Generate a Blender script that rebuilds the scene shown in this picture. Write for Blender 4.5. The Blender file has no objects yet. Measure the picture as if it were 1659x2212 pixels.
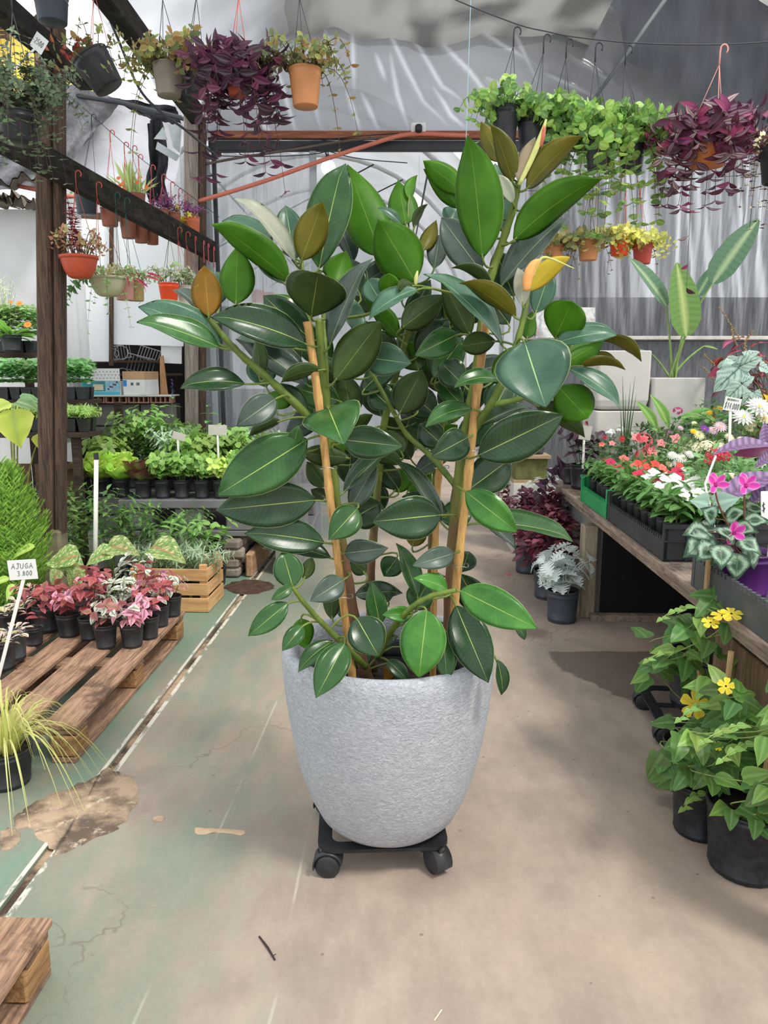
import bpy, math, random
from mathutils import Vector as V, Matrix as M, noise as mnoise
R = random.Random(7)
scene = bpy.context.scene
COL = scene.collection
pi = math.pi
# ------------------------------------------------------------------ camera
IW, IH, FPX, PITCH, CAMH = 1659, 2212, 1660.0, math.radians(10.3), 1.40
cam_d = bpy.data.cameras.new('camera'); cam = bpy.data.objects.new('camera', cam_d); COL.objects.link(cam)
cam.location = (0, 0, CAMH); cam.rotation_euler = (pi/2 - PITCH, 0, 0)
cam_d.sensor_fit = 'VERTICAL'; cam_d.sensor_height = 24.0; cam_d.lens = 24.0*FPX/IH
cam_d.clip_start = 0.05; cam_d.clip_end = 200
scene.camera = cam
# ------------------------------------------------------------------ world: bright overcast sky
w = bpy.data.worlds.new('overcast_sky'); scene.world = w; w.use_nodes = True
bg = w.node_tree.nodes['Background']; bg.inputs[0].default_value = (0.93, 0.965, 1.0, 1); bg.inputs[1].default_value = 1.55
# hazy sun, from behind the camera on the right, softened by thin cloud
sd = bpy.data.lights.new('sun', 'SUN'); sd.energy = 2.4; sd.angle = math.radians(11); sd.color = (1.0, 0.95, 0.88)
so = bpy.data.objects.new('sun', sd); COL.objects.link(so)
so.rotation_euler = V((-0.50, 0.42, -1.0)).to_track_quat('-Z', 'Y').to_euler(); so.location = (3, -3, 8)
vs = scene.view_settings
vs.view_transform = 'Standard'; vs.look = 'None'; vs.exposure = 0.0; vs.gamma = 1.0; vs.use_curve_mapping = False

# ------------------------------------------------------------------ pixel -> place helpers
cp, sp = math.cos(PITCH), math.sin(PITCH)
def ray(px, py):
    a = (px-IW/2)/FPX; b = (IH/2-py)/FPX
    return V((a, cp+b*sp, -sp+b*cp))
def G(px, py, z=0.0):
    d = ray(px, py); t = (z-CAMH)/d.z
    return V((d.x*t, d.y*t, z))
def D(px, py, Y):
    d = ray(px, py); t = Y/d.y
    return V((d.x*t, Y, CAMH+d.z*t))
def mpp(p):                       # metres per pixel at a point
    return (p.y*cp-(p.z-CAMH)*sp)/FPX
AIS = 0.033
def A(x, y, z=0.0): return V((x+AIS*y, y, z))     # aisle-aligned coordinates
AROT = -math.atan(AIS)

# ------------------------------------------------------------------ node / material helpers
class NT:
    def __init__(s, name):
        s.m = bpy.data.materials.new(name); s.m.use_nodes = True
        s.t = s.m.node_tree; s.t.nodes.clear()
        s.out = s.t.nodes.new('ShaderNodeOutputMaterial')
    def n(s, typ, ins=None, **kw):
        nd = s.t.nodes.new('ShaderNode'+typ)
        for k, v in kw.items(): setattr(nd, k, v)
        for k, v in (ins or {}).items(): s.set(nd.inputs[k], v)
        return nd
    def set(s, sock, v):
        if isinstance(v, bpy.types.NodeSocket): s.t.links.new(v, sock)
        elif isinstance(v, bpy.types.Node): s.t.links.new(v.outputs[0], sock)
        else:
            if isinstance(v, (tuple, list)) and len(v) == 3 and sock.type == 'RGBA': v = (*v, 1)
            sock.default_value = v
    def math(s, op, a, b=0.0, c=0.0, clamp=False):
        nd = s.n('Math', {0: a, 1: b, 2: c}, operation=op); nd.use_clamp = clamp; return nd.outputs[0]
    def mix(s, f, a, b, mode='MIX'):
        nd = s.n('Mix', None, data_type='RGBA', blend_type=mode)
        s.set(nd.inputs[0], f); s.set(nd.inputs[6], a); s.set(nd.inputs[7], b); return nd.outputs[2]
    def ramp(s, f, *stops):
        nd = s.n('ValToRGB', {0: f}); cr = nd.color_ramp
        while len(cr.elements) < len(stops): cr.elements.new(0.5)
        for e, (p, c) in zip(cr.elements, stops):
            e.position = p; e.color = (*c, 1) if isinstance(c, (tuple, list)) else (c, c, c, 1)
        return nd.outputs[0]
    def sstep(s, x, lo, hi):
        nd = s.n('MapRange', {0: x, 1: lo, 2: hi, 3: 0.0, 4: 1.0}, interpolation_type='SMOOTHSTEP'); return nd.outputs[0]
    def noise(s, scale, vec=None, detail=3.0, rough=0.55, dist=0.0):
        ins = {'Scale': scale, 'Detail': detail, 'Roughness': rough, 'Distortion': dist}
        if vec is not None: ins['Vector'] = vec
        return s.n('TexNoise', ins).outputs[0]
    def obj(s): return s.n('TexCoord').outputs['Object']
    def mapping(s, vec, scale=(1,1,1), loc=(0,0,0), rot=(0,0,0)):
        return s.n('Mapping', {'Vector': vec, 'Scale': scale, 'Location': loc, 'Rotation': rot}).outputs[0]
    def bump(s, h, strength=0.3, dist=0.01, normal=None):
        ins = {'Strength': strength, 'Distance': dist, 'Height': h}
        if normal is not None: ins['Normal'] = normal
        return s.n('Bump', ins).outputs[0]
    def pbsdf(s, col, rough=0.6, normal=None, spec=0.5, metal=0.0, **kw):
        ins = {'Base Color': col, 'Roughness': rough, 'Specular IOR Level': spec, 'Metallic': metal}
        if normal is not None: ins['Normal'] = normal
        for k, v in kw.items(): ins[k.replace('_', ' ')] = v
        return s.n('BsdfPrincipled', ins).outputs[0]
    def fin(s, sh):
        s.t.links.new(sh, s.out.inputs[0]); return s.m

def srgb(r, g, b):
    f = lambda c: (c/255/12.92) if c <= 10.3 else ((c/255+0.055)/1.055)**2.4
    return (f(r), f(g), f(b))
MC = {}
def plain(name, col, rough=0.6, var=0.15, vscale=8.0, bump=0.0, bscale=40.0, bdist=0.004, spec=0.4, metal=0.0):
    if name in MC: return MC[name]
    t = NT(name); o = t.obj()
    nz = t.noise(vscale, o, 4.0)
    c = t.mix(t.sstep(nz, 0.3, 0.7), tuple(x*(1-var) for x in col), tuple(min(1, x*(1+var)) for x in col))
    nrm = t.bump(t.noise(bscale, o, 3.0), bump, bdist) if bump else None
    MC[name] = t.fin(t.pbsdf(c, rough, nrm, spec, metal)); return MC[name]
def wood(name, c1, c2, axis=1, rough=0.8, stretch=14.0, scale=1.0, bump=0.5, dirt=None):
    if name in MC: return MC[name]
    t = NT(name); o = t.obj()
    sc = [stretch]*3; sc[axis] = 1.2
    g = t.mapping(o, tuple(x*scale for x in sc))
    n1 = t.noise(3.0, g, 6.0, 0.65, 0.6)
    n2 = t.noise(9.0, g, 4.0, 0.6, 0.2)
    f = t.math('ADD', t.math('MULTIPLY', n1, 0.65), t.math('MULTIPLY', n2, 0.35))
    c = t.mix(t.sstep(f, 0.34, 0.66), c1, c2)
    if dirt:
        c = t.mix(t.math('MULTIPLY', t.sstep(t.noise(5.0, o, 6.0, 0.7), 0.52, 0.66), 0.75), c, dirt)
    MC[name] = t.fin(t.pbsdf(c, rough, t.bump(f, bump, 0.004), 0.25)); return MC[name]
def leafmat(name, trans=0.34, rough=0.42, spec=0.45, varv=0.35, gain=1.3, hue=0.476):
    """foliage: colour from the mesh's own 'Col' attribute, small change from leaf to leaf"""
    if name in MC: return MC[name]
    t = NT(name)
    c = t.n('Attribute', None, attribute_name='Col').outputs[0]
    rnd = t.n('ObjectInfo').outputs['Random']
    hs = t.n('HueSaturation', {'Color': c, 'Hue': t.math('MULTIPLY_ADD', rnd, 0.03 if hue < .48 else 0.012, hue), 'Saturation': 0.95,
             'Value': t.math('MULTIPLY_ADD', rnd, varv*gain, (1-varv/2)*gain)}).outputs[0]
    p = t.pbsdf(hs, rough, None, spec)
    tr = t.n('BsdfTranslucent', {'Color': hs}).outputs[0]
    mx = t.n('MixShader', {0: trans, 1: p, 2: tr}).outputs[0]
    MC[name] = t.fin(mx); return MC[name]
def foil(): return leafmat('foliage')
def petal(): return leafmat('petal', 0.35, 0.6, 0.25, 0.2, 1.05, 0.494)

# ------------------------------------------------------------------ mesh builder
class MB:
    def __init__(s): s.v = []; s.f = []; s.mi = []; s.c = []; s.uv = None; s.cur = (1, 1, 1); s.m = 0
    def add(s, vs, fs, col=None, m=None):
        o = len(s.v); s.v.extend([tuple(x) for x in vs]); c = col or s.cur
        s.c.extend([c]*len(vs) if not isinstance(c, list) else c)
        for f in fs: s.f.append(tuple(i+o for i in f)); s.mi.append(s.m if m is None else m)
        return s
    def box(s, c, d, rot=None, bev=0.0, col=None, m=None):
        """box by centre and full size; optional chamfer of the edges"""
        hx, hy, hz = d[0]/2, d[1]/2, d[2]/2; c = V(c)
        if bev <= 0:
            vs = [V((x*hx, y*hy, z*hz)) for x in (-1, 1) for y in (-1, 1) for z in (-1, 1)]
            fs = [(0,1,3,2), (4,6,7,5), (0,4,5,1), (2,3,7,6), (0,2,6,4), (1,5,7,3)]
        else:
            b = min(bev, hx*.9, hy*.9, hz*.9); vs = []; idx = {}
            for sx in (-1, 1):
                for sy in (-1, 1):
                    for sz in (-1, 1):
                        for k in range(3):
                            p = [sx*hx, sy*hy, sz*hz]
                            for q in range(3):
                                if q != k: p[q] -= (sx, sy, sz)[q]*b
                            idx[(sx, sy, sz, k)] = len(vs); vs.append(V(p))
            I = lambda *a: idx[a]
            fs = []
            for k in range(3):
                a, b2 = [q for q in range(3) if q != k]
                for sg in (-1, 1):
                    q4 = []
                    for (u, v2) in ((-1,-1), (1,-1), (1,1), (-1,1)):
                        t = [0, 0, 0]; t[k] = sg; t[a] = u; t[b2] = v2; q4.append(I(*t, k))
                    fs.append(tuple(q4))
            for k in range(3):
                a, b2 = [q for q in range(3) if q != k]
                for u in (-1, 1):
                    for v2 in (-1, 1):
                        t0 = [0,0,0]; t1 = [0,0,0]; t0[k] = -1; t1[k] = 1
                        for t in (t0, t1): t[a] = u; t[b2] = v2
                        fs.append((I(*t0, a), I(*t1, a), I(*t1, b2), I(*t0, b2)))
            for sx in (-1, 1):
                for sy in (-1, 1):
                    for sz in (-1, 1): fs.append((I(sx,sy,sz,0), I(sx,sy,sz,1), I(sx,sy,sz,2)))
        if rot is not None: vs = [rot @ v for v in vs]
        return s.add([v+c for v in vs], fs, col, m)
    def beam(s, a, b, wd, ht, up=(0,0,1), col=None, m=None, bev=0.0):
        """rectangular bar from a to b"""
        a, b = V(a), V(b); y = (b-a); L = y.length; y.normalize(); up = V(up)
        x = y.cross(up).normalized(); z = x.cross(y)
        rot = M((x, y, z)).transposed()
        return s.box((a+b)/2, (wd, L, ht), rot, bev, col, m)
    def tube(s, pts, r, n=6, cap=True, col=None, m=None):
        pts = [V(p) for p in pts]; k = len(pts)
        rs = r if isinstance(r, (list, tuple)) else [r]*k
        vs = []; fs = []; prev = None
        for i in range(k):
            d = (pts[min(i+1, k-1)]-pts[max(i-1, 0)])
            if d.length < 1e-9: d = V((0, 0, 1))
            d.normalize()
            if prev is None:
                u = d.cross(V((0.3, 0.2, 1))) if abs(d.z) < .95 else d.cross(V((1, 0, 0)))
            else: u = prev - d*prev.dot(d)
            if u.length < 1e-6: u = d.orthogonal()
            u.normalize(); prev = u; w2 = d.cross(u)
            for j in range(n):
                a = 2*pi*j/n; vs.append(pts[i]+(u*math.cos(a)+w2*math.sin(a))*rs[i])
        for i in range(k-1):
            for j in range(n):
                fs.append((i*n+j, i*n+(j+1) % n, (i+1)*n+(j+1) % n, (i+1)*n+j))
        if cap: fs.append(tuple(reversed(range(n)))); fs.append(tuple(range((k-1)*n, k*n)))
        c = col
        if isinstance(col, list): c = [cc for cc in col for _ in range(n)]
        return s.add(vs, fs, c, m)
    def lathe(s, prof, n=24, c=(0,0,0), col=None, m=None, capb=True, capt=False, rot=None, sx=1, sy=1):
        c = V(c); vs = []; fs = []
        for (r, z) in prof:
            for j in range(n):
                a = 2*pi*j/n; v = V((r*math.cos(a)*sx, r*math.sin(a)*sy, z))
                vs.append((rot @ v if rot is not None else v)+c)
        for i in range(len(prof)-1):
            for j in range(n): fs.append((i*n+j, i*n+(j+1) % n, (i+1)*n+(j+1) % n, (i+1)*n+j))
        if capb: fs.append(tuple(reversed(range(n))))
        if capt: fs.append(tuple(range((len(prof)-1)*n, len(prof)*n)))
        return s.add(vs, fs, col, m)
    def mesh(s, name, mats, smooth=False, col=True):
        me = bpy.data.meshes.new(name); me.from_pydata(s.v, [], s.f)
        for m in (mats if isinstance(mats, (list, tuple)) else [mats]): me.materials.append(m)
        if any(s.mi): me.polygons.foreach_set('material_index', s.mi)
        if smooth: me.polygons.foreach_set('use_smooth', [True]*len(s.f))
        if col and any(c != (1, 1, 1) for c in s.c):
            at = me.color_attributes.new('Col', 'FLOAT_COLOR', 'POINT')
            at.data.foreach_set('color', [q for c in s.c for q in (c[0], c[1], c[2], 1.0)])
        me.update(); return me
    def build(s, name, mats, parent=None, smooth=False, loc=None):
        return link(name, s.mesh(name, mats, smooth), parent, loc)

def link(name, data, parent=None, loc=None, kind=None):
    o = bpy.data.objects.new(name, data); COL.objects.link(o)
    if parent is not None: o.parent = parent
    if loc is not None: o.location = loc
    if kind: o['kind'] = kind
    return o
def tag(o, label=None, cat=None, group=None, kind=None):
    if label: o['label'] = label
    if cat: o['category'] = cat
    if group: o['group'] = group
    if kind: o['kind'] = kind
    return o
def thing(name, loc, label, cat, group=None, rz=0.0):
    o = bpy.data.objects.new(name, None); COL.objects.link(o); o.empty_display_size = 0.05
    o.location = loc; o.rotation_euler = (0, 0, rz)
    return tag(o, label, cat, group)
def struct(o): o['kind'] = 'structure'; return o
def frame(a, n):
    """rotation with x along a, z along n"""
    a = V(a).normalized(); n = V(n); n = n-a*n.dot(a)
    if n.length < 1e-5: n = a.orthogonal()
    n.normalize(); return M((a, n.cross(a), n)).transposed()
def bez(a, b, c, n=8):
    a, b, c = V(a), V(b), V(c)
    return [a*(1-t)**2+b*2*t*(1-t)+c*t*t for t in [i/(n-1) for i in range(n)]]
def smoothline(pts, sub=5):
    pts = [V(p) for p in pts]; out = []
    for i in range(len(pts)-1):
        p0, p1, p2, p3 = pts[max(i-1, 0)], pts[i], pts[i+1], pts[min(i+2, len(pts)-1)]
        for k in range(sub):
            t = k/sub
            out.append(0.5*((2*p1)+(p2-p0)*t+(2*p0-5*p1+4*p2-p3)*t*t+(3*p1-p0-3*p2+p3)*t**3))
    return out+[pts[-1]]

# ------------------------------------------------------------------ small-leaf meshes (unit length along +x, top +z)
PROF = {
 'ovate': [(0,.06),(.12,.6),(.3,1),(.55,.86),(.8,.45),(1,0)],
 'lance': [(0,.08),(.15,.55),(.4,1),(.65,.8),(.85,.4),(1,0)],
 'round': [(0,.15),(.1,.62),(.3,.97),(.55,1),(.8,.75),(.94,.4),(1,.05)],
 'heart': [(0,.35),(.04,.78),(.2,1),(.45,.85),(.72,.45),(1,0)],
 'strap': [(0,.5),(.1,.8),(.4,1),(.7,.85),(.9,.45),(1,0)],
 'spoon': [(0,.1),(.25,.25),(.5,.7),(.72,1),(.9,.75),(1,.2)],
}
def pw(prof, u):
    for i in range(len(prof)-1):
        if u <= prof[i+1][0]:
            a, b = prof[i], prof[i+1]; t = (u-a[0])/(b[0]-a[0]); return a[1]+(b[1]-a[1])*t
    return prof[-1][1]
LC = {}
def leaf(key, prof='ovate', wd=0.5, colf=None, nl=6, nw=2, droop=0.15, fold=0.12, lobes=None, mat=None, wave=0.0, petiole=0.0):
    """cached leaf mesh. wd = full width / length. colf(u, v) -> colour, v in -1..1; nw = quads per half"""
    if key in LC: return LC[key]
    pr = PROF[prof] if isinstance(prof, str) else prof
    mb = MB(); vs = []; cs = []; fs = []; N = 2*nw+1
    for i in range(nl+1):
        u = i/nl
        hw = pw(pr, u)*wd/2
        for j in range(N):
            v = (j-nw)/nw
            vv = v
            if lobes and abs(v) > .5: vv = v*(1+lobes*math.sin(i*pi*1.0+.5)*1.0)
            z = -droop*u*u*1.0+fold*abs(v)*hw*2+wave*math.sin(u*14+v*2)*abs(v)
            vs.append(V((u*(1-.25*droop*u), vv*hw, z))); cs.append(colf(u, v) if colf else (.1, .3, .05))
    for i in range(nl):
        for j in range(N-1): fs.append((i*N+j, (i+1)*N+j, (i+1)*N+j+1, i*N+j+1))
    mb.add(vs, fs, cs)
    if petiole: mb.tube([(-petiole, 0, -petiole*.5), (0.02, 0, 0)], .012, 3, False, cs[nw])
    LC[key] = mb.mesh(key, mat or foil(), True); return LC[key]
def addleaf(mb, me, pos, a, n, s, tint=1.0):
    """append a cached leaf mesh to a builder"""
    r = frame(a, n); at = me.color_attributes['Col'].data
    vs = [r @ (vv.co*s)+V(pos) for vv in me.vertices]
    mb.add(vs, [tuple(p.vertices) for p in me.polygons], [tuple(min(1, q*tint) for q in c.color[:3]) for c in at])
def leafobj(me, parent, pos, a, n, s, name='leaf'):
    o = bpy.data.objects.new(name, me); COL.objects.link(o); o.parent = parent
    r = frame(a, n).to_4x4(); r.translation = V(pos)
    o.matrix_local = r @ M.Scale(s, 4); return o
def rdir(el0, el1, az=None):
    az = R.uniform(0, 2*pi) if az is None else az; el = math.radians(R.uniform(el0, el1))
    return V((math.cos(az)*math.cos(el), math.sin(az)*math.cos(el), math.sin(el)))
def lerp(a, b, t): return tuple(x+(y-x)*t for x, y in zip(a, b))
def tone(c, k): return tuple(min(1, x*k) for x in c)
# ================================================================== STRUCTURE
BW = 6.6                                   # back wall depth
GX = -1.066                                # drain groove (aisle coordinates)
def grid(mb, P, nu, nv, col=None):
    vs = []; cs = []
    for j in range(nv+1):
        for i in range(nu+1):
            vs.append(P(i/nu, j/nv)); cs.append(col(i/nu, j/nv) if col else (.98, .98, .98))
    fs = [(j*(nu+1)+i, j*(nu+1)+i+1, (j+1)*(nu+1)+i+1, (j+1)*(nu+1)+i) for j in range(nv) for i in range(nu)]
    return mb.add(vs, fs, cs)
def floor_material():
    t = NT('worn_painted_concrete'); o = t.obj()
    sep = t.n('SeparateXYZ', {0: o}); X, Y = sep.outputs[0], sep.outputs[1]
    xa = t.math('SUBTRACT', X, t.math('MULTIPLY', Y, AIS))
    st = t.mapping(o, (1, 0.45, 1))
    n1 = t.noise(1.3, st, 6.0, 0.6, 0.4); n2 = t.noise(5.5, st, 6.0, 0.65); n3 = t.noise(60.0, o, 5.0, 0.7)
    n4 = t.noise(1.1, t.mapping(o, (1, 1, 1), (7, 3, 0)), 4.0)
    base = t.mix(t.sstep(n2, 0.3, 0.72), srgb(146, 132, 120), srgb(178, 161, 145))
    base = t.mix(t.math('MULTIPLY', t.sstep(n4, 0.42, 0.7), 0.6), base, srgb(188, 162, 141))
    base = t.mix(t.math('MULTIPLY', t.sstep(t.noise(3.0, t.mapping(o, (1, 1, 1), (1, 9, 0)), 5.0), 0.5, 0.68), 0.45), base, srgb(126, 116, 108))
    # worn green paint, thickest beside the groove, thinning towards the aisle
    near = t.math('SUBTRACT', 1.0, t.sstep(t.math('ABSOLUTE', t.math('SUBTRACT', xa, -1.0)), 0.15, 1.35))
    gm = t.math('ADD', t.math('MULTIPLY', near, 0.24), t.math('ADD', t.math('MULTIPLY', n1, 0.80), t.math('MULTIPLY', n2, 0.42)))
    gmask = t.math('MULTIPLY', t.sstep(gm, 0.70, 0.90), 0.85)
    base = t.mix(gmask, base, t.mix(n2, srgb(84, 116, 98), srgb(122, 140, 122)))
    leftside = t.math('SUBTRACT', 1.0, t.sstep(xa, -1.14, -1.05))
    base = t.mix(t.math('MULTIPLY', leftside, t.math('MULTIPLY', t.sstep(n2, 0.30, 0.62), 0.8)), base, srgb(96, 140, 118))
    # white lines painted on both sides of the groove
    for off, hw in ((0.024, 0.009), (-0.023, 0.007)):
        d = t.math('ABSOLUTE', t.math('SUBTRACT', xa, GX+off))
        k = t.math('MULTIPLY', t.math('SUBTRACT', 1.0, t.sstep(d, hw*0.8, hw*1.15)), t.sstep(t.noise(9.0, t.mapping(o, (2, 1, 1)), 5.0, 0.7), 0.40, 0.50))
        base = t.mix(k, base, srgb(222, 218, 202))
    # chalky drag streaks along the aisle
    for x0, tilt in ((-0.62, 0.05), (-0.36, 0.075), (-0.28, 0.02)):
        d = t.math('ABSOLUTE', t.math('SUBTRACT', t.math('SUBTRACT', X, t.math('MULTIPLY', Y, tilt)), x0))
        k = t.math('MULTIPLY', t.math('SUBTRACT', 1.0, t.sstep(d, 0.001, 0.006)), t.math('MULTIPLY', t.sstep(t.noise(2.2, t.mapping(o, (1, 1, 1), (x0*9, 0, 0)), 3.0), 0.47, 0.62), 0.45))
        base = t.mix(k, base, srgb(214, 208, 194))
    # water stain by the right-hand bench and small spills
    dn = t.math('MULTIPLY', t.math('SUBTRACT', t.noise(7.0, o, 5.0, 0.6), 0.5), 0.16)
    s1 = t.sstep(t.math('ADD', t.math('ADD', t.math('MULTIPLY', X, 0.84), t.math('MULTIPLY', Y, 0.54)), dn), 2.58, 2.60)
    s2 = t.math('SUBTRACT', 1.0, t.sstep(t.math('ADD', Y, t.math('MULTIPLY', dn, 0.5)), 3.72, 3.74))
    s3 = t.sstep(t.math('ADD', X, t.math('MULTIPLY', dn, 0.6)), 0.83, 0.85)
    wet = t.math('MULTIPLY', t.math('MULTIPLY', s1, s2), s3)
    for (cx, cy, r) in ((1.0, 2.45, 0.09), (0.97, 2.33, 0.07), (0.83, 4.0, 0.10), (1.08, 2.62, 0.05), (-0.18, 2.0, 0.0)):
        if r:
            d = t.math('SQRT', t.math('ADD', t.math('POWER', t.math('SUBTRACT', X, cx), 2.0), t.math('POWER', t.math('SUBTRACT', Y, cy), 2.0)))
            wet = t.math('MAXIMUM', wet, t.math('MULTIPLY', t.math('SUBTRACT', 1.0, t.sstep(t.math('ADD', d, dn), r*.5, r)), 0.7))
    base = t.mix(t.math('MULTIPLY', wet, 0.80), base, srgb(74, 60, 54))
    # specks and hairline cracks
    vor = t.n('TexVoronoi', {'Scale': 9.0, 'Vector': o}, feature='F1').outputs[0]
    base = t.mix(t.math('MULTIPLY', t.math('SUBTRACT', 1.0, t.sstep(vor, 0.035, 0.06)), 0.6), base, srgb(80, 66, 56))
    vc = t.n('TexVoronoi', {'Scale': 0.55, 'Vector': t.n('VectorMath', {0: o, 1: t.n('TexNoise', {'Scale': 3.0, 'Detail': 4.0, 'Vector': o}).outputs['Color']}, operation='ADD').outputs[0]}, feature='DISTANCE_TO_EDGE').outputs[0]
    crack = t.math('MULTIPLY', t.math('SUBTRACT', 1.0, t.sstep(vc, 0.0008, 0.004)), t.math('MULTIPLY', t.sstep(n4, 0.5, 0.6), 0.55))
    base = t.mix(crack, base, srgb(90, 76, 66))
    base = t.mix(0.22, base, t.mix(n3, srgb(96, 86, 78), srgb(196, 180, 164)))
    ro = t.math('SUBTRACT', 0.62, t.math('MULTIPLY', wet, 0.12))
    h = t.math('ADD', t.math('MULTIPLY', n3, 0.5), t.math('MULTIPLY', n2, 0.5))
    return t.fin(t.pbsdf(base, ro, t.bump(h, 0.22, 0.004), 0.35))
FLM = floor_material()
mb = MB()
def slab(x0, x1, y0, y1):
    p = [A(x0, y0), A(x1, y0), A(x1, y1), A(x0, y1)]
    q = [v-V((0, 0, .06)) for v in p]
    mb.add(p+q, [(0,1,2,3), (0,4,5,1), (1,5,6,2), (2,6,7,3), (3,7,4,0)])
slab(-7, GX-0.014, -1.5, 15); slab(GX+0.014, 6, -1.5, 15)
floor = struct(mb.build('floor', FLM))
t = NT('groove_dirt'); o = t.obj()
dirt = t.fin(t.pbsdf(t.mix(t.sstep(t.noise(4.0, o, 6.0, .7), .40, .60), srgb(74, 58, 48), srgb(176, 150, 122)), .95, t.bump(t.noise(50.0, o, 4.0), .6, .006)))
mb = MB(); p = [A(GX-.016, -1.5, -.011), A(GX+.016, -1.5, -.011), A(GX+.016, 15, -.011), A(GX-.016, 15, -.011)]
mb.add(p, [(0, 1, 2, 3)]); mb.build('groove', dirt, floor)
def patch(name, px, mat, h=0.004, z=0.0, jit=.012, sub=4):
    mb = MB(); pts = smoothline([G(x, y) for x, y in px]+[G(*px[0])], sub)[:-1]
    c = sum(pts, V())/len(pts); n = len(pts); vs = []; rr = random.Random(3)
    ring = [p+V((rr.uniform(-jit, jit), rr.uniform(-jit, jit), 0)) for p in pts]
    for k, f in enumerate((1.0, .97, .75, .4)):
        for p in ring:
            q = c+(p-c)*f; q.z = z+(0.0003, h, h+.001, h+.0015)[k]; vs.append(q)
    fs = [(k*n+i, k*n+(i+1) % n, (k+1)*n+(i+1) % n, (k+1)*n+i) for k in range(3) for i in range(n)]
    vs.append(c+V((0, 0, z+h+.002))); fs += [(3*n+i, 3*n+(i+1) % n, 4*n) for i in range(n)]
    mb.add(vs, fs); return mb.build(name, mat, floor, True)
t = NT('repair_concrete'); o = t.obj()
c = t.mix(t.sstep(t.noise(5.0, o, 6.0, .65), .38, .6), srgb(98, 84, 72), srgb(178, 154, 128))
c = t.mix(t.math('MULTIPLY', t.sstep(t.noise(16.0, o, 5.0, .7), .56, .66), .6), c, srgb(214, 196, 168))
PATCHM = t.fin(t.pbsdf(c, .8, t.bump(t.noise(30.0, o, 5.0, .7), .5, .006), .3))
patch('repair_patch', [(236, 1658), (270, 1672), (292, 1690), (298, 1718), (284, 1752), (250, 1790), (206, 1812), (165, 1828), (120, 1846), (104, 1822), (62, 1796), (34, 1782), (42, 1756), (90, 1724), (150, 1702), (196, 1682)], PATCHM)
patch('soil_spill', [(500, 1258), (540, 1252), (580, 1258), (592, 1268), (575, 1278), (535, 1284), (498, 1280), (480, 1268)], plain('spilled_soil', srgb(84, 62, 50), .95, .35, 20, .7, 90), .003)
patch('paint_chip', [(2, 1796), (22, 1788), (42, 1800), (40, 1820), (14, 1838), (0, 1830)], PATCHM, .002, jit=.004)
patch('paint_chip', [(330, 1766), (345, 1762), (356, 1766), (350, 1774), (334, 1776)], PATCHM, .002, jit=.002)
patch('paint_chip', [(422, 1788), (470, 1790), (525, 1794), (520, 1804), (470, 1800), (425, 1802)], plain('bare_cement', srgb(198, 170, 140), .85, .1, 20), .0015, jit=.003)

# ---- plastic film
def film_mat(name, base, trans=0.2, tlu=0.3, rough=0.22, bsc=6.0, bst=0.25, stretch=(1, 1, 1)):
    if name in MC: return MC[name]
    t = NT(name); o = t.obj()
    at = t.n('Attribute', None, attribute_name='Col').outputs[0]
    n = t.noise(2.0, t.mapping(o, stretch), 5.0, .6)
    c = t.mix(t.math('MULTIPLY', n, .35), t.mix(1.0, at, base, 'MULTIPLY'), tuple(x*.6 for x in base))
    nb = t.bump(t.noise(bsc, t.mapping(o, stretch), 5.0, .6, 1.0), bst, .05)
    p = t.pbsdf(c, rough, nb, .5)
    m1 = t.n('MixShader', {0: tlu, 1: p, 2: t.n('BsdfTranslucent', {'Color': c}).outputs[0]}).outputs[0]
    m2 = t.n('MixShader', {0: trans, 1: m1, 2: t.n('BsdfTransparent', {'Color': at}).outputs[0]}).outputs[0]
    MC[name] = t.fin(m2); return MC[name]
def dseg(p, a, b):
    ab = b-a; tt = max(0, min(1, (p-a).dot(ab)/max(ab.length_squared, 1e-9))); return (p-(a+ab*tt)).length, tt
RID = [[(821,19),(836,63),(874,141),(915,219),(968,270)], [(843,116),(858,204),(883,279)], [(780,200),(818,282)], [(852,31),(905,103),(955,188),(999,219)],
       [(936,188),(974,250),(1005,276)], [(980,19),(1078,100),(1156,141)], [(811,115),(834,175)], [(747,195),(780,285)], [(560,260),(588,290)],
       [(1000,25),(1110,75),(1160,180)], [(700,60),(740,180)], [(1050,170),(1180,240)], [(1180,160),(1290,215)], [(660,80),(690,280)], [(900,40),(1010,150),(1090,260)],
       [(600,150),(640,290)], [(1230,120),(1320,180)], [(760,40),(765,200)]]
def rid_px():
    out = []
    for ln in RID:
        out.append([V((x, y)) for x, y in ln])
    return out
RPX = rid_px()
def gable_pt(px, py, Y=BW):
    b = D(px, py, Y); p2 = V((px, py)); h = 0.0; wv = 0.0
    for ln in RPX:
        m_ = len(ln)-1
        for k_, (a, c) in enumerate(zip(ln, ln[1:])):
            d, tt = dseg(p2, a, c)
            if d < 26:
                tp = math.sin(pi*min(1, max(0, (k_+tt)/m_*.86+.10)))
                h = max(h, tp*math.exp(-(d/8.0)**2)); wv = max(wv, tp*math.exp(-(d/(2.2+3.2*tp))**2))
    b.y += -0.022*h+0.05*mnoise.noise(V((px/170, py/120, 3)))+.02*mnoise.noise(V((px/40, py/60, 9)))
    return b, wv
mb = MB(); cs = []
X0, X1, Y0, Y1, nu, nv = 434, 1720, -40, 304, 330, 90
vs = []
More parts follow.
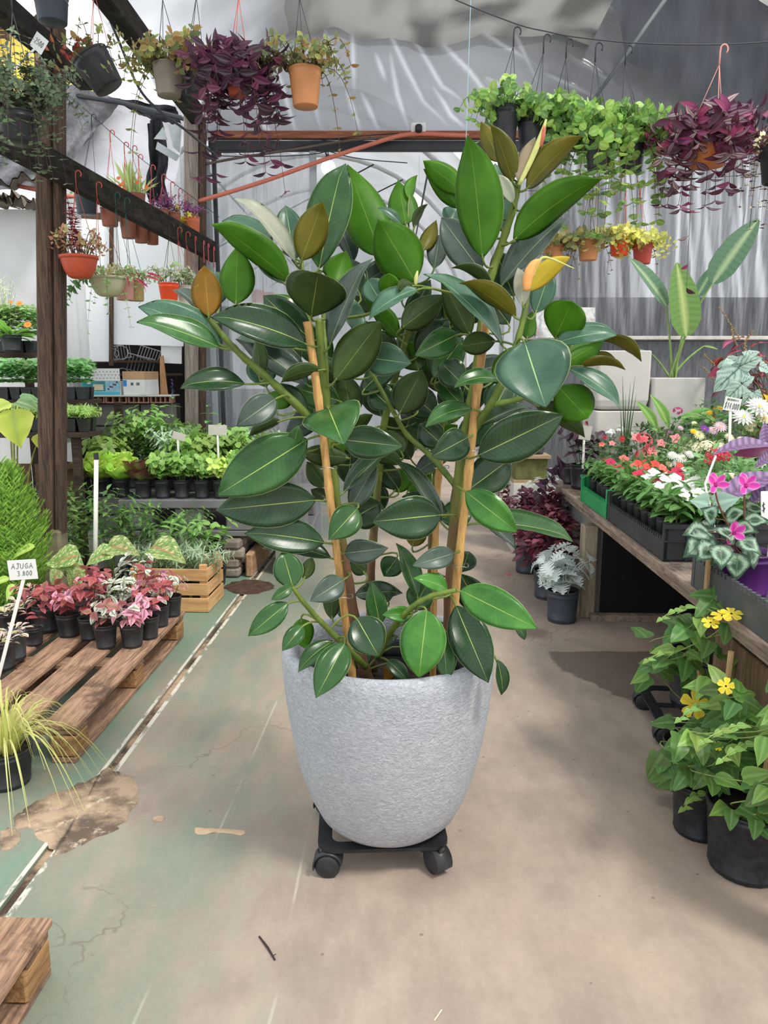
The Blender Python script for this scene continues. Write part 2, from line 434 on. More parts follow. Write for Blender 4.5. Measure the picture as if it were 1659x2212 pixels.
for j in range(nv+1):
    for i in range(nu+1):
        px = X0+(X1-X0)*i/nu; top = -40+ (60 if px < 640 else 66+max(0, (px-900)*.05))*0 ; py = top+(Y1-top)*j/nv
        p, wv = gable_pt(px, py); vs.append(p); g = .78+.75*wv  # crease whitening, with fold highlights painted into the colour
        sh = max(0, min(1, (px-1000)/300)); sh = sh*sh*(3-2*sh); g *= 1-.76*sh  # shade of cloth outside put into the colour, darker to the right
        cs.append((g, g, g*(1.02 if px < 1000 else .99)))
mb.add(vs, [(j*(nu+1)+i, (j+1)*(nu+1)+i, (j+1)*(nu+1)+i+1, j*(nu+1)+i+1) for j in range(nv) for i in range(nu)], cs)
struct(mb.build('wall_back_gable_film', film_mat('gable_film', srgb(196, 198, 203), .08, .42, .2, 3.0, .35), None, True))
# roof film over the gable, dirty
mb = MB()
def roofp(u, v):
    x = -1.0+2.62*u; y = BW+.12-2.0*v
    z = 4.03+.14*math.sin(u*9)*.3+.10*v-.06*u+.05*mnoise.noise(V((u*9, v*3, 0)))-.05*(1-v)*abs(math.sin(u*14))
    return V((x, y, z))
def roofc(u, v):
    k = .85-.62*max(0, min(1, (mnoise.noise(V((u*9, v*6, 4)))-.02+.5*(u-.4))*2.4))
    return (k, k*.99, k*.96)
grid(mb, roofp, 70, 14, roofc)
struct(mb.build('ceiling_film', film_mat('roof_film', srgb(172, 172, 170), .04, .5, .3, 4.0, .4), None, True))
# left roof slope: milky sheet
mb = MB()
grid(mb, lambda u, v: V((-1.62+1.15*u, 3.2+3.45*v, 3.42+.78*u+.05*mnoise.noise(V((u*4, v*9, 1)))+.03*math.sin(v*22))), 24, 40, lambda u, v: (lambda k: (k, k, k))(.82+.3*mnoise.noise(V((u*5, v*14, 7)))))
struct(mb.build('ceiling_left_film', film_mat('milky_film', srgb(224, 226, 230), .16, .7, .4, 5.0, .3), None, True))
# dark shade cloth hung over the right of the gable
edge = [(1285, -60), (1296, 0), (1325, 30), (1340, 62), (1352, 100), (1362, 128), (1400, 156), (1440, 186), (1478, 206), (1500, 216), (1514, 238), (1518, 300)]
ep = smoothline([V((x, y, 0)) for x, y in edge], 6)
mb = MB(); vs = []; n2 = 46
for e in ep:
    for i in range(n2+1):
        t_ = i/n2; px = e.x+(1760-e.x)*t_; py = e.y
        b = D(px, py, BW-.22); b.y += .05*math.sin(px/31+py/60)+.05*mnoise.noise(V((px/60, py/110, 5)))
        vs.append(b)
mb.add(vs, [(j*(n2+1)+i, (j+1)*(n2+1)+i, (j+1)*(n2+1)+i+1, j*(n2+1)+i+1) for j in range(len(ep)-1) for i in range(n2)])
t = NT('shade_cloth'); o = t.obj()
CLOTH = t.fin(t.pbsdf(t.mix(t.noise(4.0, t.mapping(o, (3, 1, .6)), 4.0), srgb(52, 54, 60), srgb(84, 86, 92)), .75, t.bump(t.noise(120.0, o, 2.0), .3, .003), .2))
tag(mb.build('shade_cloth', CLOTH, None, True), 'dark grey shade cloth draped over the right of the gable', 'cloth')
mb = MB(); grid(mb, lambda u, v: D(1585+150*u+24*v, -40+110*v*u+ (26*u), BW-.4)+V((0, .05*math.sin(u*7), 0)), 12, 8)
tag(mb.build('white_sheet', plain('white_sheet', srgb(205, 202, 196), .6, .08), None, True), 'pale plastic sheet hanging beside the dark shade cloth', 'plastic sheet')
# rails, frame members of the back wall
steel = plain('dark_steel', srgb(44, 46, 50), .5, .2, 6)
greysteel = plain('grey_steel', srgb(158, 164, 168), .45, .1, 5, spec=.5)
rust = wood('rail_wood', srgb(112, 66, 48), srgb(158, 100, 74), 0, .7)
z1 = D(700, 297, BW).z; xl, xr = D(452, 300, BW).x, 4.6
mb = MB(); mb.beam((xl+.03, BW-.06, z1), (xr, BW-.06, z1), .05, .055, bev=.004); struct(mb.build('trim_1', rust))
mb = MB(); z2 = D(700, 318, BW).z
mb.beam((xl, BW-.02, z2), (xr, BW-.02, z2), .05, .075, bev=.004); mb.beam((xl, BW-.05, z2+.05), (xr, BW-.05, z2+.05), .012, .018)
struct(mb.build('trim_2', steel))
zt, = (z2,)
for i, (px, wpx, mat) in enumerate(((452, 14, greysteel), (469, 8, steel), (679, 15, greysteel), (1122, 16, greysteel))):
    x = D(px, 500, BW).x; mb = MB(); mb.beam((x, BW-.02, 0), (x, BW-.02, zt), wpx*.0037, .04, up=(0, 1, 0), bev=.003)
    struct(mb.build('trim_%d' % (3+i), mat))
# clear crinkled curtain on the left of the doorway
def curtain(name, pxa, pxb, za, zb, Y, nu, nv, amp, fu, mat, colf=None, seed=0, fan=0.0):
    xa, xb = D(pxa, 600, Y).x, D(pxb, 600, Y).x; mb = MB()
    def P(u, v):
        x = xa+(xb-xa)*u
        ph = u*fu+1.6*mnoise.noise(V((u*3, v*1.6, seed)))+fan*v*u
        return V((x, Y+amp*math.sin(ph)+amp*1.2*mnoise.noise(V((u*fu*.45, v*2.2, seed+3)))+amp*.7*mnoise.noise(V((u*fu*1.3, v*7, seed+8))), zb+(za-zb)*v))
    grid(mb, lambda u, v: P(u, 1-v), nu, nv, colf); return mb.build(name, mat, None, True)
clear = film_mat('clear_film', srgb(226, 230, 236), .40, .22, .09, 7.0, .9, (1.6, 1, .5))
struct(curtain('wall_back_clear_film', 400, 674, .25, z2-.03, BW+.05, 110, 70, .035, 46, clear, None, 2, 6))
# streaky film on the right part of the back wall, sill and panel below it
zs = D(1400, 728, BW).z
def rc(u, v):  # pale streaks: sky gleam on the wrinkles painted into the colour
    s = .34+1.5*max(0, mnoise.noise(V((u*60+v*3, v*1.1, 1))))+.5*max(0, mnoise.noise(V((u*130+v*4, v*2.0, 6)))); s = min(1, s); return (s, s, s*1.01)
struct(curtain('wall_back_film', 1120, 1800, zs, z2-.03, BW, 190, 34, .022, 95, film_mat('wall_film', srgb(196, 198, 202), .30, .30, .16, 5.0, .7, (7, 1, .3)), rc, 5, 10))
mb = MB(); mb.beam((D(1122, 700, BW).x, BW-.05, zs-.01), (4.6, BW-.05, zs-.01), .06, .03, bev=.004)
struct(mb.build('trim_7', plain('sill_metal', srgb(196, 190, 182), .5, .15, 9)))
mb = MB(); mb.box(((D(1122, 700, BW).x+4.6)/2, BW+.02, zs/2-.02), (4.6-D(1122, 700, BW).x, .04, zs-.04)); struct(mb.build('wall_back_lower', wood('lower_panel', srgb(78, 80, 84), srgb(112, 114, 118), 2, .6, 10, 1, .2)))
# second greenhouse beyond the doorway: pale end wall, arches, glowing globes
mb = MB(); grid(mb, lambda u, v: V((-4.5+9*u, 14.0+.08*math.sin(u*40), 4.6*v)), 60, 8, lambda u, v: (lambda k: (k, k, k))(.75+.4*mnoise.noise(V((u*25, v*4, 2)))))
struct(mb.build('wall_far_film', film_mat('far_film', srgb(196, 198, 202), .1, .4, .4, 3.0, .3), None, True))
mb = MB()
def vault(u, v):
    a = pi*(.06+.88*u); return V((-1.95*math.cos(a)-.75, 7.3+6.6*v, 1.9+2.0*math.sin(a)+.03*mnoise.noise(V((u*9, v*11, 1)))))
grid(mb, vault, 30, 20, lambda u, v: (lambda k: (k, k, k))(.8+.35*mnoise.noise(V((u*9, v*12, 6)))))
struct(mb.build('ceiling_far_film', film_mat('far_roof', srgb(208, 210, 214), .12, .5, .35, 4.0, .3), None, True))
pipe_white = plain('white_pipe', srgb(206, 208, 208), .4, .06)
for k, y in enumerate((7.6, 9.2, 10.8, 12.4)):
    pts = [V((-1.9*math.cos(a)-.75, y, 1.85+1.95*math.sin(a))) for a in [pi*(.04+.92*i/24) for i in range(25)]]
    pts = [V((pts[0].x, y, 0))]+pts+[V((pts[-1].x, y, 0))]
    a_ = MB().tube(pts, .024, 8).build('greenhouse_arch', pipe_white, None, True)
    tag(a_, ('first', 'second', 'third', 'fourth')[k]+' white curved greenhouse arch past the doorway', 'arch pipe', 'arch pipes beyond the doorway')
for k, (x, z) in enumerate(((-1.6, 3.2), (-.6, 3.6), (.4, 3.2))):
    tag(MB().tube([(x, 7.4, z), (x+.05, 13.8, z)], .010, 5).build('roof_wire', steel), 'thin dark roof wire running under the white arches', 'wire', 'roof wires beyond the doorway')
for k, (x0, x1, y) in enumerate(((-1.9, -.1, 8.0), (-1.7, .2, 8.6), (-1.8, .0, 9.6), (-1.5, .1, 10.4))):
    tag(MB().tube([(x0, y, 2.5), (x1, y, 3.4)], .007, 5).build('brace_wire', steel), ('first', 'second', 'third', 'fourth')[k]+' slanting brace wire past the doorway', 'wire', 'brace wires beyond the doorway')
def emis(name, col, s):
    t = NT(name); return t.fin(t.n('Emission', {0: (*col, 1), 1: s}).outputs[0])
GLOBE = emis('globe_glow', (1, .99, .95), 3.0)
for (px, py, Y, r) in ((709, 362, 8.4, .075), (905, 432, 10.5, .09)):
    p = D(px, py, Y); th = thing('glowing_globe', p+V((0, 0, r)), ('small' if r < .08 else 'large')+' white glowing globe hanging beyond the doorway', 'lamp')
    MB().lathe([(r*math.sin(a), -r*math.cos(a)-r) for a in [pi*i/10 for i in range(11)]], 16).build('globe', GLOBE, th, True)
    MB().tube([(0, 0, -.01), (0, 0, .45)], .006, 5).build('cord', steel, th); MB().lathe([(.03, -.02), (.032, .03), (.012, .05)], 10).build('socket', steel, th)
# orange conduit along the wall
con = plain('orange_conduit', srgb(196, 112, 92), .5, .08, 6)
pts = smoothline([D(425, 436, BW-.14), D(560, 395, BW-.13), D(700, 345, BW-.12), D(800, 312, BW-.12), D(860, 294, BW-.12), D(905, 289, BW-.12), D(960, 291, BW-.12), D(1012, 293, BW-.10)], 6)
tag(MB().tube(pts, .017, 8).build('conduit', con, None, True), 'orange plastic conduit sloping across the doorway rail', 'conduit')
pts = smoothline([D(440, 355, BW-.1), D(520, 340, BW-.11), D(640, 322, BW-.11), D(760, 303, BW-.11), D(900, 294, BW-.11)], 5)
tag(MB().tube(pts, .010, 6).build('cable', plain('old_cable', srgb(92, 80, 72), .8, .2), None, True), 'brown sagging cable under the orange conduit', 'cable')
for q, ps in enumerate(([(470, 330), (600, 325), (720, 300), (860, 288)], [(452, 336), (560, 338), (690, 331), (800, 296)], [(640, 305), (760, 340), (880, 352)])):
    tag(MB().tube(smoothline([D(x, y, BW-.085-.012*q) for x, y in ps], 5), .004, 5).build('thin_cable', steel, None, True), 'thin black wire strung along the doorway rail', 'cable', 'thin wires on the doorway rail')
# small security lamp on a white plate
p = D(904, 277, BW-.11); th = thing('rail_lamp', p, 'black box lamp on a white square plate above the rail', 'lamp')
MB().box((0, .01, 0), (.115, .02, .09), bev=.005).build('plate', plain('white_plastic', srgb(228, 228, 226), .4, .03), th)
MB().box((.0, -.03, -.012), (.055, .06, .062), bev=.014).build('lamp_head', plain('black_plastic', srgb(26, 26, 28), .4, .2), th)

mb = MB(); mb.box((3.35, 7.6, 1.05), (4.0, .12, 2.1)); struct(mb.build('wall_dark_backing', plain('backing_dark', srgb(70, 72, 76), .9, .4, 3)))  # added dark wall behind the film, darkening its lower half
# ================================================================== RUBBER PLANT IN LARGE GREY PLANTER ON DOLLY
PC = V((0.012, 2.12, 0.0))               # pot axis
blackpl = plain('black_pot_plastic', srgb(46, 47, 50), .42, .35, 18, .2, 60)
soilm = plain('potting_soil', srgb(48, 36, 30), .95, .4, 40, .8, 120, .006)
# dolly
dmet = plain('dolly_black_metal', srgb(30, 31, 33), .5, .35, 20, .15, 80)
chrome = plain('zinc', srgb(190, 190, 192), .3, .05, 5, metal=.9)
DZ = 0.089
dol = thing('plant_dolly', (PC.x-.022, PC.y+.01, 0), 'black square metal plant dolly on castors under the grey planter', 'plant dolly', None, 0.05)
def rrect(hw, r, n=5):
    out = []
    for cx, cy, a0 in ((hw-r, hw-r, 0), (-hw+r, hw-r, pi/2), (-hw+r, -hw+r, pi), (hw-r, -hw+r, 1.5*pi)):
        for i in range(n+1): a = a0+pi/2*i/n; out.append((cx+r*math.cos(a), cy+r*math.sin(a)))
    return out
o1, o2 = rrect(.185, .045), rrect(.145, .025); n = len(o1); vs = []
for z, ring in ((DZ, o1), (DZ, o2), (DZ-.006, o2), (DZ-.010, o1)): vs += [(x, y, z) for x, y in ring]
MB().add(vs, [(k*n+i, k*n+(i+1) % n, ((k+1) % 4)*n+(i+1) % n, ((k+1) % 4)*n+i) for k in range(4) for i in range(n)]).build('frame', dmet, dol)
MB().beam((-.15, 0, DZ-.006), (.15, 0, DZ-.006), .03, .006).beam((0, -.15, DZ-.008), (0, .15, DZ-.008), .03, .006).build('cross_bar', dmet, dol)
def castor(par, x, y, rz):
    c = link('castor', None, par, (x, y, 0)); c.rotation_euler = (0, 0, rz)
    rot = M.Rotation(pi/2, 3, 'Y'); Rw = .036
    body = MB()
    for sgn in (-1, 1):
        body.lathe([(.004, -.012), (.024, -.012), (Rw, -.007), (Rw, .008), (.026, .012), (.004, .012)], 20, (sgn*.014, 0, Rw), rot=rot, capt=True)
    w_ = body.build('wheel', blackpl, c, True)
    hd = MB(); vs = []; fs = []; m_ = 14                              # curved mudguard hood
    for i in range(m_):
        a = -0.25+pi*1.02*i/(m_-1)
        for xx in (-.026, .026):
            for rr in (Rw+.002, Rw+.006): vs.append((xx, rr*math.cos(a), Rw+rr*math.sin(a)))
    for i in range(m_-1):
        b = i*4
        fs += [(b+1, b+3, b+7, b+5), (b, b+4, b+6, b+2), (b, b+1, b+5, b+4), (b+2, b+6, b+7, b+3)]
    hd.add(vs, fs); hd.box((0, .012, Rw*2+.004), (.022, .03, .02), bev=.004); hd.build('hood', blackpl, c, True)
    MB().tube([(0, .014, Rw*2), (0, .014, DZ-.01)], .006, 8).lathe([(.004, DZ-.026), (.011, DZ-.022), (.011, DZ-.016), (.004, DZ-.012)], 8, (0, .014, 0)).build('stem', chrome, c, True)
    return c
for (x, y, rz) in ((-.156, -.160, pi/2-.1), (.152, -.160, pi+.5), (-.165, .15, 1.4), (.16, .15, -.5)): castor(dol, x, y, rz)

fic = thing('potted_rubber_plant', (PC.x, PC.y, DZ), 'large potted rubber plant with broad glossy leaves in a rough grey planter', 'potted plant')
ORG = V((PC.x, PC.y, DZ))
t = NT('planter_stucco'); o = t.obj()
sn = t.noise(95.0, t.mapping(o, (1, 1, 1.6)), 3.0, .6, 1.2); sn2 = t.noise(48.0, t.mapping(o, (1, 1, 1.8)), 4.0, .6, 1.6)
hh = t.math('ADD', t.math('MULTIPLY', sn, .6), t.math('MULTIPLY', sn2, .6))
cc = t.mix(t.sstep(sn2, .35, .65), srgb(166, 170, 176), srgb(186, 189, 194))
cc = t.mix(t.math('MULTIPLY', t.sstep(t.noise(7.0, o, 5.0, .7), .58, .72), .25), cc, srgb(150, 150, 146))
STUC = t.fin(t.pbsdf(cc, .72, t.bump(hh, 1.0, .008), .3))
HP = .545; RR = .298
prof = [(.0, 0), (.160, 0), (.180, .006), (.203, .03), (.230, .085), (.257, .165), (.279, .265), (.295, .37), (.304, .46), (.306, .51), (.303, .535), (.290, .545), (.278, .543), (.268, .53), (.264, .50), (.258, .38), (.24, .27)]
pl = MB().lathe(prof, 96, capb=False)
pl = pl.build('planter', STUC, fic, True); pl.location.z = .001
MB().lathe([(.21, .2), (.236, .44), (.243, .445), (.243, .465), (.228, .465), (.222, .42)], 48, capb=False).build('nursery_pot', plain('inner_pot', srgb(30, 32, 36), .35, .15, 9), fic, True)
sb = MB(); vs = []; fs = []
for k, r in enumerate((.0, .06, .12, .18, .225)):
    for j in range(28): a = 2*pi*j/28; vs.append((r*math.cos(a), r*math.sin(a), .40+.012*mnoise.noise(V((r*14*math.cos(a), r*14*math.sin(a), 1)))))
for k in range(4):
    for j in range(28): fs.append((k*28+j, k*28+(j+1) % 28, (k+1)*28+(j+1) % 28, (k+1)*28+j))
sb.add(vs, fs); sb.build('soil', soilm, fic, True)
# leaf materials
def ficus_leaf(name, c1, c2, rib, rough=.28, trans=0.0, tc=None, spots=False, veins=.5, spec=.32, edge=None):
    t = NT(name); uv = t.n('UVMap'); sep = t.n('SeparateXYZ', {0: uv.outputs[0]}); U, Vv = sep.outputs[0], sep.outputs[1]
    av = t.math('ABSOLUTE', t.math('MULTIPLY_ADD', Vv, 2.0, -1.0))
    o = t.obj(); rnd = t.n('ObjectInfo').outputs['Random']
    n = t.noise(14.0, o, 4.0, .6)
    c = t.mix(t.sstep(n, .3, .7), c1, c2)
    ph = t.math('MULTIPLY', t.math('SUBTRACT', U, t.math('MULTIPLY', av, .14)), 120.0)
    vein = t.math('MULTIPLY', t.math('POWER', t.math('MULTIPLY_ADD', t.math('SINE', ph), .5, .5), 4.0), veins)
    c = t.mix(t.math('MULTIPLY', vein, .05), c, rib)
    hv = t.n('HueSaturation', {'Color': c, 'Value': t.math('MULTIPLY_ADD', rnd, .35, .82)}).outputs[0]
    if spots: hv = t.mix(t.math('MULTIPLY', t.sstep(t.noise(95.0, o, 2.0, .5), .66, .70), t.sstep(t.noise(9.0, o, 2.0), .45, .6)), hv, srgb(214, 170, 60))
    wr = t.math('MULTIPLY_ADD', U, -.018, .030)
    k = t.math('SUBTRACT', 1.0, t.sstep(av, t.math('MULTIPLY', wr, .55), wr))
    hv = t.mix(k, hv, rib)
    ed = t.sstep(av, .955, .985)
    hv = t.mix(t.math('MULTIPLY', ed, .75), hv, edge or srgb(172, 190, 130))
    nb = t.bump(t.math('ADD', t.math('MULTIPLY', vein, .06), t.math('MULTIPLY', k, -1.0)), .25, .002)
    nb = t.bump(t.noise(9.0, o, 2.0), .12, .02, nb)
    p = t.pbsdf(hv, t.math('MULTIPLY_ADD', n, .12, rough-.10), nb, spec)
    if trans: p = t.n('MixShader', {0: trans, 1: p, 2: t.n('BsdfTranslucent', {'Color': tc or hv}).outputs[0]}).outputs[0]
    return t.fin(p)
RIB = srgb(168, 186, 92); RIB2 = srgb(146, 172, 70)
FT = {'d': ficus_leaf('leaf_top_dark', srgb(32, 58, 34), srgb(46, 74, 46), RIB, .28),
      'm': ficus_leaf('leaf_top_mid', srgb(42, 80, 38), srgb(58, 98, 50), RIB, .28, .06),
      'b': ficus_leaf('leaf_top_bright', srgb(54, 112, 40), srgb(78, 138, 54), RIB, .28, .12),
      'l': ficus_leaf('leaf_top_bluish', srgb(54, 88, 68), srgb(76, 110, 86), srgb(160, 190, 130), .34, .06),
      'g': ficus_leaf('leaf_top_grey', srgb(54, 70, 60), srgb(74, 88, 78), srgb(150, 168, 120), .36),
      'p': ficus_leaf('leaf_young_pale', srgb(150, 160, 138), srgb(176, 174, 156), srgb(196, 206, 150), .4, .2),
      'y': ficus_leaf('leaf_young_yellow', srgb(180, 184, 70), srgb(208, 196, 80), srgb(226, 210, 110), .4, .35)}
FU = {'g': ficus_leaf('leaf_under_green', srgb(72, 126, 26), srgb(92, 148, 36), RIB2, .45, .5, srgb(134, 204, 24), veins=.7, spec=.3),
      'd': ficus_leaf('leaf_under_dark', srgb(50, 72, 32), srgb(66, 88, 40), srgb(124, 138, 66), .5, .25, srgb(70, 110, 26), veins=.4, spec=.3),
      'o': ficus_leaf('leaf_under_olive', srgb(104, 104, 30), srgb(128, 118, 36), srgb(170, 166, 66), .45, .40, srgb(150, 140, 30), veins=.4, spec=.3),
      'r': ficus_leaf('leaf_under_bronze', srgb(134, 102, 30), srgb(160, 112, 34), srgb(180, 160, 66), .45, .35, srgb(160, 120, 30), True, .3, .3),
      'y': ficus_leaf('leaf_under_yellow', srgb(206, 190, 60), srgb(226, 196, 70), srgb(236, 220, 120), .45, .4, srgb(230, 200, 40), veins=.3, spec=.3),
      'p': ficus_leaf('leaf_under_pale', srgb(176, 160, 132), srgb(196, 176, 146), srgb(206, 196, 150), .5, .3, srgb(190, 170, 130), veins=.4, spec=.3)}
FPROF = [(0, .05), (.03, .20), (.08, .43), (.16, .69), (.28, .91), (.40, 1.0), (.52, .99), (.64, .90), (.75, .74), (.85, .50), (.90, .35), (.945, .19), (.975, .09), (1, .0)]
STEMS = []      # polylines with radii, for petiole attachment
def stem(pts, r0, r1, sub=6, kind='g'):
    P3 = smoothline([D(x, y, PC.y+d)-ORG for x, y, d in pts], sub)
    n = len(P3); rs = []
    for i in range(n):
        t_ = i/(n-1); node = 1.0+.14*(1 if (i % 3 == 0) else 0); rs.append((r0+(r1-r0)*t_)*node)
    STEMS.append(P3); return P3, rs
def stemmat():
    t = NT('ficus_stem'); o = t.obj(); sep = t.n('SeparateXYZ', {0: o})
    n = t.noise(30.0, t.mapping(o, (1, 1, .35)), 5.0, .65)
    age = t.sstep(t.math('ADD', sep.outputs[2], t.math('MULTIPLY', t.math('SUBTRACT', n, .5), .5)), .72, 1.15)
    c = t.mix(age, t.mix(n, srgb(84, 56, 40), srgb(138, 104, 76)), t.mix(n, srgb(72, 86, 34), srgb(126, 146, 58)))
    return t.fin(t.pbsdf(c, .6, t.bump(n, .5, .004), .3))
SM = stemmat(); SMG = plain('ficus_branch', srgb(96, 116, 44), .5, .25, 26, .3, 60)
for nm, pts, r0, r1 in (
    ('stem', [(795, 1470, -.06), (778, 1410, -.07), (752, 1260, -.09), (730, 1120, -.10), (712, 960, -.10), (703, 850, -.10), (694, 760, -.10), (688, 690, -.10)], .017, .009),
    ('stem', [(968, 1440, -.03), (972, 1290, -.05), (986, 1080, -.06), (1008, 930, -.06), (1030, 800, -.05), (1050, 640, -.03), (1078, 545, -.02), (1106, 460, -.02), (1120, 395, -.02)], .017, .008),
    ('stem', [(805, 1450, .10), (800, 1260, .11), (812, 1100, .12), (826, 940, .13), (850, 830, .13), (880, 720, .12), (898, 615, .10)], .014, .008),
    ('stem', [(930, 1450, .12), (932, 1260, .14), (938, 1080, .15), (955, 900, .15), (968, 740, .14), (960, 640, .14)], .014, .008),
    ('stem', [(706, 945, -.10), (672, 905, -.12), (600, 836, -.16), (530, 775, -.19), (486, 730, -.20), (450, 686, -.21)], .012, .006),
    ('stem', [(790, 1440, -.12), (745, 1395, -.18), (695, 1345, -.22), (655, 1300, -.25), (632, 1268, -.26)], .009, .005),
    ('stem', [(815, 1420, -.10), (850, 1355, -.18), (890, 1312, -.22), (930, 1288, -.24), (985, 1275, -.25)], .009, .006),
    ('stem', [(1000, 965, -.06), (1040, 905, -.10), (1075, 845, -.13), (1110, 760, -.15), (1130, 690, -.15), (1140, 628, -.15)], .011, .006),
    ('stem', [(1060, 875, -.11), (1120, 862, -.12), (1170, 835, -.12), (1205, 790, -.12), (1222, 770, -.12)], .008, .005),
    ('stem', [(712, 960, -.10), (690, 830, -.06), (672, 720, -.06), (651, 565, -.04)], .009, .005),
    ('stem', [(985, 1050, -.04), (930, 985, .02), (880, 940, .04), (850, 890, .02), (800, 800, .0)], .009, .005),
    ('stem', [(706, 880, -.10), (700, 700, .0), (690, 585, .02)], .008, .005)):
    P3, rs = stem(pts, r0, r1); MB().tube(P3, rs, 9).build(nm, SM if r0 > .0125 else SMG, fic, True)
# bamboo canes with nodes and wire ties
bam = wood('bamboo', srgb(150, 108, 62), srgb(214, 172, 104), 2, .5, 8, 1.5, .2)
for pts, r in (([(766, 1500, -.14), (745, 1330, -.14), (716, 1100, -.14), (690, 880, -.14), (664, 695, -.14)], .0105), ([(975, 1440, -.10), (986, 1260, -.10), (1008, 1060, -.10), (1030, 850, -.09), (1050, 695, -.08)], .0115), ([(935, 1470, .07), (938, 1250, .08), (945, 1060, .08), (955, 960, .08)], .010)):
    P3 = smoothline([D(x, y, PC.y+d)-ORG for x, y, d in pts], 10); rs = [r*(1.18 if i % 9 == 4 else 1.0) for i in range(len(P3))]
    cane = MB().tube(P3, rs, 10).build('bamboo_cane', bam, fic, True)
    for k in (12, 24):
        if k < len(P3)-1:
            cpt = P3[k]; ring = [cpt+V((.022*math.cos(a)+.006, .02*math.sin(a), .003*math.sin(3*a))) for a in [2*pi*i/14 for i in range(15)]]
            MB().tube(ring, .0012, 4).build('wire_tie', chrome, cane)
def ficleaf(bx, by, tx, ty, vis, d, e, kind, arch=.07, fold=.19, asp=.44, pet=True, org=None):
    B = D(bx, by, PC.y+d); T = D(tx, ty, PC.y+d+e); a = T-B; L = a.length; a.normalize()
    mid = (B+T)/2; c = (V((0, 0, CAMH))-mid).normalized(); cpv = (c-a*c.dot(a)).normalized(); s = a.cross(cpv)
    wv = vis*1.22*mpp(mid); wr = max(asp*L, wv); cr = min(1, wv/wr); sr = math.sqrt(1-cr*cr)
    sg = 1 if kind[0] == 'T' else -1
    n1 = cpv*cr*sg+s*sr; n2 = cpv*cr*sg-s*sr; n = n1 if n1.z > n2.z else n2
    side = n.cross(a); nl, nw = 18, 3; NWD = 2*nw+1
    vs = []; uvs = []; tw = R.uniform(-.25, .25); ph = R.uniform(0, 6)
    O_ = ORG if org is None else org
    for i in range(nl+1):
        u = i/nl; u = u+.06*math.sin(2*pi*u)/2 if False else u
        if i >= nl-3: u = (.90, .945, .975, 1.0)[i-nl+3]
        elif i <= 2: u = (0, .03, .08)[i]
        else: u = .08+(.90-.08)*(i-2)/(nl-5)
        hw = pw(FPROF, u)*wr/2
        cen = B+a*(L*u)+n*(arch*L*4*u*(1-u))-n*(.05*L*max(0, u-.85)/.15)*(1 if arch > 0 else -.5)
        th = tw*u
        sd = side*math.cos(th)+n*math.sin(th); nn = n*math.cos(th)-side*math.sin(th)
        for j in range(NWD):
            v = (j-nw)/nw
            vs.append(cen+sd*(v*hw)+nn*(fold*abs(v)**1.3*hw*1.6+.012*L*math.sin(u*9+ph+v)*v*v)-O_); uvs.append((u, (v+1)/2))
    nT = len(vs); vs2 = list(vs)
    idb = {}
    for i in range(nl+1):
        for j in range(NWD):
            k = i*NWD+j
            if 0 < i < nl and 0 < j < NWD-1: idb[k] = len(vs2); vs2.append(vs[k]-n*.0012)
            else: idb[k] = k
    fs = []; mi = []; fuv = []
    for i in range(nl):
        for j in range(NWD-1):
            q = (i*NWD+j, (i+1)*NWD+j, (i+1)*NWD+j+1, i*NWD+j+1)
            fs.append(q); mi.append(0); fuv.append([uvs[k] for k in q])
            fs.append(tuple(idb[k] for k in reversed(q))); mi.append(1); fuv.append([uvs[k] for k in reversed(q)])
    # petiole back to the nearest stem
    if pet:
        best = None
        for P3 in STEMS:
            for q in P3:
                w3 = q+O_; dd = (w3-B).length+max(0, w3.z-B.z)*1.2
                if best is None or dd < best[0]: best = (dd, q)
        q = best[1]; Bl = B-O_
        if best[0] < .30 and (q-Bl).length > .006:
            pp = bez(q, Bl-a*min(.05, (q-Bl).length*.5)-V((0, 0, .004)), Bl+a*.01, 6)
            mbp = MB().tube(pp, [.0032, .003, .003, .003, .0028, .0024], 6, False); o0 = len(vs2)
            vs2 += [V(x) for x in mbp.v]
            for f in mbp.f: fs.append(tuple(i+o0 for i in f)); mi.append(2); fuv.append([(.5, .5)]*len(f))
    me = bpy.data.meshes.new('leaf'); me.from_pydata([tuple(x) for x in vs2], [], fs)
    ck = kind[1]
    tm, um = {'d': ('d', 'd'), 'm': ('m', 'd'), 'b': ('b', 'g'), 'l': ('l', 'd'), 'g': ('g', 'd'), 'p': ('p', 'p'), 'y': ('y', 'o'), 'o': ('m', 'o'), 'r': ('m', 'r')}[ck]
    if kind == 'Ug' : tm, um = 'm', 'g'
    if kind == 'Ud': tm, um = 'd', 'd'
    if kind == 'Uy': tm, um = 'y', 'y'
    for m in (FT[tm], FU[um], PETM): me.materials.append(m)
    me.polygons.foreach_set('material_index', mi); me.polygons.foreach_set('use_smooth', [True]*len(fs))
    ul = me.uv_layers.new(name='UVMap'); ul.data.foreach_set('uv', [x for f in fuv for q in f for x in q]); me.update()
    return link('leaf', me, fic)
PETM = plain('petiole', srgb(104, 122, 52), .5, .2, 20)
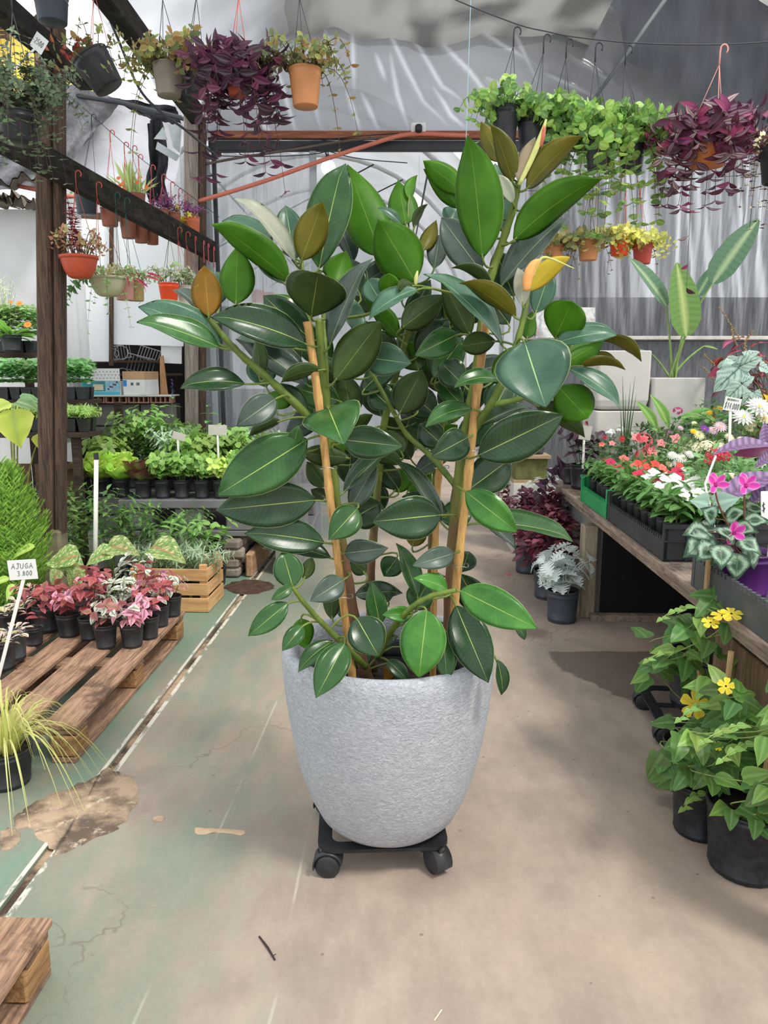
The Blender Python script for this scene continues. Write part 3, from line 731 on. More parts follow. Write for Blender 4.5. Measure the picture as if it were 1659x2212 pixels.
LEAVES = [
 (478,745,300,658,58,-.2,-.05,'Tl'), (474,750,297,690,46,-.23,-.06,'Tm',.04), (451,684,441,574,56,-.22,0,'Ur',.02), (447,687,371,621,22,-.19,.06,'Tg'),
 (510,657,512,534,64,-.1,.02,'Ug',.02), (474,657,471,584,28,-.06,.05,'Tl'), (625,607,460,480,54,-.12,-.04,'Ug',.04), (636,567,510,421,26,-.08,.0,'Tp',.05),
 (637,563,616,441,52,-.02,.05,'Tl',.03), (651,563,697,435,60,-.10,-.03,'Uo',.03), (690,579,742,347,74,-.03,.04,'Tm',.02), (824,554,752,360,84,.04,.05,'Ug',.03),
 (590,532,480,472,32,.0,.05,'Tl'), (615,613,550,560,26,-.08,.0,'Td'), (672,684,688,584,112,-.14,-.12,'Ud',.02), (712,748,796,554,40,-.12,-.03,'Tg',.03),
 (725,610,747,543,60,.0,.04,'Ug'), (659,742,459,680,64,-.17,-.08,'Td',.07), (668,730,568,638,62,-.10,-.02,'Td'), (618,748,509,728,28,-.05,.03,'Tl'),
 (561,819,554,724,28,-.15,.0,'Ud',.02), (877,485,861,391,55,.12,.06,'Ug'), (883,430,899,379,20,.16,.05,'Ug'), (1002,415,914,347,44,.04,.0,'Ug',.10),
 (993,450,917,364,38,.06,.02,'Ug',.06), (1042,556,1014,293,82,-.08,-.02,'Ug',.02), (1081,350,1040,264,38,.0,.03,'Uo',.03), (1108,393,1063,268,40,-.04,.0,'Uo',.03),
 (1120,393,1155,297,34,-.05,.0,'Up',.02), (1138,407,1255,291,46,-.04,.0,'Uo',.06), (1110,518,1295,383,68,-.06,-.03,'Ug',.09), (1085,500,1071,348,56,.04,.05,'Tl',.02),
 (1108,438,1073,375,24,-.05,.0,'Tp'), (1040,587,952,469,64,-.02,.03,'Tg',.03), (897,608,817,473,88,-.05,-.02,'Ug',.03), (915,540,942,477,30,.05,.04,'Uo'),
 (866,483,817,448,16,.03,.0,'Tl'), (1083,618,1228,463,44,.0,.02,'Tg',.04), (1140,455,1228,452,18,.03,.02,'Ug',.12), (1114,520,1180,478,28,.03,.05,'Ud'),
 (1138,630,1230,553,36,-.16,-.02,'Uy',.08), (1130,661,1120,577,28,-.16,.0,'Tp',.02), (1114,685,991,605,40,-.15,-.05,'Uo',.06), (1087,748,922,585,34,-.13,-.04,'Tl',.06),
 (1063,614,977,575,24,-.08,.0,'Ud',.1), (1199,730,1238,648,78,-.12,-.08,'Ug',.02), (1200,742,1334,720,36,-.14,.0,'Tl',.08), (1281,731,1388,776,20,-.08,.02,'Uo',.10),
 (1221,783,1303,736,52,-.10,.03,'Ug',.04), (1252,790,1350,794,22,-.10,.02,'Uo',.08), (1262,785,1332,776,18,-.06,.02,'Uo',.12), (1133,738,1178,877,134,-.22,-.10,'Tl',.03),
 (1227,796,1344,879,32,-.12,-.03,'Tl',.07), (1205,834,1272,906,76,-.10,-.08,'Ug',.04), (1158,874,1265,942,38,-.08,.0,'Ud',.10), (1033,984,1218,895,82,-.14,-.05,'Td',.04),
 (1031,924,1147,877,28,-.08,.04,'Td',.07), (1015,1056,1104,990,70,-.04,.05,'Td',.03), (1006,1062,1118,1149,58,-.16,-.05,'Tb',.05), (1039,1130,1241,1163,32,-.10,.02,'Tm',.05),
 (1010,1098,1124,1195,30,-.02,.05,'Td',.04), (988,722,898,767,50,-.08,-.05,'Tm',.05), (790,772,888,785,60,-.06,-.05,'Tl',.05), (863,893,912,799,64,-.02,.0,'Ud',.03),
 (1075,819,981,834,28,-.14,-.05,'Tm',.12), (1071,736,995,748,42,-.12,-.03,'Ud',.08), (1020,883,918,919,32,-.12,-.05,'Tm',.12), (1010,945,932,987,58,-.14,-.06,'Td',.10),
 (742,950,868,964,60,-.14,-.06,'Td',.08), (710,883,740,955,108,-.17,-.14,'Tm',.05), (748,949,805,893,26,-.12,-.02,'Ud'), (663,949,468,1071,94,-.17,-.08,'Tm',.05),
 (682,1080,466,1102,82,-.15,-.06,'Td',.05), (700,1172,529,1150,60,-.16,-.05,'Td',.06), (714,1205,566,1179,34,-.14,-.02,'Td',.07), (595,861,512,920,52,-.22,-.06,'Tg',.10),
 (530,829,388,835,38,-.2,-.06,'Td',.09), (694,798,604,825,28,-.15,-.05,'Ud',.10), (724,822,822,692,74,-.14,-.04,'Ud',.03), (666,833,510,727,54,-.06,.04,'Tg',.04),
 (575,836,556,765,56,-.04,.05,'Tl',.02), (595,884,607,843,46,-.14,.0,'Ug',.03), (666,893,590,827,30,-.08,.02,'Td',.05), (607,908,537,941,22,-.18,-.02,'Ud',.08),
 (635,959,645,920,26,-.18,-.02,'Tm',.03), (754,989,649,978,40,-.12,-.03,'Ud',.10), (703,1051,663,997,36,-.08,.02,'Ud'), (703,1074,672,1057,26,-.08,.02,'Ud'),
 (772,1098,711,1165,56,-.17,-.06,'Tm',.08), (757,1097,813,1000,42,-.06,.02,'Tg',.03), (743,1063,849,963,36,-.06,.02,'Td',.03), (952,1112,805,1127,78,-.14,-.06,'Td',.06),
 (952,1127,852,988,36,-.02,.04,'Td',.04), (851,1062,887,1007,38,.16,.04,'Ug',.03), (745,1195,837,1184,46,-.15,-.05,'Tg',.09), (790,1239,756,1208,30,-.02,.02,'Ud',.05),
 (768,1284,870,1280,36,-.04,-.02,'Td',.14), (903,1290,859,1172,34,-.12,.02,'Tm',.02), (981,1195,892,1222,40,-.14,-.05,'Tg',.12), (968,1275,894,1248,32,-.16,-.05,'Tb',.12),
 (892,1317,926,1256,50,-.10,.02,'Tm',.03), (821,1349,802,1256,38,-.12,.0,'Tm',.02), (890,1326,827,1328,30,-.18,-.04,'Tb',.10), (994,1275,1160,1357,68,-.25,-.10,'Tb',.08),
 (985,1309,1055,1475,74,-.16,-.10,'Td',.05), (1074,1425,1086,1503,22,-.22,.0,'Td',.05), (1108,1332,1135,1383,20,-.14,.0,'Td',.05), (922,1317,905,1465,82,-.24,-.05,'Tb',.05),
 (956,1359,966,1473,42,-.2,-.05,'Tm',.04), (985,1387,998,1427,20,-.14,.0,'Tm'), (770,1334,818,1418,70,-.22,-.04,'Td',.06), (745,1389,683,1507,58,-.26,-.10,'Tm',.05),
 (719,1385,643,1450,32,-.2,-.06,'Tm',.10), (650,1336,662,1402,40,-.16,.0,'Ug',.03), (654,1351,610,1406,32,-.24,-.05,'Tm',.08), (622,1302,536,1374,42,-.27,-.05,'Tm',.08),
 (631,1267,586,1296,22,-.26,-.03,'Tm',.10), (633,1269,610,1190,54,-.25,.03,'Tm',.02), (656,1252,675,1203,24,-.24,.0,'Ud',.04), (742,1252,671,1298,46,-.18,-.06,'Tg',.10),
 (717,1338,713,1248,32,-.06,.03,'Ud',.03), (837,1425,882,1469,28,-.12,-.02,'Td',.08), (780,1396,860,1374,34,-.06,.0,'Td',.10), (994,1240,1040,1320,52,.02,.05,'Td',.05),
 (998,1235,1013,1190,40,.06,.04,'Td',.05), (858,1205,829,1245,42,.06,-.02,'Tm',.05), (890,1180,912,1120,38,.08,.04,'Uo',.03),
 (824,653,793,603,46,-.06,.02,'Tl',.04), (840,646,840,589,40,-.10,-.04,'Ug',.04), (895,616,858,626,30,-.12,-.04,'Ud',.08), (901,624,795,687,34,-.13,-.05,'Tl',.08),
 (745,690,789,677,56,-.02,.02,'Tl',.05), (868,708,961,638,52,.0,.04,'Ud',.03), (938,580,950,505,36,.06,.04,'Tg',.03), (1016,724,954,603,48,-.04,.02,'Ud',.03),
 (969,488,985,450,42,.08,.04,'Tl',.03), (893,493,922,440,16,.08,.02,'Ud'), (1138,732,1150,673,28,-.06,.03,'Ug',.03), (1157,677,1189,583,44,-.10,.03,'Tl',.02),
 (1100,700,1040,620,50,.0,.04,'Td',.03), (905,700,930,640,44,.06,.03,'Td'), (812,820,790,700,60,.08,.05,'Td',.03), (940,820,985,720,66,.08,.04,'Td',.03),
 (780,640,740,560,56,.06,.05,'Td',.03), (860,560,850,470,50,.14,.05,'Td'), (1060,900,1100,820,60,.04,.05,'Td',.03), (640,800,600,700,50,.06,.05,'Td',.03),
 (700,650,640,600,50,.06,.03,'Td'), (1020,700,1050,600,60,.06,.03,'Td'), (1110,640,1070,540,52,.06,.03,'Td',.03), (905,800,870,700,66,.12,.05,'Ud',.03),
 (820,1000,780,920,56,.10,.03,'Td',.03), (900,960,930,880,56,.10,.03,'Ud',.03), (990,900,960,820,50,.12,.03,'Td',.03), (830,1100,795,1040,44,.14,.03,'Td',.03),
 (760,900,740,800,56,.06,.03,'Ud',.03), (880,1060,930,1010,50,.18,.03,'Ug',.03), (800,760,770,690,48,.14,.03,'Td'), (950,700,990,650,50,.14,.03,'Td'),
 (845,880,800,840,50,.05,.03,'Td',.06), (870,980,830,930,48,.08,.03,'Ud',.05), (955,960,905,915,50,.04,.02,'Td',.05), (1000,830,950,780,52,.03,.02,'Td',.04),
 (870,1400,905,1440,30,.0,.0,'Td',.06), (850,1440,830,1470,26,-.08,.0,'Ur',.05), (800,1410,760,1440,34,.06,.0,'Td',.06), (1010,1400,1050,1430,34,.02,.0,'Td',.06),
 (900,1340,940,1380,40,.0,.02,'Td',.06), (760,1330,735,1300,36,.06,.02,'Td',.06), (840,1300,820,1260,34,.06,.02,'Td',.05)]
rf = random.Random(21)
for k in range(46):                                   # inner foliage between the stems
    x = rf.gauss(860, 105); y = rf.uniform(560, 1130); an = rf.uniform(0, 2*pi); ln_ = rf.uniform(70, 110)
    LEAVES.append((x, y, x+ln_*math.cos(an), y-ln_*(.25+.75*abs(math.sin(an))), rf.uniform(34, 62), rf.uniform(.02, .22), rf.uniform(-.02, .06), rf.choice(('Td', 'Td', 'Tm', 'Ud', 'Tg', 'Ug')), .05))
for L_ in LEAVES: ficleaf(*L_)
# growing tips: rolled sheaths
red = plain('bud_red', srgb(176, 92, 66), .4, .15, 30); orgm = plain('bud_orange', srgb(224, 156, 84), .4, .1, 30); lim = plain('bud_lime', srgb(186, 190, 110), .4, .1, 30)
for pts, r, m in (([(1121,400),(1150,340),(1170,290),(1180,258)], .006, lim), ([(1166,318),(1172,290),(1177,266)], .006, red), ([(1137,628),(1140,598),(1152,572),(1166,562)], .010, orgm), ([(1150,600),(1162,570),(1180,556),(1240,580)], .003, lim), ([(450,686),(448,676),(445,664)], .004, lim), ([(898,615),(899,600),(902,585)], .004, lim)):
    P3 = smoothline([D(x, y, PC.y-.06 if y < 450 else PC.y-.19)-ORG for x, y in pts], 4); n = len(P3)
    MB().tube(P3, [r*(.35+.9*math.sin(pi*min(.98, .15+.85*i/(n-1)))) for i in range(n)], 7).build('bud_sheath', m, fic, True)
# ================================================================== PLANT KIT
def potmesh(key, mat, rt, rb, h, rings=((.90, .02),), n=20, rim=.03, smooth=True):
    """nursery pot, outside with rim and rings, inside wall down to the soil level"""
    if key in LC: return LC[key]
    pr = [(0, 0), (rb*.96, 0), (rb, .02*h)]
    z0 = .06*h; zs = sorted([z for z, _ in rings])
    for z in zs:
        r = rb+(rt-rb)*z; pr += [(r, (z-.03)*h), (r*1.025, (z-.015)*h), (r*1.025, (z+.012)*h), (r, (z+.027)*h)]
    pr += [(rt*.99, h*.95), (rt*(1+rim), h*.96), (rt*(1+rim), h), (rt*(.96), h), (rt*.94, h*.86)]
    LC[key] = MB().lathe(pr, n, capb=False).mesh(key, mat, smooth); return LC[key]
def soilmesh(key, r, z):
    if key in LC: return LC[key]
    mb = MB(); n = 14; vs = [(0, 0, z+.004)]+[(r*math.cos(2*pi*i/n), r*math.sin(2*pi*i/n), z+R.uniform(-.004, .003)) for i in range(n)]
    mb.add(vs, [(0, i+1, (i+1) % n+1) for i in range(n)]); LC[key] = mb.mesh(key, soilm, True); return LC[key]
def potted(name, loc, label, cat, group, rt, h, mat=None, taper=.8, rz=0.0, key=None, rings=((.12, 0), (.84, 0)), soil=True):
    th = thing(name, loc, label, cat, group, rz)
    mat = mat or blackpl; key = key or '%s_%d_%d_%d' % (mat.name, rt*1000, h*1000, taper*100)
    link('pot', potmesh('pot_'+key, mat, rt, rt*taper, h, rings), th)
    if soil: link('soil', soilmesh('soil_'+key, rt*(taper+(1-taper)*.86)*.95, h*.86), th)
    return th
def cf(mid, edge, rib=None, tip=None):
    rib = rib or tone(mid, 1.5)
    def f(u, v):
        c = lerp(mid, edge, max(0, abs(v)-.35)/.65) if abs(v) > .01 else rib
        if tip: c = lerp(c, tip, max(0, u-.6)*1.5)
        return c
    return f
def spotty(base, spot, dens=.5, seed=1):
    def f(u, v):
        k = mnoise.noise(V((u*9, v*5, seed))); return lerp(base, spot, 1 if k > .5-dens else 0)
    return f
def stems_and_leaves(th, z0, specs, stemmat_, leaves, obj=True, name_stems='stems', joined='foliage', jl=None, seedr=0.0):
    """specs: list of polylines(world-local points). leaves(i, pts) -> [(mesh, pos, dir, normal, scale)]"""
    mb = MB(); jm = MB()
    for pts, r in specs: mb.tube(pts, [r*(1-.55*i/(len(pts)-1)) for i in range(len(pts))], 5)
    if specs: mb.build(name_stems, stemmat_, th, True)
def joinleaves(th, lst, name='foliage', mat=None, tint=(.75, 1.2)):
    jm = MB()
    for me, p, a, n, s in lst: addleaf(jm, me, p, a, n, s, R.uniform(*tint))
    o = jm.build(name, mat or foil(), th, True); o['kind'] = 'stuff'; return o
def objleaves(th, lst, name='leaf'):
    for me, p, a, n, s in lst: leafobj(me, th, p, a, n, s, name)
def stemtubes(th, lines, r, mat, name='stems'):
    mb = MB()
    for pts in lines:
        k = len(pts); mb.tube(pts, [r*(1-.5*i/max(1, k-1)) for i in range(k)], 5, False)
    return mb.build(name, mat, th, True)
def upn(a, jit=.35):
    n = V((0, 0, 1))+V((R.uniform(-jit, jit), R.uniform(-jit, jit), 0))
    return n
GREENSTEM = plain('green_stem', srgb(96, 118, 58), .6, .2, 30)
DARKSTEM = plain('dark_stem', srgb(74, 50, 46), .7, .2, 30)
BROWNSTEM = plain('brown_stem', srgb(104, 82, 60), .8, .2, 30)
def arcs(n, base_r, z0, h, spread, sag=0.0, az=None, k=6, hv=.25):
    """n arching stems from the pot mouth"""
    out = []
    for i in range(n):
        a = (2*pi*i/n+R.uniform(-.4, .4)) if az is None else R.uniform(*az)
        r0 = base_r*R.uniform(.1, .8); H = h*R.uniform(1-hv, 1+hv*.4); S = spread*R.uniform(.5, 1.1)
        d = V((math.cos(a), math.sin(a), 0)); p0 = d*r0+V((0, 0, z0))
        out.append(bez(p0, p0+d*S*.25+V((0, 0, H*.75)), p0+d*S+V((0, 0, H-sag*R.uniform(.6, 1.2))), k))
    return out
def pairs(lines, me, s0, s1, step=1, start=1, droop=-.15, whorl=2, top=True):
    """leaves in opposite pairs along every stem"""
    out = []
    for pts in lines:
        k = len(pts); side = R.uniform(0, pi)
        for i in range(start, k, step):
            t_ = (pts[min(i+1, k-1)]-pts[i-1]).normalized(); s = s0+(s1-s0)*i/(k-1)
            side += pi/2
            for w_ in range(whorl):
                a = side+2*pi*w_/whorl
                x = t_.orthogonal().normalized(); y = t_.cross(x)
                d = (x*math.cos(a)+y*math.sin(a)+t_*.35+V((0, 0, droop))).normalized()
                m_ = R.choice(me) if isinstance(me, list) else me
                out.append((m_, pts[i], d, t_+V((0, 0, .6))+V((R.uniform(-.3, .3), R.uniform(-.3, .3), 0)), s*R.uniform(.75, 1.2)))
    return out
def blob(n, c, rad, me, s, up=.6, shell=.55):
    """n leaves over an ellipsoid"""
    out = []; c = V(c)
    for _ in range(n):
        d = rdir(-25, 90); rr = R.uniform(shell, 1.0)
        p = c+V((d.x*rad[0], d.y*rad[1], d.z*rad[2]))*rr
        a = (V((d.x, d.y, d.z*.4))+V((R.uniform(-.6, .6), R.uniform(-.6, .6), R.uniform(-.5, .3)))).normalized()
        m_ = R.choice(me) if isinstance(me, list) else me
        out.append((m_, p, a, d+V((0, 0, up)), s*R.uniform(.6, 1.25)))
    return out
def hanger(th, z_rim, r, ztop, mat, nw=3, hook=True, name='hanger', dx=0.0, dy=0.0, hr=.016, wr=.0016):
    """hanging wires that meet under a hook; local coordinates of the pot"""
    mb = MB(); top = V((dx, dy, ztop))
    for i in range(nw):
        a = 2*pi*i/nw+.5; mb.tube([(r*math.cos(a), r*math.sin(a), z_rim), top], wr, 4)
    if hook:
        pts = [top, top+V((0, 0, .05))]+[top+V((hr-hr*math.cos(q), 0, .05+hr*1.2*math.sin(q)+.01)) for q in [pi*i/8*1.25 for i in range(1, 9)]]
        mb.tube(pts, .0035, 6)
    return mb.build(name, mat, th, True)
# letter strokes for hand-written cards (unit box)
GL = {'A': [[(0,0),(.5,1),(1,0)], [(.2,.4),(.8,.4)]], 'J': [[(.2,1),(1,1)], [(.65,1),(.65,.15),(.4,0),(.1,.15)]], 'U': [[(0,1),(.05,.2),(.4,0),(.8,.2),(.9,1)]],
      'G': [[(.9,.85),(.5,1),(.05,.55),(.4,0),(.9,.2),(.9,.5),(.5,.5)]], '3': [[(0,.95),(.6,1),(.75,.75),(.3,.55),(.8,.35),(.6,.02),(0,.05)]], '.': [[(.4,.0),(.5,.06)]],
      '8': [[(.5,.52),(.1,.75),(.5,1),(.85,.75),(.5,.52),(.08,.25),(.5,0),(.9,.25),(.5,.52)]], '0': [[(.5,1),(.1,.6),(.2,.1),(.5,0),(.85,.3),(.85,.8),(.5,1)]],
      '1': [[(.2,.75),(.55,1),(.55,0)]], '4': [[(.7,0),(.7,1),(.05,.35),(.95,.35)]], '$': [[(.85,.85),(.45,.95),(.1,.72),(.8,.35),(.5,.06),(.05,.15)], [(.45,1.15),(.45,-.15)]],
      '2': [[(.05,.8),(.4,1),(.8,.75),(.05,0),(.9,0)]], '5': [[(.85,1),(.15,1),(.1,.55),(.6,.6),(.85,.3),(.5,0),(.05,.1)]], '~': [[(0,.4),(.2,.7),(.4,.3),(.6,.7),(.8,.3),(1,.6)]],
      'B': [[(.1,0),(.1,1),(.7,.9),(.7,.6),(.1,.52),(.8,.4),(.8,.1),(.1,0)]], 'E': [[(.9,1),(.1,1),(.1,0),(.9,0)], [(.1,.5),(.7,.5)]], 'N': [[(.1,0),(.1,1),(.85,0),(.85,1)]], 'O': [[(.5,1),(.05,.5),(.5,0),(.95,.5),(.5,1)]], 'I': [[(.5,0),(.5,1)]], ' ': []}
INK = plain('ink', srgb(70, 70, 76), .6, .05)
CARD = plain('card_white', srgb(226, 226, 222), .5, .02)
STICK = plain('white_stick', srgb(232, 230, 224), .5, .05)
def writing(par, lines, w_, h_, y=-.0012, thick=.0016):
    """lines: (text, x, z, char height, char width, slant) on a card facing -y"""
    mb = MB()
    for text, x, z, ch, cw, sl in lines:
        for c in text:
            for st in GL.get(c, []):
                mb.tube([(x+(p[0]+sl*p[1])*cw*.75, y, z+p[1]*ch) for p in st], thick*.5, 4)
            x += cw*(.5 if c in '. ' else 1.0)
    return mb.build('writing', INK, par)
def card(loc, w_, h_, lines, label, rz=0.0, tilt=0.0, roll=0.0, stick=None, group=None, thick=.0016):
    """price card; loc = bottom centre of the card; stick = end point relative to loc"""
    th = thing('price_card', loc, label, 'price card', group, rz)
    c = MB().box((0, 0, h_/2), (w_, .0016, h_), bev=.0006).build('card', CARD if lines else plain('card_beige_shade', srgb(186, 184, 172), .7, .08, 20), th); c.rotation_euler = (tilt, roll, 0)  # blank cards: beige, with their shade put into the colour
    if lines: writing(c, lines, w_, h_, thick=thick)
    if stick is not None:
        MB().beam((0, .003, .01), stick, .014, .004, up=(0, 1, 0)).build('stick', STICK, th)
    return th
# ================================================================== LEFT SIDE, FLOOR LEVEL
palw = wood('pallet_wood', srgb(108, 84, 68), srgb(184, 148, 120), 1, .85, 16, 1, .5, srgb(86, 66, 54))
palw2 = wood('pallet_wood_block', srgb(116, 84, 54), srgb(178, 138, 94), 1, .85, 12, 1, .4)
def pallet(loc, rz, label, L=1.36, nb=6, W=1.03, hgt=.145):
    """four-way pallet: x = 0 is the edge on the aisle, boards run along y"""
    th = thing('wooden_pallet', loc, label, 'pallet', 'wooden pallets', rz)
    bw = .130; gap = (W-nb*bw)/(nb-1) if nb > 1 else 0; rr = random.Random(5)
    for i in range(nb):
        x = -bw/2-i*(bw+gap); l = L+rr.uniform(-.02, .01)
        MB().box((x, L/2+rr.uniform(-.008, .008), hgt-.010+rr.uniform(-.001, .001)), (bw, l, .020), bev=.003).build('board', palw, th)
    for y in (.06, L/2, L-.06):
        MB().box((-W/2, y, hgt-.031), (W-.01, .10, .020), bev=.003).build('cross_board', wood('pallet_cross', srgb(98, 76, 62), srgb(158, 126, 102), 0, .85, 16, 1, .5, srgb(86, 66, 54)), th)
        for x in (-.055, -W/2, -W+.055):
            MB().box((x, y, .061), (.095, .115, .079), bev=.006).build('block', palw2, th)
    for x in (-.055, -W/2, -W+.055):
        MB().box((x, L/2, .0105), (.09, L, .020), bev=.003).build('bottom_board', palw, th)
    return th
PZ = .145
pc = G(164, 1569, PZ)
PAL = pallet((pc.x, pc.y, .0005), AROT, 'weathered wooden pallet carrying black pots of pink-leaved plants', 1.36)
pallet((G(70, 1985, PZ).x, G(70, 1985, PZ).y-1.36*.999, .0005), AROT, 'pallet of grey weathered boards, empty, beside the white painted line')

# ---- spotted-leaf plants (red, pink, white) on the pallet
dkg = srgb(58, 84, 50)
HL = {'red': [leaf('hyp_red%d' % k, 'ovate', .62, (lambda s: lambda u, v: lerp(srgb(198, 78, 84), srgb(120, 66, 58), .5+.5*mnoise.noise(V((u*7, v*4, s)))) if abs(v) > .01 else srgb(110, 86, 60))(k), 8, 3, .28, .10) for k in (1, 2)],
      'dull': [leaf('hyp_dull', 'ovate', .6, cf(srgb(142, 84, 74), srgb(170, 92, 84), srgb(104, 92, 60)), 6, 2, .28, .1)],
      'pink': [leaf('hyp_pink%d' % k, 'ovate', .62, (lambda s: lambda u, v: lerp(srgb(232, 156, 176), srgb(112, 90, 76), max(0, mnoise.noise(V((u*8, v*5, s))))*1.4) if abs(v) > .01 else srgb(112, 104, 76))(k+5), 8, 3, .28, .10) for k in (1, 2)],
      'white': [leaf('hyp_white%d' % k, 'ovate', .6, (lambda s: lambda u, v: lerp(srgb(228, 232, 218), srgb(84, 112, 66), max(0, .15+mnoise.noise(V((u*8, v*5, s))))*1.5) if abs(v) > .01 else srgb(82, 110, 60))(k+9), 8, 3, .28, .10) for k in (1, 2)]}
def hyp(px, py, cols, label, r=.052, h=.105, nst=5, ht=.12, sc=.05, z=PZ, sp_=.075):
    p = G(px, py, z); th = potted('potted_spotted_plant', (p.x, p.y, z), label, 'potted plant', 'spotted-leaf plants on the pallet', r, h, taper=.78)
    ln = arcs(nst, r*.6, h*.86, ht, sp_, .02, k=5)
    stemtubes(th, ln, .0022, DARKSTEM)
    ms = [m for c in cols for m in HL[c]]
    objleaves(th, pairs(ln, ms, sc, sc*1.05, 1, 1, -.2))
H_ = [(75, 1392, ['red', 'dull'], 'red spotted plant with one tall bare stem in a small black pot', .044, .085, 2, .22, .055),
      (150, 1373, ['pink', 'red'], 'pink and red spotted plant in ribbed black pot on the second board', .058, .115, 6, .15, .058),
      (196, 1380, ['red', 'dull'], 'bushy bronze-red spotted plant, the tallest red one, on the pallet', .052, .11, 6, .24, .06),
      (230, 1398, ['white', 'dull'], 'white spotted plant with green veins in black pot over the board gap', .053, .115, 6, .13, .056),
      (287, 1396, ['pink', 'pink', 'white'], 'pale pink spotted plant in black pot on the edge board corner', .055, .115, 5, .13, .06),
      (322, 1378, ['pink', 'red'], 'rosy spotted plant tucked behind the pale pink one on the pallet', .052, .11, 5, .16, .058),
      (345, 1352, ['red', 'dull', 'white'], 'red spotted plant beside the wooden crate on the pallet', .052, .11, 5, .17, .056),
      (372, 1330, ['pink', 'white'], 'pink-white spotted plant at the far corner of the pallet', .052, .11, 5, .13, .056),
      (105, 1362, ['dull', 'red'], 'dull red spotted plant standing behind the thin red one', .07, .14, 5, .12, .055),
      (270, 1350, ['white'], 'white spotted plant in the back row of the pallet', .052, .11, 6, .20, .056),
      (215, 1345, ['red', 'pink'], 'red and pink spotted plant hidden in the back row', .052, .11, 5, .22, .056),
      (310, 1325, ['white', 'red'], 'white and red spotted plant in the row by the crate', .052, .11, 5, .22, .056)]
for px, py, cols, lab, r, h, n_, ht, sc in H_: hyp(px, py, cols, lab, r, h, n_, ht, sc)
# ---- ajuga
AJ = [leaf('aj%d' % k, 'spoon', .5, (lambda s: lambda u, v: lerp(srgb(150, 120, 112), srgb(232, 222, 196), max(0, min(1, abs(v)*1.3-.1+.4*mnoise.noise(V((u*6, v*4, s)))))))(k), 5, 2, .3, .15) for k in (1, 2)]+[leaf('aj3', 'spoon', .5, cf(srgb(150, 160, 96), srgb(222, 218, 160)), 5, 2, .3, .15)]
greypot = plain('grey_pot_plastic', srgb(66, 70, 76), .55, .25, 10, .15, 50)
for px, py, m_, lab in ((30, 1422, greypot, 'variegated cream ajuga in a dusty grey pot beside the price card'), (5, 1444, blackpl, 'variegated ajuga in a black pot holding the price card stick'),
                        (52, 1352, blackpl, 'cream ajuga in a black pot behind the thin red plant'), (118, 1330, blackpl, 'cream and mauve ajuga in the back row of the pallet'), (15, 1372, blackpl, 'cream ajuga behind the dusty grey pot'), (70, 1322, blackpl, 'pale ajuga under the caladium leaves')):
    p = G(px, py, PZ); th = potted('potted_ajuga', (p.x, p.y, PZ), lab, 'potted plant', 'ajuga pots on the pallet', .058, .125, m_, .88)
    lst = []
    for i in range(34):
        a = R.uniform(0, 2*pi); rr = R.uniform(0, .05); d = V((math.cos(a), math.sin(a), R.uniform(.1, .9)))
        lst.append((R.choice(AJ), V((rr*math.cos(a), rr*math.sin(a), .105+R.uniform(0, .03))), d, V((-d.x*.5, -d.y*.5, 1)), R.uniform(.035, .055)))
    objleaves(th, lst)
# ---- hand-written price card AJUGA
p0 = G(8, 1420, PZ+.10); pc_ = D(52, 1252, p0.y)
cw = 62*mpp(pc_); ch = 44*mpp(pc_)
cd = card(pc_, cw, ch, [('AJUGA', -cw*.38, ch*.56, ch*.26, cw*.155, .25), ('3.800', -cw*.20, ch*.20, ch*.24, cw*.12, .15)], 'white price card hand-lettered AJUGA on a slanting white stick', 0, 0, -.06, (p0-pc_)*1.3, thick=.0024)
# ---- sedge with thin pale arching blades
sg = G(18, 1690, 0); th = potted('potted_sedge', (sg.x, sg.y, 0), 'yellow-green grassy sedge spilling from a black pot beside the pallet corner', 'potted plant', None, .085, .13, taper=.85)
mb = MB(); rr = random.Random(11)
for i in range(170):
    a = rr.uniform(0, 2*pi); L = rr.uniform(.22, .42); lean = rr.uniform(.15, 1.0); d = V((math.cos(a), math.sin(a), 0))
    p0 = d*rr.uniform(0, .045)+V((0, 0, .11)); top = p0+d*L*lean*.45+V((0, 0, L*(1.0-.35*lean))); end = p0+d*L*lean*1.05+V((0, 0, L*(.55-1.0*lean)))
    pts = bez(p0, top, end, 9); wd = rr.uniform(.0018, .0034); sv = V((-d.y, d.x, 0)); c = lerp(srgb(196, 206, 108), srgb(226, 226, 150), rr.random()); cd2 = lerp(c, srgb(120, 150, 60), .5)
    vs = []; cs = []
    for k, q in enumerate(pts):
        ww = wd*(1-.85*(k/8)**2); vs += [q-sv*ww, q+V((0, 0, -ww*.4)), q+sv*ww]; cs += [c, cd2, c]
    mb.add(vs, [f for k in range(8) for f in ((k*3, k*3+1, k*3+4, k*3+3), (k*3+1, k*3+2, k*3+5, k*3+4))], cs)
mb.build('blades', foil(), th, True)['kind'] = 'stuff'
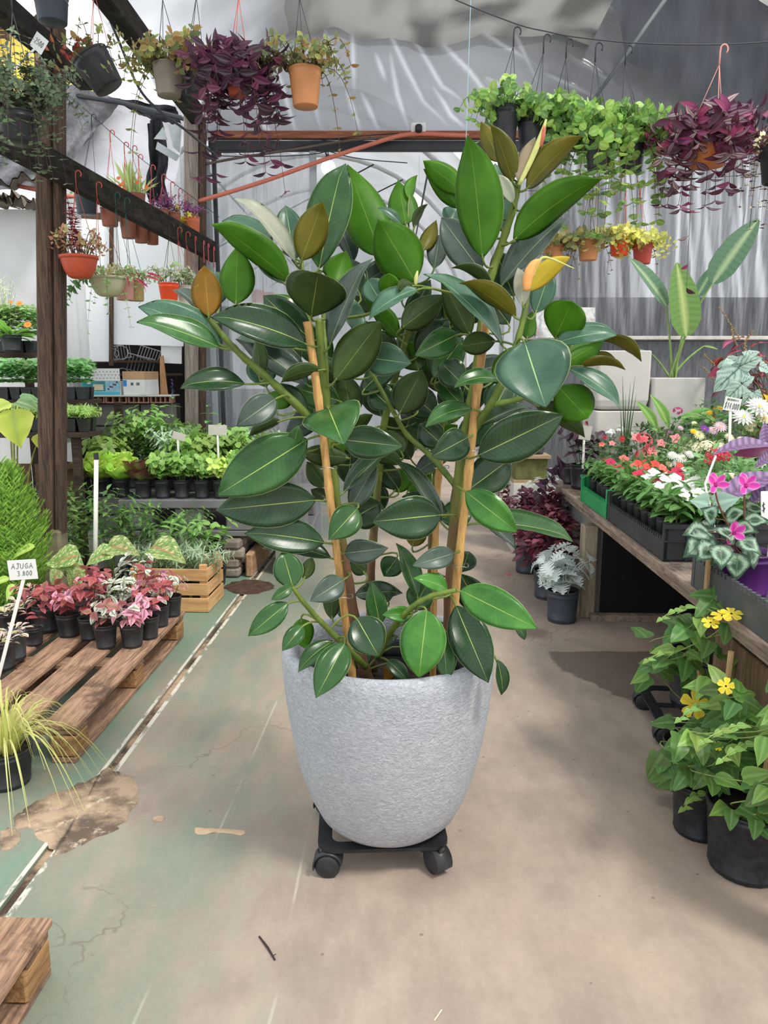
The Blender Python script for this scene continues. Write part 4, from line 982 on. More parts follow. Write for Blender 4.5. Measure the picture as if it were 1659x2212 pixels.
# ---- crate with lavender
cr1 = wood('crate_wood', srgb(186, 138, 90), srgb(226, 182, 130), 0, .75, 12, 1, .3)
cr2 = wood('crate_wood_side', srgb(186, 138, 90), srgb(226, 182, 130), 1, .75, 12, 1, .3)
ca = G(456, 1322, 0); cb = G(484, 1300, 0); W_, D_, Hh = .46, .34, .265
crz = AROT-.02
th = thing('wooden_crate', (ca.x-W_/2, ca.y+D_/2, .0005), 'pale slatted wooden crate holding lavender beside the pallet', 'crate', None, crz)
for zc, hs in ((.045, .085), (.140, .072), (.228, .072)):
    for y in (-D_/2, D_/2): MB().box((0, y, zc), (W_, .010, hs), bev=.002).build('slat', cr1, th)
    for x in (-W_/2+.005, W_/2-.005): MB().box((x, 0, zc), (.010, D_-.012, hs), bev=.002).build('side_slat', cr2, th)
for x in (-W_/2+.03, W_/2-.03):
    for y in (-D_/2+.02, D_/2-.02): MB().box((x, y, Hh/2+.012), (.045, .028, Hh+.022), bev=.004).build('corner_post', wood('crate_post', srgb(186, 138, 90), srgb(226, 182, 130), 2, .75, 12, 1, .3), th)
MB().box((0, 0, .008), (W_-.03, D_-.03, .010)).build('base', cr1, th)
LV = leaf('lav', 'strap', .16, cf(srgb(132, 160, 124), srgb(160, 184, 150), srgb(140, 168, 130)), 3, 1, .2, .1)
def finebush(name, loc, label, group, n, rad, h, me, s, nst, stemm=GREENSTEM, pot=None, cat='potted plant', hv=.25, sag=.02, steps=9, whorl=2, stub=.1, r=.0015, kind='join', tint=(.75, 1.2)):
    """upright stems with small leaves"""
    if pot: th = potted(name, loc, label, cat, group, *pot); z0 = pot[1]*.86; br = pot[0]*.7
    else: th = thing(name, loc, label, cat, group); z0 = 0; br = stub
    ln = arcs(nst, br, z0, h, rad, sag, k=steps, hv=hv)
    stemtubes(th, ln, r, stemm)
    lst = pairs(ln, me, s*1.3, s*1.05, 1, 2, 0, whorl)
    if n and len(lst) > n: lst = R.sample(lst, n)
    (joinleaves(th, lst, tint=tint) if kind == 'join' else objleaves(th, lst)); return th
for dx, lab in ((-.15, 'grey-green lavender at the pallet end of the crate'), (0, 'grey-green lavender in the middle of the crate'), (.14, 'grey-green lavender spilling over the crate corner')):
    finebush('potted_lavender', (ca.x-W_/2+dx, ca.y+D_/2, .018), lab, 'lavender plants in the crate', 0, .16, .24, LV, .05, 16, pot=(.07, .14), steps=12, whorl=3)
# ---- caladiums behind the pallet
CAL = leaf('caladium', 'heart', .78, lambda u, v: lerp(srgb(96, 138, 62), lerp(srgb(206, 206, 150), srgb(206, 140, 116), max(0, .5-abs(v))), max(0, min(1, mnoise.noise(V((u*22, v*13, 2)))*2.6))) if abs(v) > .07 else lerp(srgb(196, 116, 92), srgb(130, 140, 76), u), 26, 9, .3, .12, wave=.02)
def bigleafplant(name, loc, label, leaves_, group=None, pot=(.085, .15), stemr=.004, stemm=GREENSTEM, cat='potted plant', nm='leaf'):
    """leaves_: (px, py base, px, py tip, Y, mesh, normal, scale factor)"""
    th = potted(name, loc, label, cat, group, *pot); lines = []; L0 = V(loc)
    for (bx, by, tx, ty, Y, me, nrm, dY) in leaves_:
        b = D(bx, by, Y)-L0; tp = D(tx, ty, Y+dY)-L0; a = tp-b
        r0 = V((R.uniform(-.03, .03), R.uniform(-.03, .03), pot[1]*.8))
        lines.append(bez(r0, V((r0.x*.6+b.x*.4, r0.y*.6+b.y*.4, b.z*.85)), b, 8)); leafobj(me, th, b, a, nrm, a.length*1.08, nm)
    stemtubes(th, lines, stemr, stemm); return th
UPc = (0, -.55, .85)
bigleafplant('potted_caladium', (-1.74, 4.17, 0), 'speckled caladium with broad arched leaves behind the ajuga card', [(170, 1200, 85, 1216, 4.1, CAL, UPc, -.05), (120, 1200, 180, 1226, 4.15, CAL, UPc, -.1), (128, 1232, 108, 1265, 4.0, CAL, (0, -.9, .5), -.05)], 'caladiums behind the pallet')
bigleafplant('potted_caladium', (-1.50, 4.14, 0), 'speckled caladium with two wide pink-veined leaves beside the crate', [(245, 1190, 180, 1210, 4.15, CAL, UPc, -.08), (232, 1180, 292, 1182, 4.2, CAL, UPc, -.08), (330, 1180, 392, 1196, 4.25, CAL, UPc, -.12), (170, 1232, 150, 1280, 4.05, CAL, (0, -1, .4), -.04)], 'caladiums behind the pallet')
LIMEL = leaf('lime_leaf', 'heart', .45, cf(srgb(140, 186, 62), srgb(164, 204, 84), srgb(190, 214, 120)), 8, 2, .3, .15)
bigleafplant('potted_taro', (-2.27, 4.09, 0), 'young taro with a single long lime leaf by the conifer', [(75, 1180, 16, 1200, 4.0, LIMEL, (0, -.5, .9), -.06), (20, 1250, -30, 1262, 3.95, LIMEL, UPc, -.06), (30, 1262, 8, 1296, 3.9, LIMEL, UPc, -.06)])
# ---- golden conifer at the left edge
cn = V((-1.98, 3.95, 0)); cn = D(18, 1200, 4.14); cn.z = 0
th = potted('potted_conifer', cn, 'golden-green feathery conifer in front of the wooden post', 'potted conifer', None, .10, .19)
CON = leaf('con', 'strap', .2, lambda u, v: lerp(srgb(84, 150, 50), srgb(150, 208, 76), u), 3, 1, -.1, .1)
lst = []; lines = []
for i in range(900):
    zz = R.uniform(.18, .92); prof_r = .235*math.sin(pi*min(1, max(.05, (zz-.06)/.9)))**.6*(1-.55*max(0, zz-.5))
    a = R.uniform(0, 2*pi); d = V((math.cos(a), math.sin(a), 0)); rt = prof_r*R.uniform(.75, 1.05)
    p1 = V((0, 0, zz-.12))+d*rt*.55; p2 = V((0, 0, zz))+d*rt
    for q in range(9):
        t_ = q/8; p = p1.lerp(p2, t_); sd = V((-d.y, d.x, 0))*(1 if q % 2 else -1)
        lst.append((CON, p, (p2-p1).normalized()*.8+sd*.8+V((0, 0, .25)), d+V((0, 0, .5)), R.uniform(.028, .052)))
joinleaves(th, lst, tint=(.6, 1.3)); MB().tube([(0, 0, .15), (0, 0, .75)], .012, 6).build('trunk', BROWNSTEM, th)
# ---- posts and footing
oldw = wood('old_post', srgb(58, 46, 40), srgb(104, 84, 70), 2, .9, 18, 1, .8)
oldw2 = wood('old_post_grey', srgb(112, 104, 96), srgb(164, 152, 140), 2, .9, 18, 1, .7)
mossb = wood('mossy_beam', srgb(22, 20, 18), srgb(52, 46, 40), 1, .95, 10, 1, .7, srgb(60, 66, 48))
PB = D(108, 1180, 4.5); PT = D(98, 40, 4.5)
th = thing('wooden_post', (PB.x, 4.5, 0), 'dark weathered timber post standing among the seedlings', 'post')
MB().beam((0, 0, .44), PT-V((PB.x, 4.5, 0)), .080, .12, up=(0, 1, 0), bev=.012).build('timber', oldw, th)
MB().beam((.062, .02, .44), PT-V((PB.x, 4.5, .0))+V((.062, .02, -.02)), .045, .10, up=(0, 1, 0), bev=.01).build('timber_strip', oldw, th)
MB().box((.02, .01, .24), (.13, .13, .48), bev=.015).build('footing', plain('mossy_concrete', srgb(128, 120, 98), .95, .3, 14, .6, 40), th)
P2b = D(405, 900, BW-.12); P2t = D(414, 232, BW-.12)
th = thing('wooden_post', (P2b.x, P2b.y, 0), 'grey split timber post beside the doorway frame', 'post')
lt = P2t-V((P2b.x, P2b.y, 0))
MB().beam((0, 0, 0), lt, .11, .10, up=(0, 1, 0), bev=.014).build('timber', oldw2, th)
MB().beam((.075, .02, 0), lt+V((.075, .02, -.1)), .05, .08, up=(0, 1, 0), bev=.01).build('timber_strip', oldw, th)
B1 = D(-60, 262, 3.75); B2 = D(462, 545, BW-.35)
BA, BB = B1, B2
mb = MB(); mb.beam(B1, B2, .05, .155, bev=.008); bm = mb.build('timber_beam', mossb)
tag(bm, 'black mossy timber beam running between the two posts', 'beam')
T1 = D(150, -60, 4.05); T1 = V((-1.47, 3.6, 3.36)); T2 = V((-1.45, BW-.2, 3.36))
mb = MB(); mb.beam(T1, T2, .10, .14, bev=.01); tag(mb.build('timber_beam', mossb), 'dark overhead beam reaching the top of the grey post', 'beam')
mb = MB(); mb.beam(D(-40, -20, 3.6), D(185, 172, 4.95), .09, .12, bev=.01); tag(mb.build('timber_beam', mossb), 'dark overhead beam crossing the head of the dark post', 'beam')
def beamat(px):
    lo, hi = 0.0, 1.0
    for _ in range(40):
        m_ = (lo+hi)/2; p = BA.lerp(BB, m_); x = IW/2+FPX*p.x/(p.y*cp-(p.z-CAMH)*sp)
        if x < px: lo = m_
        else: hi = m_
    return BA.lerp(BB, lo)
# ---- PVC stake
a_, b_ = D(196, 1200, 4.35), D(208, 990, 4.3)
th = thing('plastic_stake', (a_.x, a_.y, 0), 'white plastic pipe stake with a black cap among leafy stems', 'stake')
MB().tube([V((0, 0, .0)), b_-V((a_.x, a_.y, .0))], .0125, 10).build('pipe', plain('pvc', srgb(226, 224, 214), .4, .06), th, True)
q = b_-V((a_.x, a_.y, 0)); MB().tube([q-V((0, 0, .006)), q+V((0, 0, .03))], .0135, 10).build('cap', blackpl, th)
# ---- leafy upright stems (bedding plants) behind the caladiums
LFY = [leaf('leafy%d' % k, 'lance', .36, cf(c1, c2), 4, 1, .3, .15) for k, (c1, c2) in enumerate(((srgb(74, 112, 52), srgb(104, 142, 74)), (srgb(98, 138, 66), srgb(128, 166, 92))))]
for (px, Y, h, n_, lab) in ((165, 4.75, .62, 12, 'tall leafy green plant beside the white stake'), (235, 4.8, .56, 12, 'leafy green plant just past the white stake'), (295, 4.9, .44, 11, 'leafy green plant in front of the grey bench'), (355, 4.9, .40, 10, 'small-leaved green plant under the grey bench'), (410, 4.95, .40, 10, 'pale leafy plant behind the crate'), (140, 4.95, .42, 8, 'short leafy plant at the foot of the dark post')):
    q = D(px, 1150, Y); finebush('potted_leafy_plant', (q.x, Y, 0), lab, 'leafy bedding plants', 0, .16, h, LFY, .062, n_, pot=(.08, .15), steps=11, r=.002)
BRO = leaf('broadleaf', 'ovate', .7, cf(srgb(110, 160, 74), srgb(140, 190, 100)), 6, 2, .25, .1)
q = D(465, 1180, 5.0); th = potted('potted_broadleaf', (q.x, 5.0, 0), 'broad-leaved light green seedling by the stone trough', 'potted plant', None, .07, .13)
ln = arcs(5, .04, .11, .30, .09, k=6); stemtubes(th, ln, .002, GREENSTEM); objleaves(th, pairs(ln, BRO, .06, .075, 1, 2, -.1))
# ---- trough of stones with a plank side
ta = G(520, 1240, 0); tr = thing('stone_trough', (ta.x+.03, ta.y+.20, 0), 'rubble stones held by a rough timber plank beside the groove', 'stone edging', None, AROT)
MB().box((.055, .02, .085), (.05, .62, .165), bev=.01).build('plank', wood('trough_plank', srgb(150, 116, 86), srgb(196, 160, 126), 1, .9, 12, 1, .5), tr)
st = plain('field_stone', srgb(150, 138, 124), .95, .3, 9, .6, 30, .01); rr = random.Random(4)
for i in range(5):
    for j in range(4):
        mb = MB(); w_, h_, d_ = .13*rr.uniform(.8, 1.1), .064, .11
        mb.box((-.055+rr.uniform(-.01, .01), -.26+i*.125, .036+j*.066), (w_, d_, h_), M.Rotation(rr.uniform(-.15, .15), 3, 'Z'), bev=.014); mb.build('stone', st, tr)
# ---- grey bench of plastic pallets with pots of herbs and lettuce
gpl = plain('grey_plastic', srgb(112, 112, 112), .6, .15, 6, .1, 30)
BZ = .54; bY = 5.2; xl_, xr_ = D(255, 1080, bY).x, D(668, 1080, bY).x
th = thing('grey_bench', ((xl_+xr_)/2, bY+.4, 0), 'low grey plastic bench under the lettuce and herb pots', 'bench')
Wb = xr_-xl_
MB().box((0, 0, BZ-.03), (Wb, .82, .06), bev=.006).build('deck', gpl, th)
for x in (-Wb/2+.12, -Wb/2+.48, Wb/2-.48, Wb/2-.12): MB().box((x, -.33, BZ-.14), (.20, .12, .16), bev=.01).build('foot', gpl, th)
for x in (-Wb/2+.12, Wb/2-.12): MB().box((x, .25, BZ-.14), (.20, .12, .16), bev=.01).build('foot', gpl, th)
MB().box((0, 0, BZ-.24), (Wb, .78, .04), bev=.006).build('lower_deck', gpl, th)
for x in (-Wb/2+.15, -.2, Wb/2-.15):
    for y in (-.28, .28): MB().box((x, y, .142), (.19, .19, .283)).build('block_leg', plain('cement_block', srgb(132, 130, 124), .95, .2, 10, .4, 40), th)
LET = [leaf('let_g%d' % k, 'round', .85, (lambda s: lambda u, v: lerp(srgb(150, 196, 62), srgb(196, 226, 96), abs(v)*.7+.3*mnoise.noise(V((u*9, v*6, s)))))(k), 14, 4, -.2, .3, wave=.10) for k in (1, 2)]
LER = [leaf('let_r%d' % k, 'round', .85, (lambda s: lambda u, v: lerp(srgb(120, 132, 66), srgb(96, 44, 44), max(0, min(1, abs(v)*.8+u*.6-.2+.4*mnoise.noise(V((u*9, v*6, s)))))))(k), 8, 3, -.2, .25, wave=.06) for k in (1, 2)]
def lettuce(px, py, Y, ms, lab, n_=16, s=.15, h=.13, r=.06):
    q = D(px, py, Y); th = potted('potted_lettuce', (q.x, Y, BZ), lab, 'potted lettuce', 'lettuces on the grey bench', r, h)
    lst = []
    for i in range(n_):
        a = 2.4*i; el = .25+.9*i/n_; d = V((math.cos(a)*math.cos(el), math.sin(a)*math.cos(el), math.sin(el)))
        lst.append((R.choice(ms), V((.02*math.cos(a), .02*math.sin(a), h*.9)), d, V((-d.x, -d.y, .6)), s*R.uniform(.75, 1.1)))
    objleaves(th, lst)
lettuce(215, 1040, 5.36, LET, 'yellow-green frilled lettuce near the dark post', 28, .19)
lettuce(262, 1040, 5.34, LET, 'yellow-green frilled lettuce beside the red one', 28, .18)
lettuce(310, 1062, 5.28, LER, 'dark red frilled lettuce drooping over its black pot', 22, .16)
lettuce(352, 1060, 5.40, LER+LET, 'half red half green lettuce beside the celery', 12, .12)
lettuce(160, 1050, 5.30, LER, 'bronze lettuce tucked beside the dark post', 14, .16)
PAR = [leaf('parsley%d' % k, [(0, .1), (.2, .3), (.4, 1), (.55, .5), (.75, .8), (.9, .3), (1, 0)], .85, cf(srgb(98, 138, 58), srgb(134, 172, 84)), 6, 1, .25, .1) for k in (1,)]
PAL2 = leaf('parsley_l', [(0, .1), (.2, .3), (.4, 1), (.55, .5), (.75, .8), (.9, .3), (1, 0)], .85, cf(srgb(150, 186, 84), srgb(190, 206, 110)), 6, 1, .25, .1)
MIN = leaf('mint', 'ovate', .6, cf(srgb(96, 142, 66), srgb(136, 178, 92)), 4, 1, .25, .15)
SAG = leaf('sage', 'lance', .35, cf(srgb(140, 168, 136), srgb(164, 190, 160)), 4, 1, .25, .15)
def herb(px, Y, me, lab, n_, rad, h, s, pot=(.058, .13), steps=9, tint=(.75, 1.2), grp='herb pots on the grey bench', z=BZ, whorl=2, sag=.03, name='potted_herb'):
    q = D(px, 1060, Y); return finebush(name, (q.x, Y, z), lab, grp, 0, rad, h, me, s, n_, pot=pot, steps=steps, whorl=whorl, tint=tint, sag=sag, r=.0014)
for i, px in enumerate((352, 393, 437, 478, 520, 566)):
    herb(px, 5.28, (PAR, PAR, PAR, [PAL2], PAR, PAR)[i], ('celery seedlings in a dusty black pot beside the red lettuce', 'parsley in a black pot in the front row of the bench', 'flat parsley in the black pot nearest the yellowing one', 'yellowing parsley in a pale grey pot', 'parsley behind the lowest broad rubber leaves', 'parsley at the far right of the grey bench')[i], 20, .10, .19, .054)
for i, (px, Y, me, h, lab) in enumerate(((235, 5.6, PAR, .27, 'celery behind the frilled lettuces'), (285, 5.75, MIN, .38, 'tall mint in the second row of the bench'), (330, 5.8, MIN, .42, 'tallest mint, behind the red lettuce'), (375, 5.7, SAG, .30, 'grey sage beside the mint'), (415, 5.6, PAR, .27, 'coriander behind the parsley row'), (455, 5.6, PAR, .27, 'coriander beside the beige card'), (505, 5.75, MIN, .30, 'mint behind the parsley row'), (550, 5.7, PAR, .25, 'chervil in the second row of the bench'), (600, 5.6, MIN, .22, 'low mint near the end of the bench'), (405, 5.95, MIN, .32, 'mint in the back row of the bench'), (492, 5.95, MIN, .30, 'lemon balm in the back row of the bench'), (560, 5.95, SAG, .28, 'sage in the back row of the bench'))):
    herb(px, Y, me, lab, 24, .15, h*1.12, .058, steps=10)
SPK = leaf('spk', 'ovate', .6, cf(srgb(110, 90, 170), srgb(140, 120, 200)), 3, 1)
CAB = leaf('cabbage', 'round', .9, cf(srgb(120, 160, 148), srgb(150, 184, 172), srgb(180, 206, 190)), 7, 3, .1, .2, wave=.03)
q = D(490, 1060, 5.35); th = potted('potted_cabbage', (q.x, 5.45, BZ), 'blue-green cabbage seedling between the parsley pots', 'potted plant', None, .058, .13)
objleaves(th, [(CAB, V((0, 0, .12)), V((math.cos(a), math.sin(a), .9)), V((-math.cos(a), -math.sin(a), .8)), .14) for a in (0, 1.3, 2.5, 3.7, 5.0)])
# flowering ginger-like plant with violet spike by the grey post
for (px, py, Y, lab) in ((372, 870, 5.9, 'green-leaved plant with a violet flower spike by the cardboard box'), (450, 890, 5.95, 'green-leaved plant with a violet flower spike by the grey post')):
    q = D(px, 1060, Y); th = potted('potted_flower', (q.x, Y, BZ), lab, 'potted plant', 'violet-spiked plants', .06, .13)
    top = D(px, py-30, Y)-V((q.x, Y, BZ)); ln = [bez(V((0, 0, .1)), V((.02, 0, top.z*.6)), top, 10)]
    stemtubes(th, ln, .004, GREENSTEM); objleaves(th, pairs([ln[0][:-1]], leaf('salvia_l', 'lance', .4, cf(srgb(92, 142, 62), srgb(120, 172, 84)), 5, 1, .3, .15), .12, .08, 1, 3, -.1))
    joinleaves(th, [(SPK, ln[0][-1]+V((0, 0, -.06+.006*i)), rdir(0, 30), V((0, 0, 1)), .02) for i in range(22)], 'flower_spike')
# blank cards in the herbs
for (px, py, Y, w_, h_, rl, lab) in ((166, 952, 5.3, 56, 26, -.25, 'pale tilted blank card beside the dark post'), (384, 950, 5.3, 28, 16, .3, 'small torn white card among the mint'), (470, 940, 5.3, 40, 22, .02, 'beige blank card standing in the coriander')):
    q = D(px, py, Y); m_ = mpp(q); card(q, w_*m_, h_*m_, None, lab, 0, -.1, rl, V((0, .0, -.22)))
# ================================================================== LEFT BACKGROUND: SHELVES, SHED, BOXES
def quadpx(name, px, Y, mat, thick=.012, n=1):
    """flat board given by its corners at one depth"""
    P_ = [D(x, y, Y) for x, y in px]; c = sum(P_, V())/len(P_); k = len(P_); mb = MB()
    vs = [p-c for p in P_]+[p-c+V((0, thick, 0)) for p in P_]
    mb.add(vs, [tuple(range(k)), tuple(reversed(range(k, 2*k)))]+[(i, i+k, (i+1) % k+k, (i+1) % k) for i in range(k)])
    return mb.build(name, mat, None, False, c)
shedw = plain('shed_white', srgb(206, 206, 206), .8, .08, 2, .1, 30)
mb = MB(); xa, xb = -5.2, D(140, 700, 6.95).x; zt_ = D(60, 452, 6.95).z
mb.box(((xa+xb)/2, 7.0, zt_/2), (xb-xa, .1, zt_)); struct(mb.build('wall_left', shedw))
roofm = plain('old_roof', srgb(132, 124, 114), .95, .35, 5, .5, 20)
for i, (px, py, w_, rz_) in enumerate(((-30, 436, .5, .1), (25, 440, .34, -.2), (62, 446, .3, .15), (10, 405, .6, -.25))):
    q = D(px, py, 6.9); mb = MB(); grid(mb, lambda u, v: V(((u-.5)*w_, -.35*v+.1, .03*math.sin(u*18)+.06*v+(.02 if v > .5 else 0)*math.sin(u*40))), 30, 4)
    nv_ = len(mb.v); mb.add([V(x)+V((0, 0, -.012)) for x in mb.v[:nv_]], [tuple(reversed(f)) for f in list(mb.f)])
    o_ = mb.build('roof_sheet', roofm, None, True, q); o_.rotation_euler = (.25, rz_, .1*i)
    tag(o_, ('broken corrugated roof sheet lying on the white shed wall', 'short cracked roof sheet at the shed eave', 'small curled roof sheet against the dark post', 'grey corrugated roof sheet propped highest on the shed')[i], 'roof sheet')
# white boards, hanging film
brd = plain('white_board', srgb(246, 248, 252), .5, .02, 2)
tag(quadpx('hanging_whiteboard', [(143, 470), (236, 476), (235, 781), (146, 781)], 6.62, brd), 'tall white panel hung left of the dark slat under the beam', 'panel')
tag(quadpx('hanging_whiteboard', [(244, 478), (398, 486), (396, 748), (244, 744)], 6.62, brd), 'wide white panel hung beside the grey post under the beam', 'panel')
tag(quadpx('hanging_whiteboard', [(346, 484), (392, 486), (392, 786), (348, 784)], 6.69, brd), 'small white panel hanging over the shed opening', 'panel')
tag(quadpx('dark_slat', [(236, 440), (243, 440), (243, 790), (235, 790)], 6.56, oldw, .03), 'dark upright slat between the two white panels', 'slat')
tag(curtain('clear_sheet', 126, 182, .9, 2.75, 6.42, 24, 30, .02, 14, film_mat('hung_film', srgb(214, 214, 214), .45, .3, .2, 5.0, .4, (2, 2, .5)), None, 4), 'clear plastic sheet hanging beside the dark post', 'plastic sheet')
# shed opening
mb = MB(); mb.beam(D(120, 470, 6.66), D(402, 484, 6.66), .06, .10); struct(mb.build('trim_8', oldw))
for py in (806, 778): mb = MB(); z_ = D(290, py, 6.95).z; mb.box((D(285, py, 6.95).x, 7.05, z_-.012), (.75, .36, .02)); struct(mb.build('trim_9', oldw))
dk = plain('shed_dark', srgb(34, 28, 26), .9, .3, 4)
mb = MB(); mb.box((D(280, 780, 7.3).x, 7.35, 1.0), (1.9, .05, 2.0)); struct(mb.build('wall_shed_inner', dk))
# grey block wall with each block
blk = plain('concrete_block', srgb(116, 114, 110), .95, .18, 8, .5, 40)
zl = D(300, 872, 6.45).z; x0_ = D(196, 900, 6.45).x; x1_ = D(380, 900, 6.45).x
WL = link('wall_shed_blocks', MB().box(((x0_+x1_)/2, 6.56, zl/2), (x1_-x0_, .08, zl)).mesh('mortar', plain('mortar', srgb(84, 82, 78), .95, .2, 10)), None); struct(WL)
bh = .19; r_ = 0; z = zl
while z > .05:
    hgt = min(bh, z); x = x0_+(-.2 if r_ % 2 else 0)
    while x < x1_:
        a_, b_ = max(x, x0_), min(x+.40, x1_)
        if b_-a_ > .03: MB().box(((a_+b_)/2, 6.52, z-hgt/2), (b_-a_-.012, .06, hgt-.012), bev=.006).build('block', blk, WL)
        x += .40
    z -= hgt; r_ += 1
# row of hollow bricks, ends with holes
brk = plain('hollow_brick', srgb(176, 132, 116), .9, .15, 20, .4, 60)
for i, (xa_, xb_, nh) in enumerate(((186, 226, 3), (228, 274, 3), (277, 322, 4), (325, 368, 4))):
    q = D((xa_+xb_)/2, 871, 6.42); m_ = mpp(q); w_ = (xb_-xa_)*m_; h_ = 15*m_*1.05
    th = thing('hollow_brick', (q.x, 6.50, q.z), ('hollow clay brick at the clear sheet end of the ledge', 'hollow clay brick under the teal printed box', 'four-hole hollow brick under the cardboard box', 'four-hole hollow brick at the grey post end')[i], 'brick', 'hollow bricks on the block wall')
    t_ = .010; mb = MB()
    mb.box((0, 0, t_/2), (w_, .16, t_)); mb.box((0, 0, h_-t_/2), (w_, .16, t_))
    for k in range(nh+1): mb.box((-w_/2+t_/2+(w_-t_)*k/nh, 0, h_/2), (t_, .16, h_-2*t_))
    mb.build('shell', brk, th)
zb_ = D(280, 856, 6.42).z
tag(MB().box((D(275, 855, 6.45).x, 6.50, zb_+.004), (.78, .24, .012), bev=.002).build('ledge_board', plain('ledge_white', srgb(214, 212, 204), .6, .05)), 'thin white board lying on the hollow bricks', 'board')
zb_ += .0105
# boxes
q = D(222, 855, 6.44); m_ = mpp(q)
th = thing('printed_box', (q.x, 6.46, zb_), 'open white carton with teal printed front on the ledge', 'carton', None, .05)
w_, h_ = 82*m_, 30*m_; d_ = .12
whitec = plain('carton_white', srgb(232, 232, 230), .5, .03); teal = plain('print_teal', srgb(58, 150, 150), .5, .2, 30); cyan = plain('print_cyan', srgb(70, 180, 205), .5, .05); bufc = plain('print_buff', srgb(226, 206, 176), .5, .03); dkp = plain('print_brown', srgb(96, 60, 62), .5, .3, 60)
MB().box((0, 0, h_/2), (w_, d_, h_), bev=.002).build('body', whitec, th)
f_ = MB().box((0, -d_/2-.004, h_+.05), (w_*1.02, .004, .10)).build('flap', whitec, th)
sp_m = plain('flap_dots', srgb(150, 150, 150), .6, .05); mb = MB()
for i in range(11):
    for j in range(3): mb.box((-w_*.46+i*w_*.092+(j % 2)*.012, -d_/2-.0065, h_+.022+j*.026), (.010, .001, .008), M.Rotation(.5, 3, 'Y'))
mb.build('printed_dots', sp_m, f_)
for nm, cx, cz, ww, hh_, m2 in (('print_panel', 0, h_*.62, w_*.98, h_*.72, teal), ('print_band', 0, h_*.12, w_*.98, h_*.2, cyan), ('print_card', -.02, h_*.55, w_*.26, h_*.42, bufc), ('print_stripe', -w_*.38, h_*.42, w_*.2, h_*.18, bufc), ('print_logo', -w_*.3, h_*.85, w_*.09, h_*.12, whitec), ('print_right', w_*.3, h_*.62, w_*.36, h_*.7, plain('print_sky', srgb(150, 196, 216), .5, .15, 20))):
    MB().box((cx, -d_/2-.0012-.0006*(nm not in ('print_panel', 'print_band')), cz), (ww, .0012, hh_)).build(nm, m2, th)
mb = MB()
for k in range(6): mb.box((w_*.2+k*.014, -d_/2-.0028, h_*.42+k*.009+(.01 if k % 2 else 0)), (.016, .001, .012), M.Rotation(.7, 3, 'Y'))
mb.build('print_flower', dkp, th)
q = D(305, 853, 6.44); m_ = mpp(q); w_, h_, d_ = 52*m_, 50*m_, .22
th = thing('cardboard_box', (q.x-.015, 6.50, zb_), 'brown and white cardboard box with a blue label on the ledge', 'cardboard box', None, -.25)
kraft = plain('kraft', srgb(196, 158, 120), .8, .06, 6)
MB().box((0, 0, h_*.33), (w_, d_, h_*.66), bev=.002).build('body', whitec, th); MB().box((0, 0, h_*.83), (w_*1.01, d_*1.01, h_*.34), bev=.002).build('kraft_band', kraft, th)
MB().box((-w_*.4, -d_/2-.001, h_*.5), (w_*.16, .0014, h_*.26)).build('blue_label', plain('label_blue', srgb(60, 140, 210), .5, .05), th)
mb = MB()
for k in range(7): mb.box((-w_*.13+k*w_*.018, -d_/2-.001, h_*.47), (w_*.009, .0012, h_*.12))
for k in range(7): mb.box((w_*.13+k*w_*.022, -d_/2-.001, h_*.47), (w_*.011, .0012, h_*.12))
mb.build('barcode', INK, th)
tag(quadpx('wood_offcut', [(345, 770), (352, 768), (362, 852), (346, 852)], 6.62, wood('offcut', srgb(170, 124, 86), srgb(206, 160, 116), 2), .02), 'pale timber offcut leaning in the shed opening', 'timber offcut')
# wire racks and tools stored inside
gw = plain('grey_wire', srgb(168, 170, 172), .4, .1, 5, metal=.3)
for i, (px, py, w_, h_, rx) in enumerate(((300, 804, .22, .14, .25), (262, 776, .18, .12, -.2), (318, 776, .18, .1, .3))):
    q = D(px, py, 6.95); th = thing('wire_rack', q, ('tilted grey wire rack behind the cardboard box', 'grey wire rack tangled beside the dark slat', 'small wire rack lying under the wide white panel')[i], 'wire rack', 'wire racks in the shed'); mb = MB()
    rt_ = M.Rotation(rx, 3, 'Y')
    for k in range(8): mb.tube([rt_ @ V((-w_/2+w_*k/7, 0, 0)), rt_ @ V((-w_/2+w_*k/7, .03, h_))], .003, 5)
    for zz in (0, h_): mb.tube([rt_ @ V((-w_/2-.01, 0, zz)), rt_ @ V((w_/2+.01, .0, zz))], .005, 5)
    mb.build('wires', gw, th)
for i, (px, py, r) in enumerate(((262, 762, .06), (265, 808, .05), (245, 765, .045))):
    q = D(px, py, 6.9); tag(MB().tube([q+V((r*math.cos(a), .01*math.sin(3*a), r*math.sin(a))) for a in [2*pi*k/22 for k in range(23)]], .004, 5).build('wire_ring', gw), ('large wire ring hanging in the shed opening', 'wire ring standing between the two boxes', 'small wire ring beside the dark slat')[i], 'wire ring', 'wire rings in the shed')
for i, (px, c) in enumerate(((180, srgb(206, 90, 40)), (187, srgb(214, 120, 50)), (194, srgb(170, 60, 40)), (201, srgb(50, 110, 170)), (207, srgb(60, 130, 190)), (214, srgb(60, 130, 190)))):
    q = D(px, 802, 6.6); nm = ('orange', 'amber', 'red', 'navy', 'blue', 'pale blue')[i]
    th = thing('garden_tool', (q.x, 6.6, zb_), nm+' handled hand tool standing behind the teal printed box', 'hand tool', 'hand tools behind the carton')
    MB().tube([(0, 0, .03), (.004, 0, .16)], [.010, .013], 7).build('handle', plain('tool_%d' % i, c, .5, .1), th); MB().tube([(0, 0, 0), (0, 0, .05)], .005, 5).build('blade', steel, th)
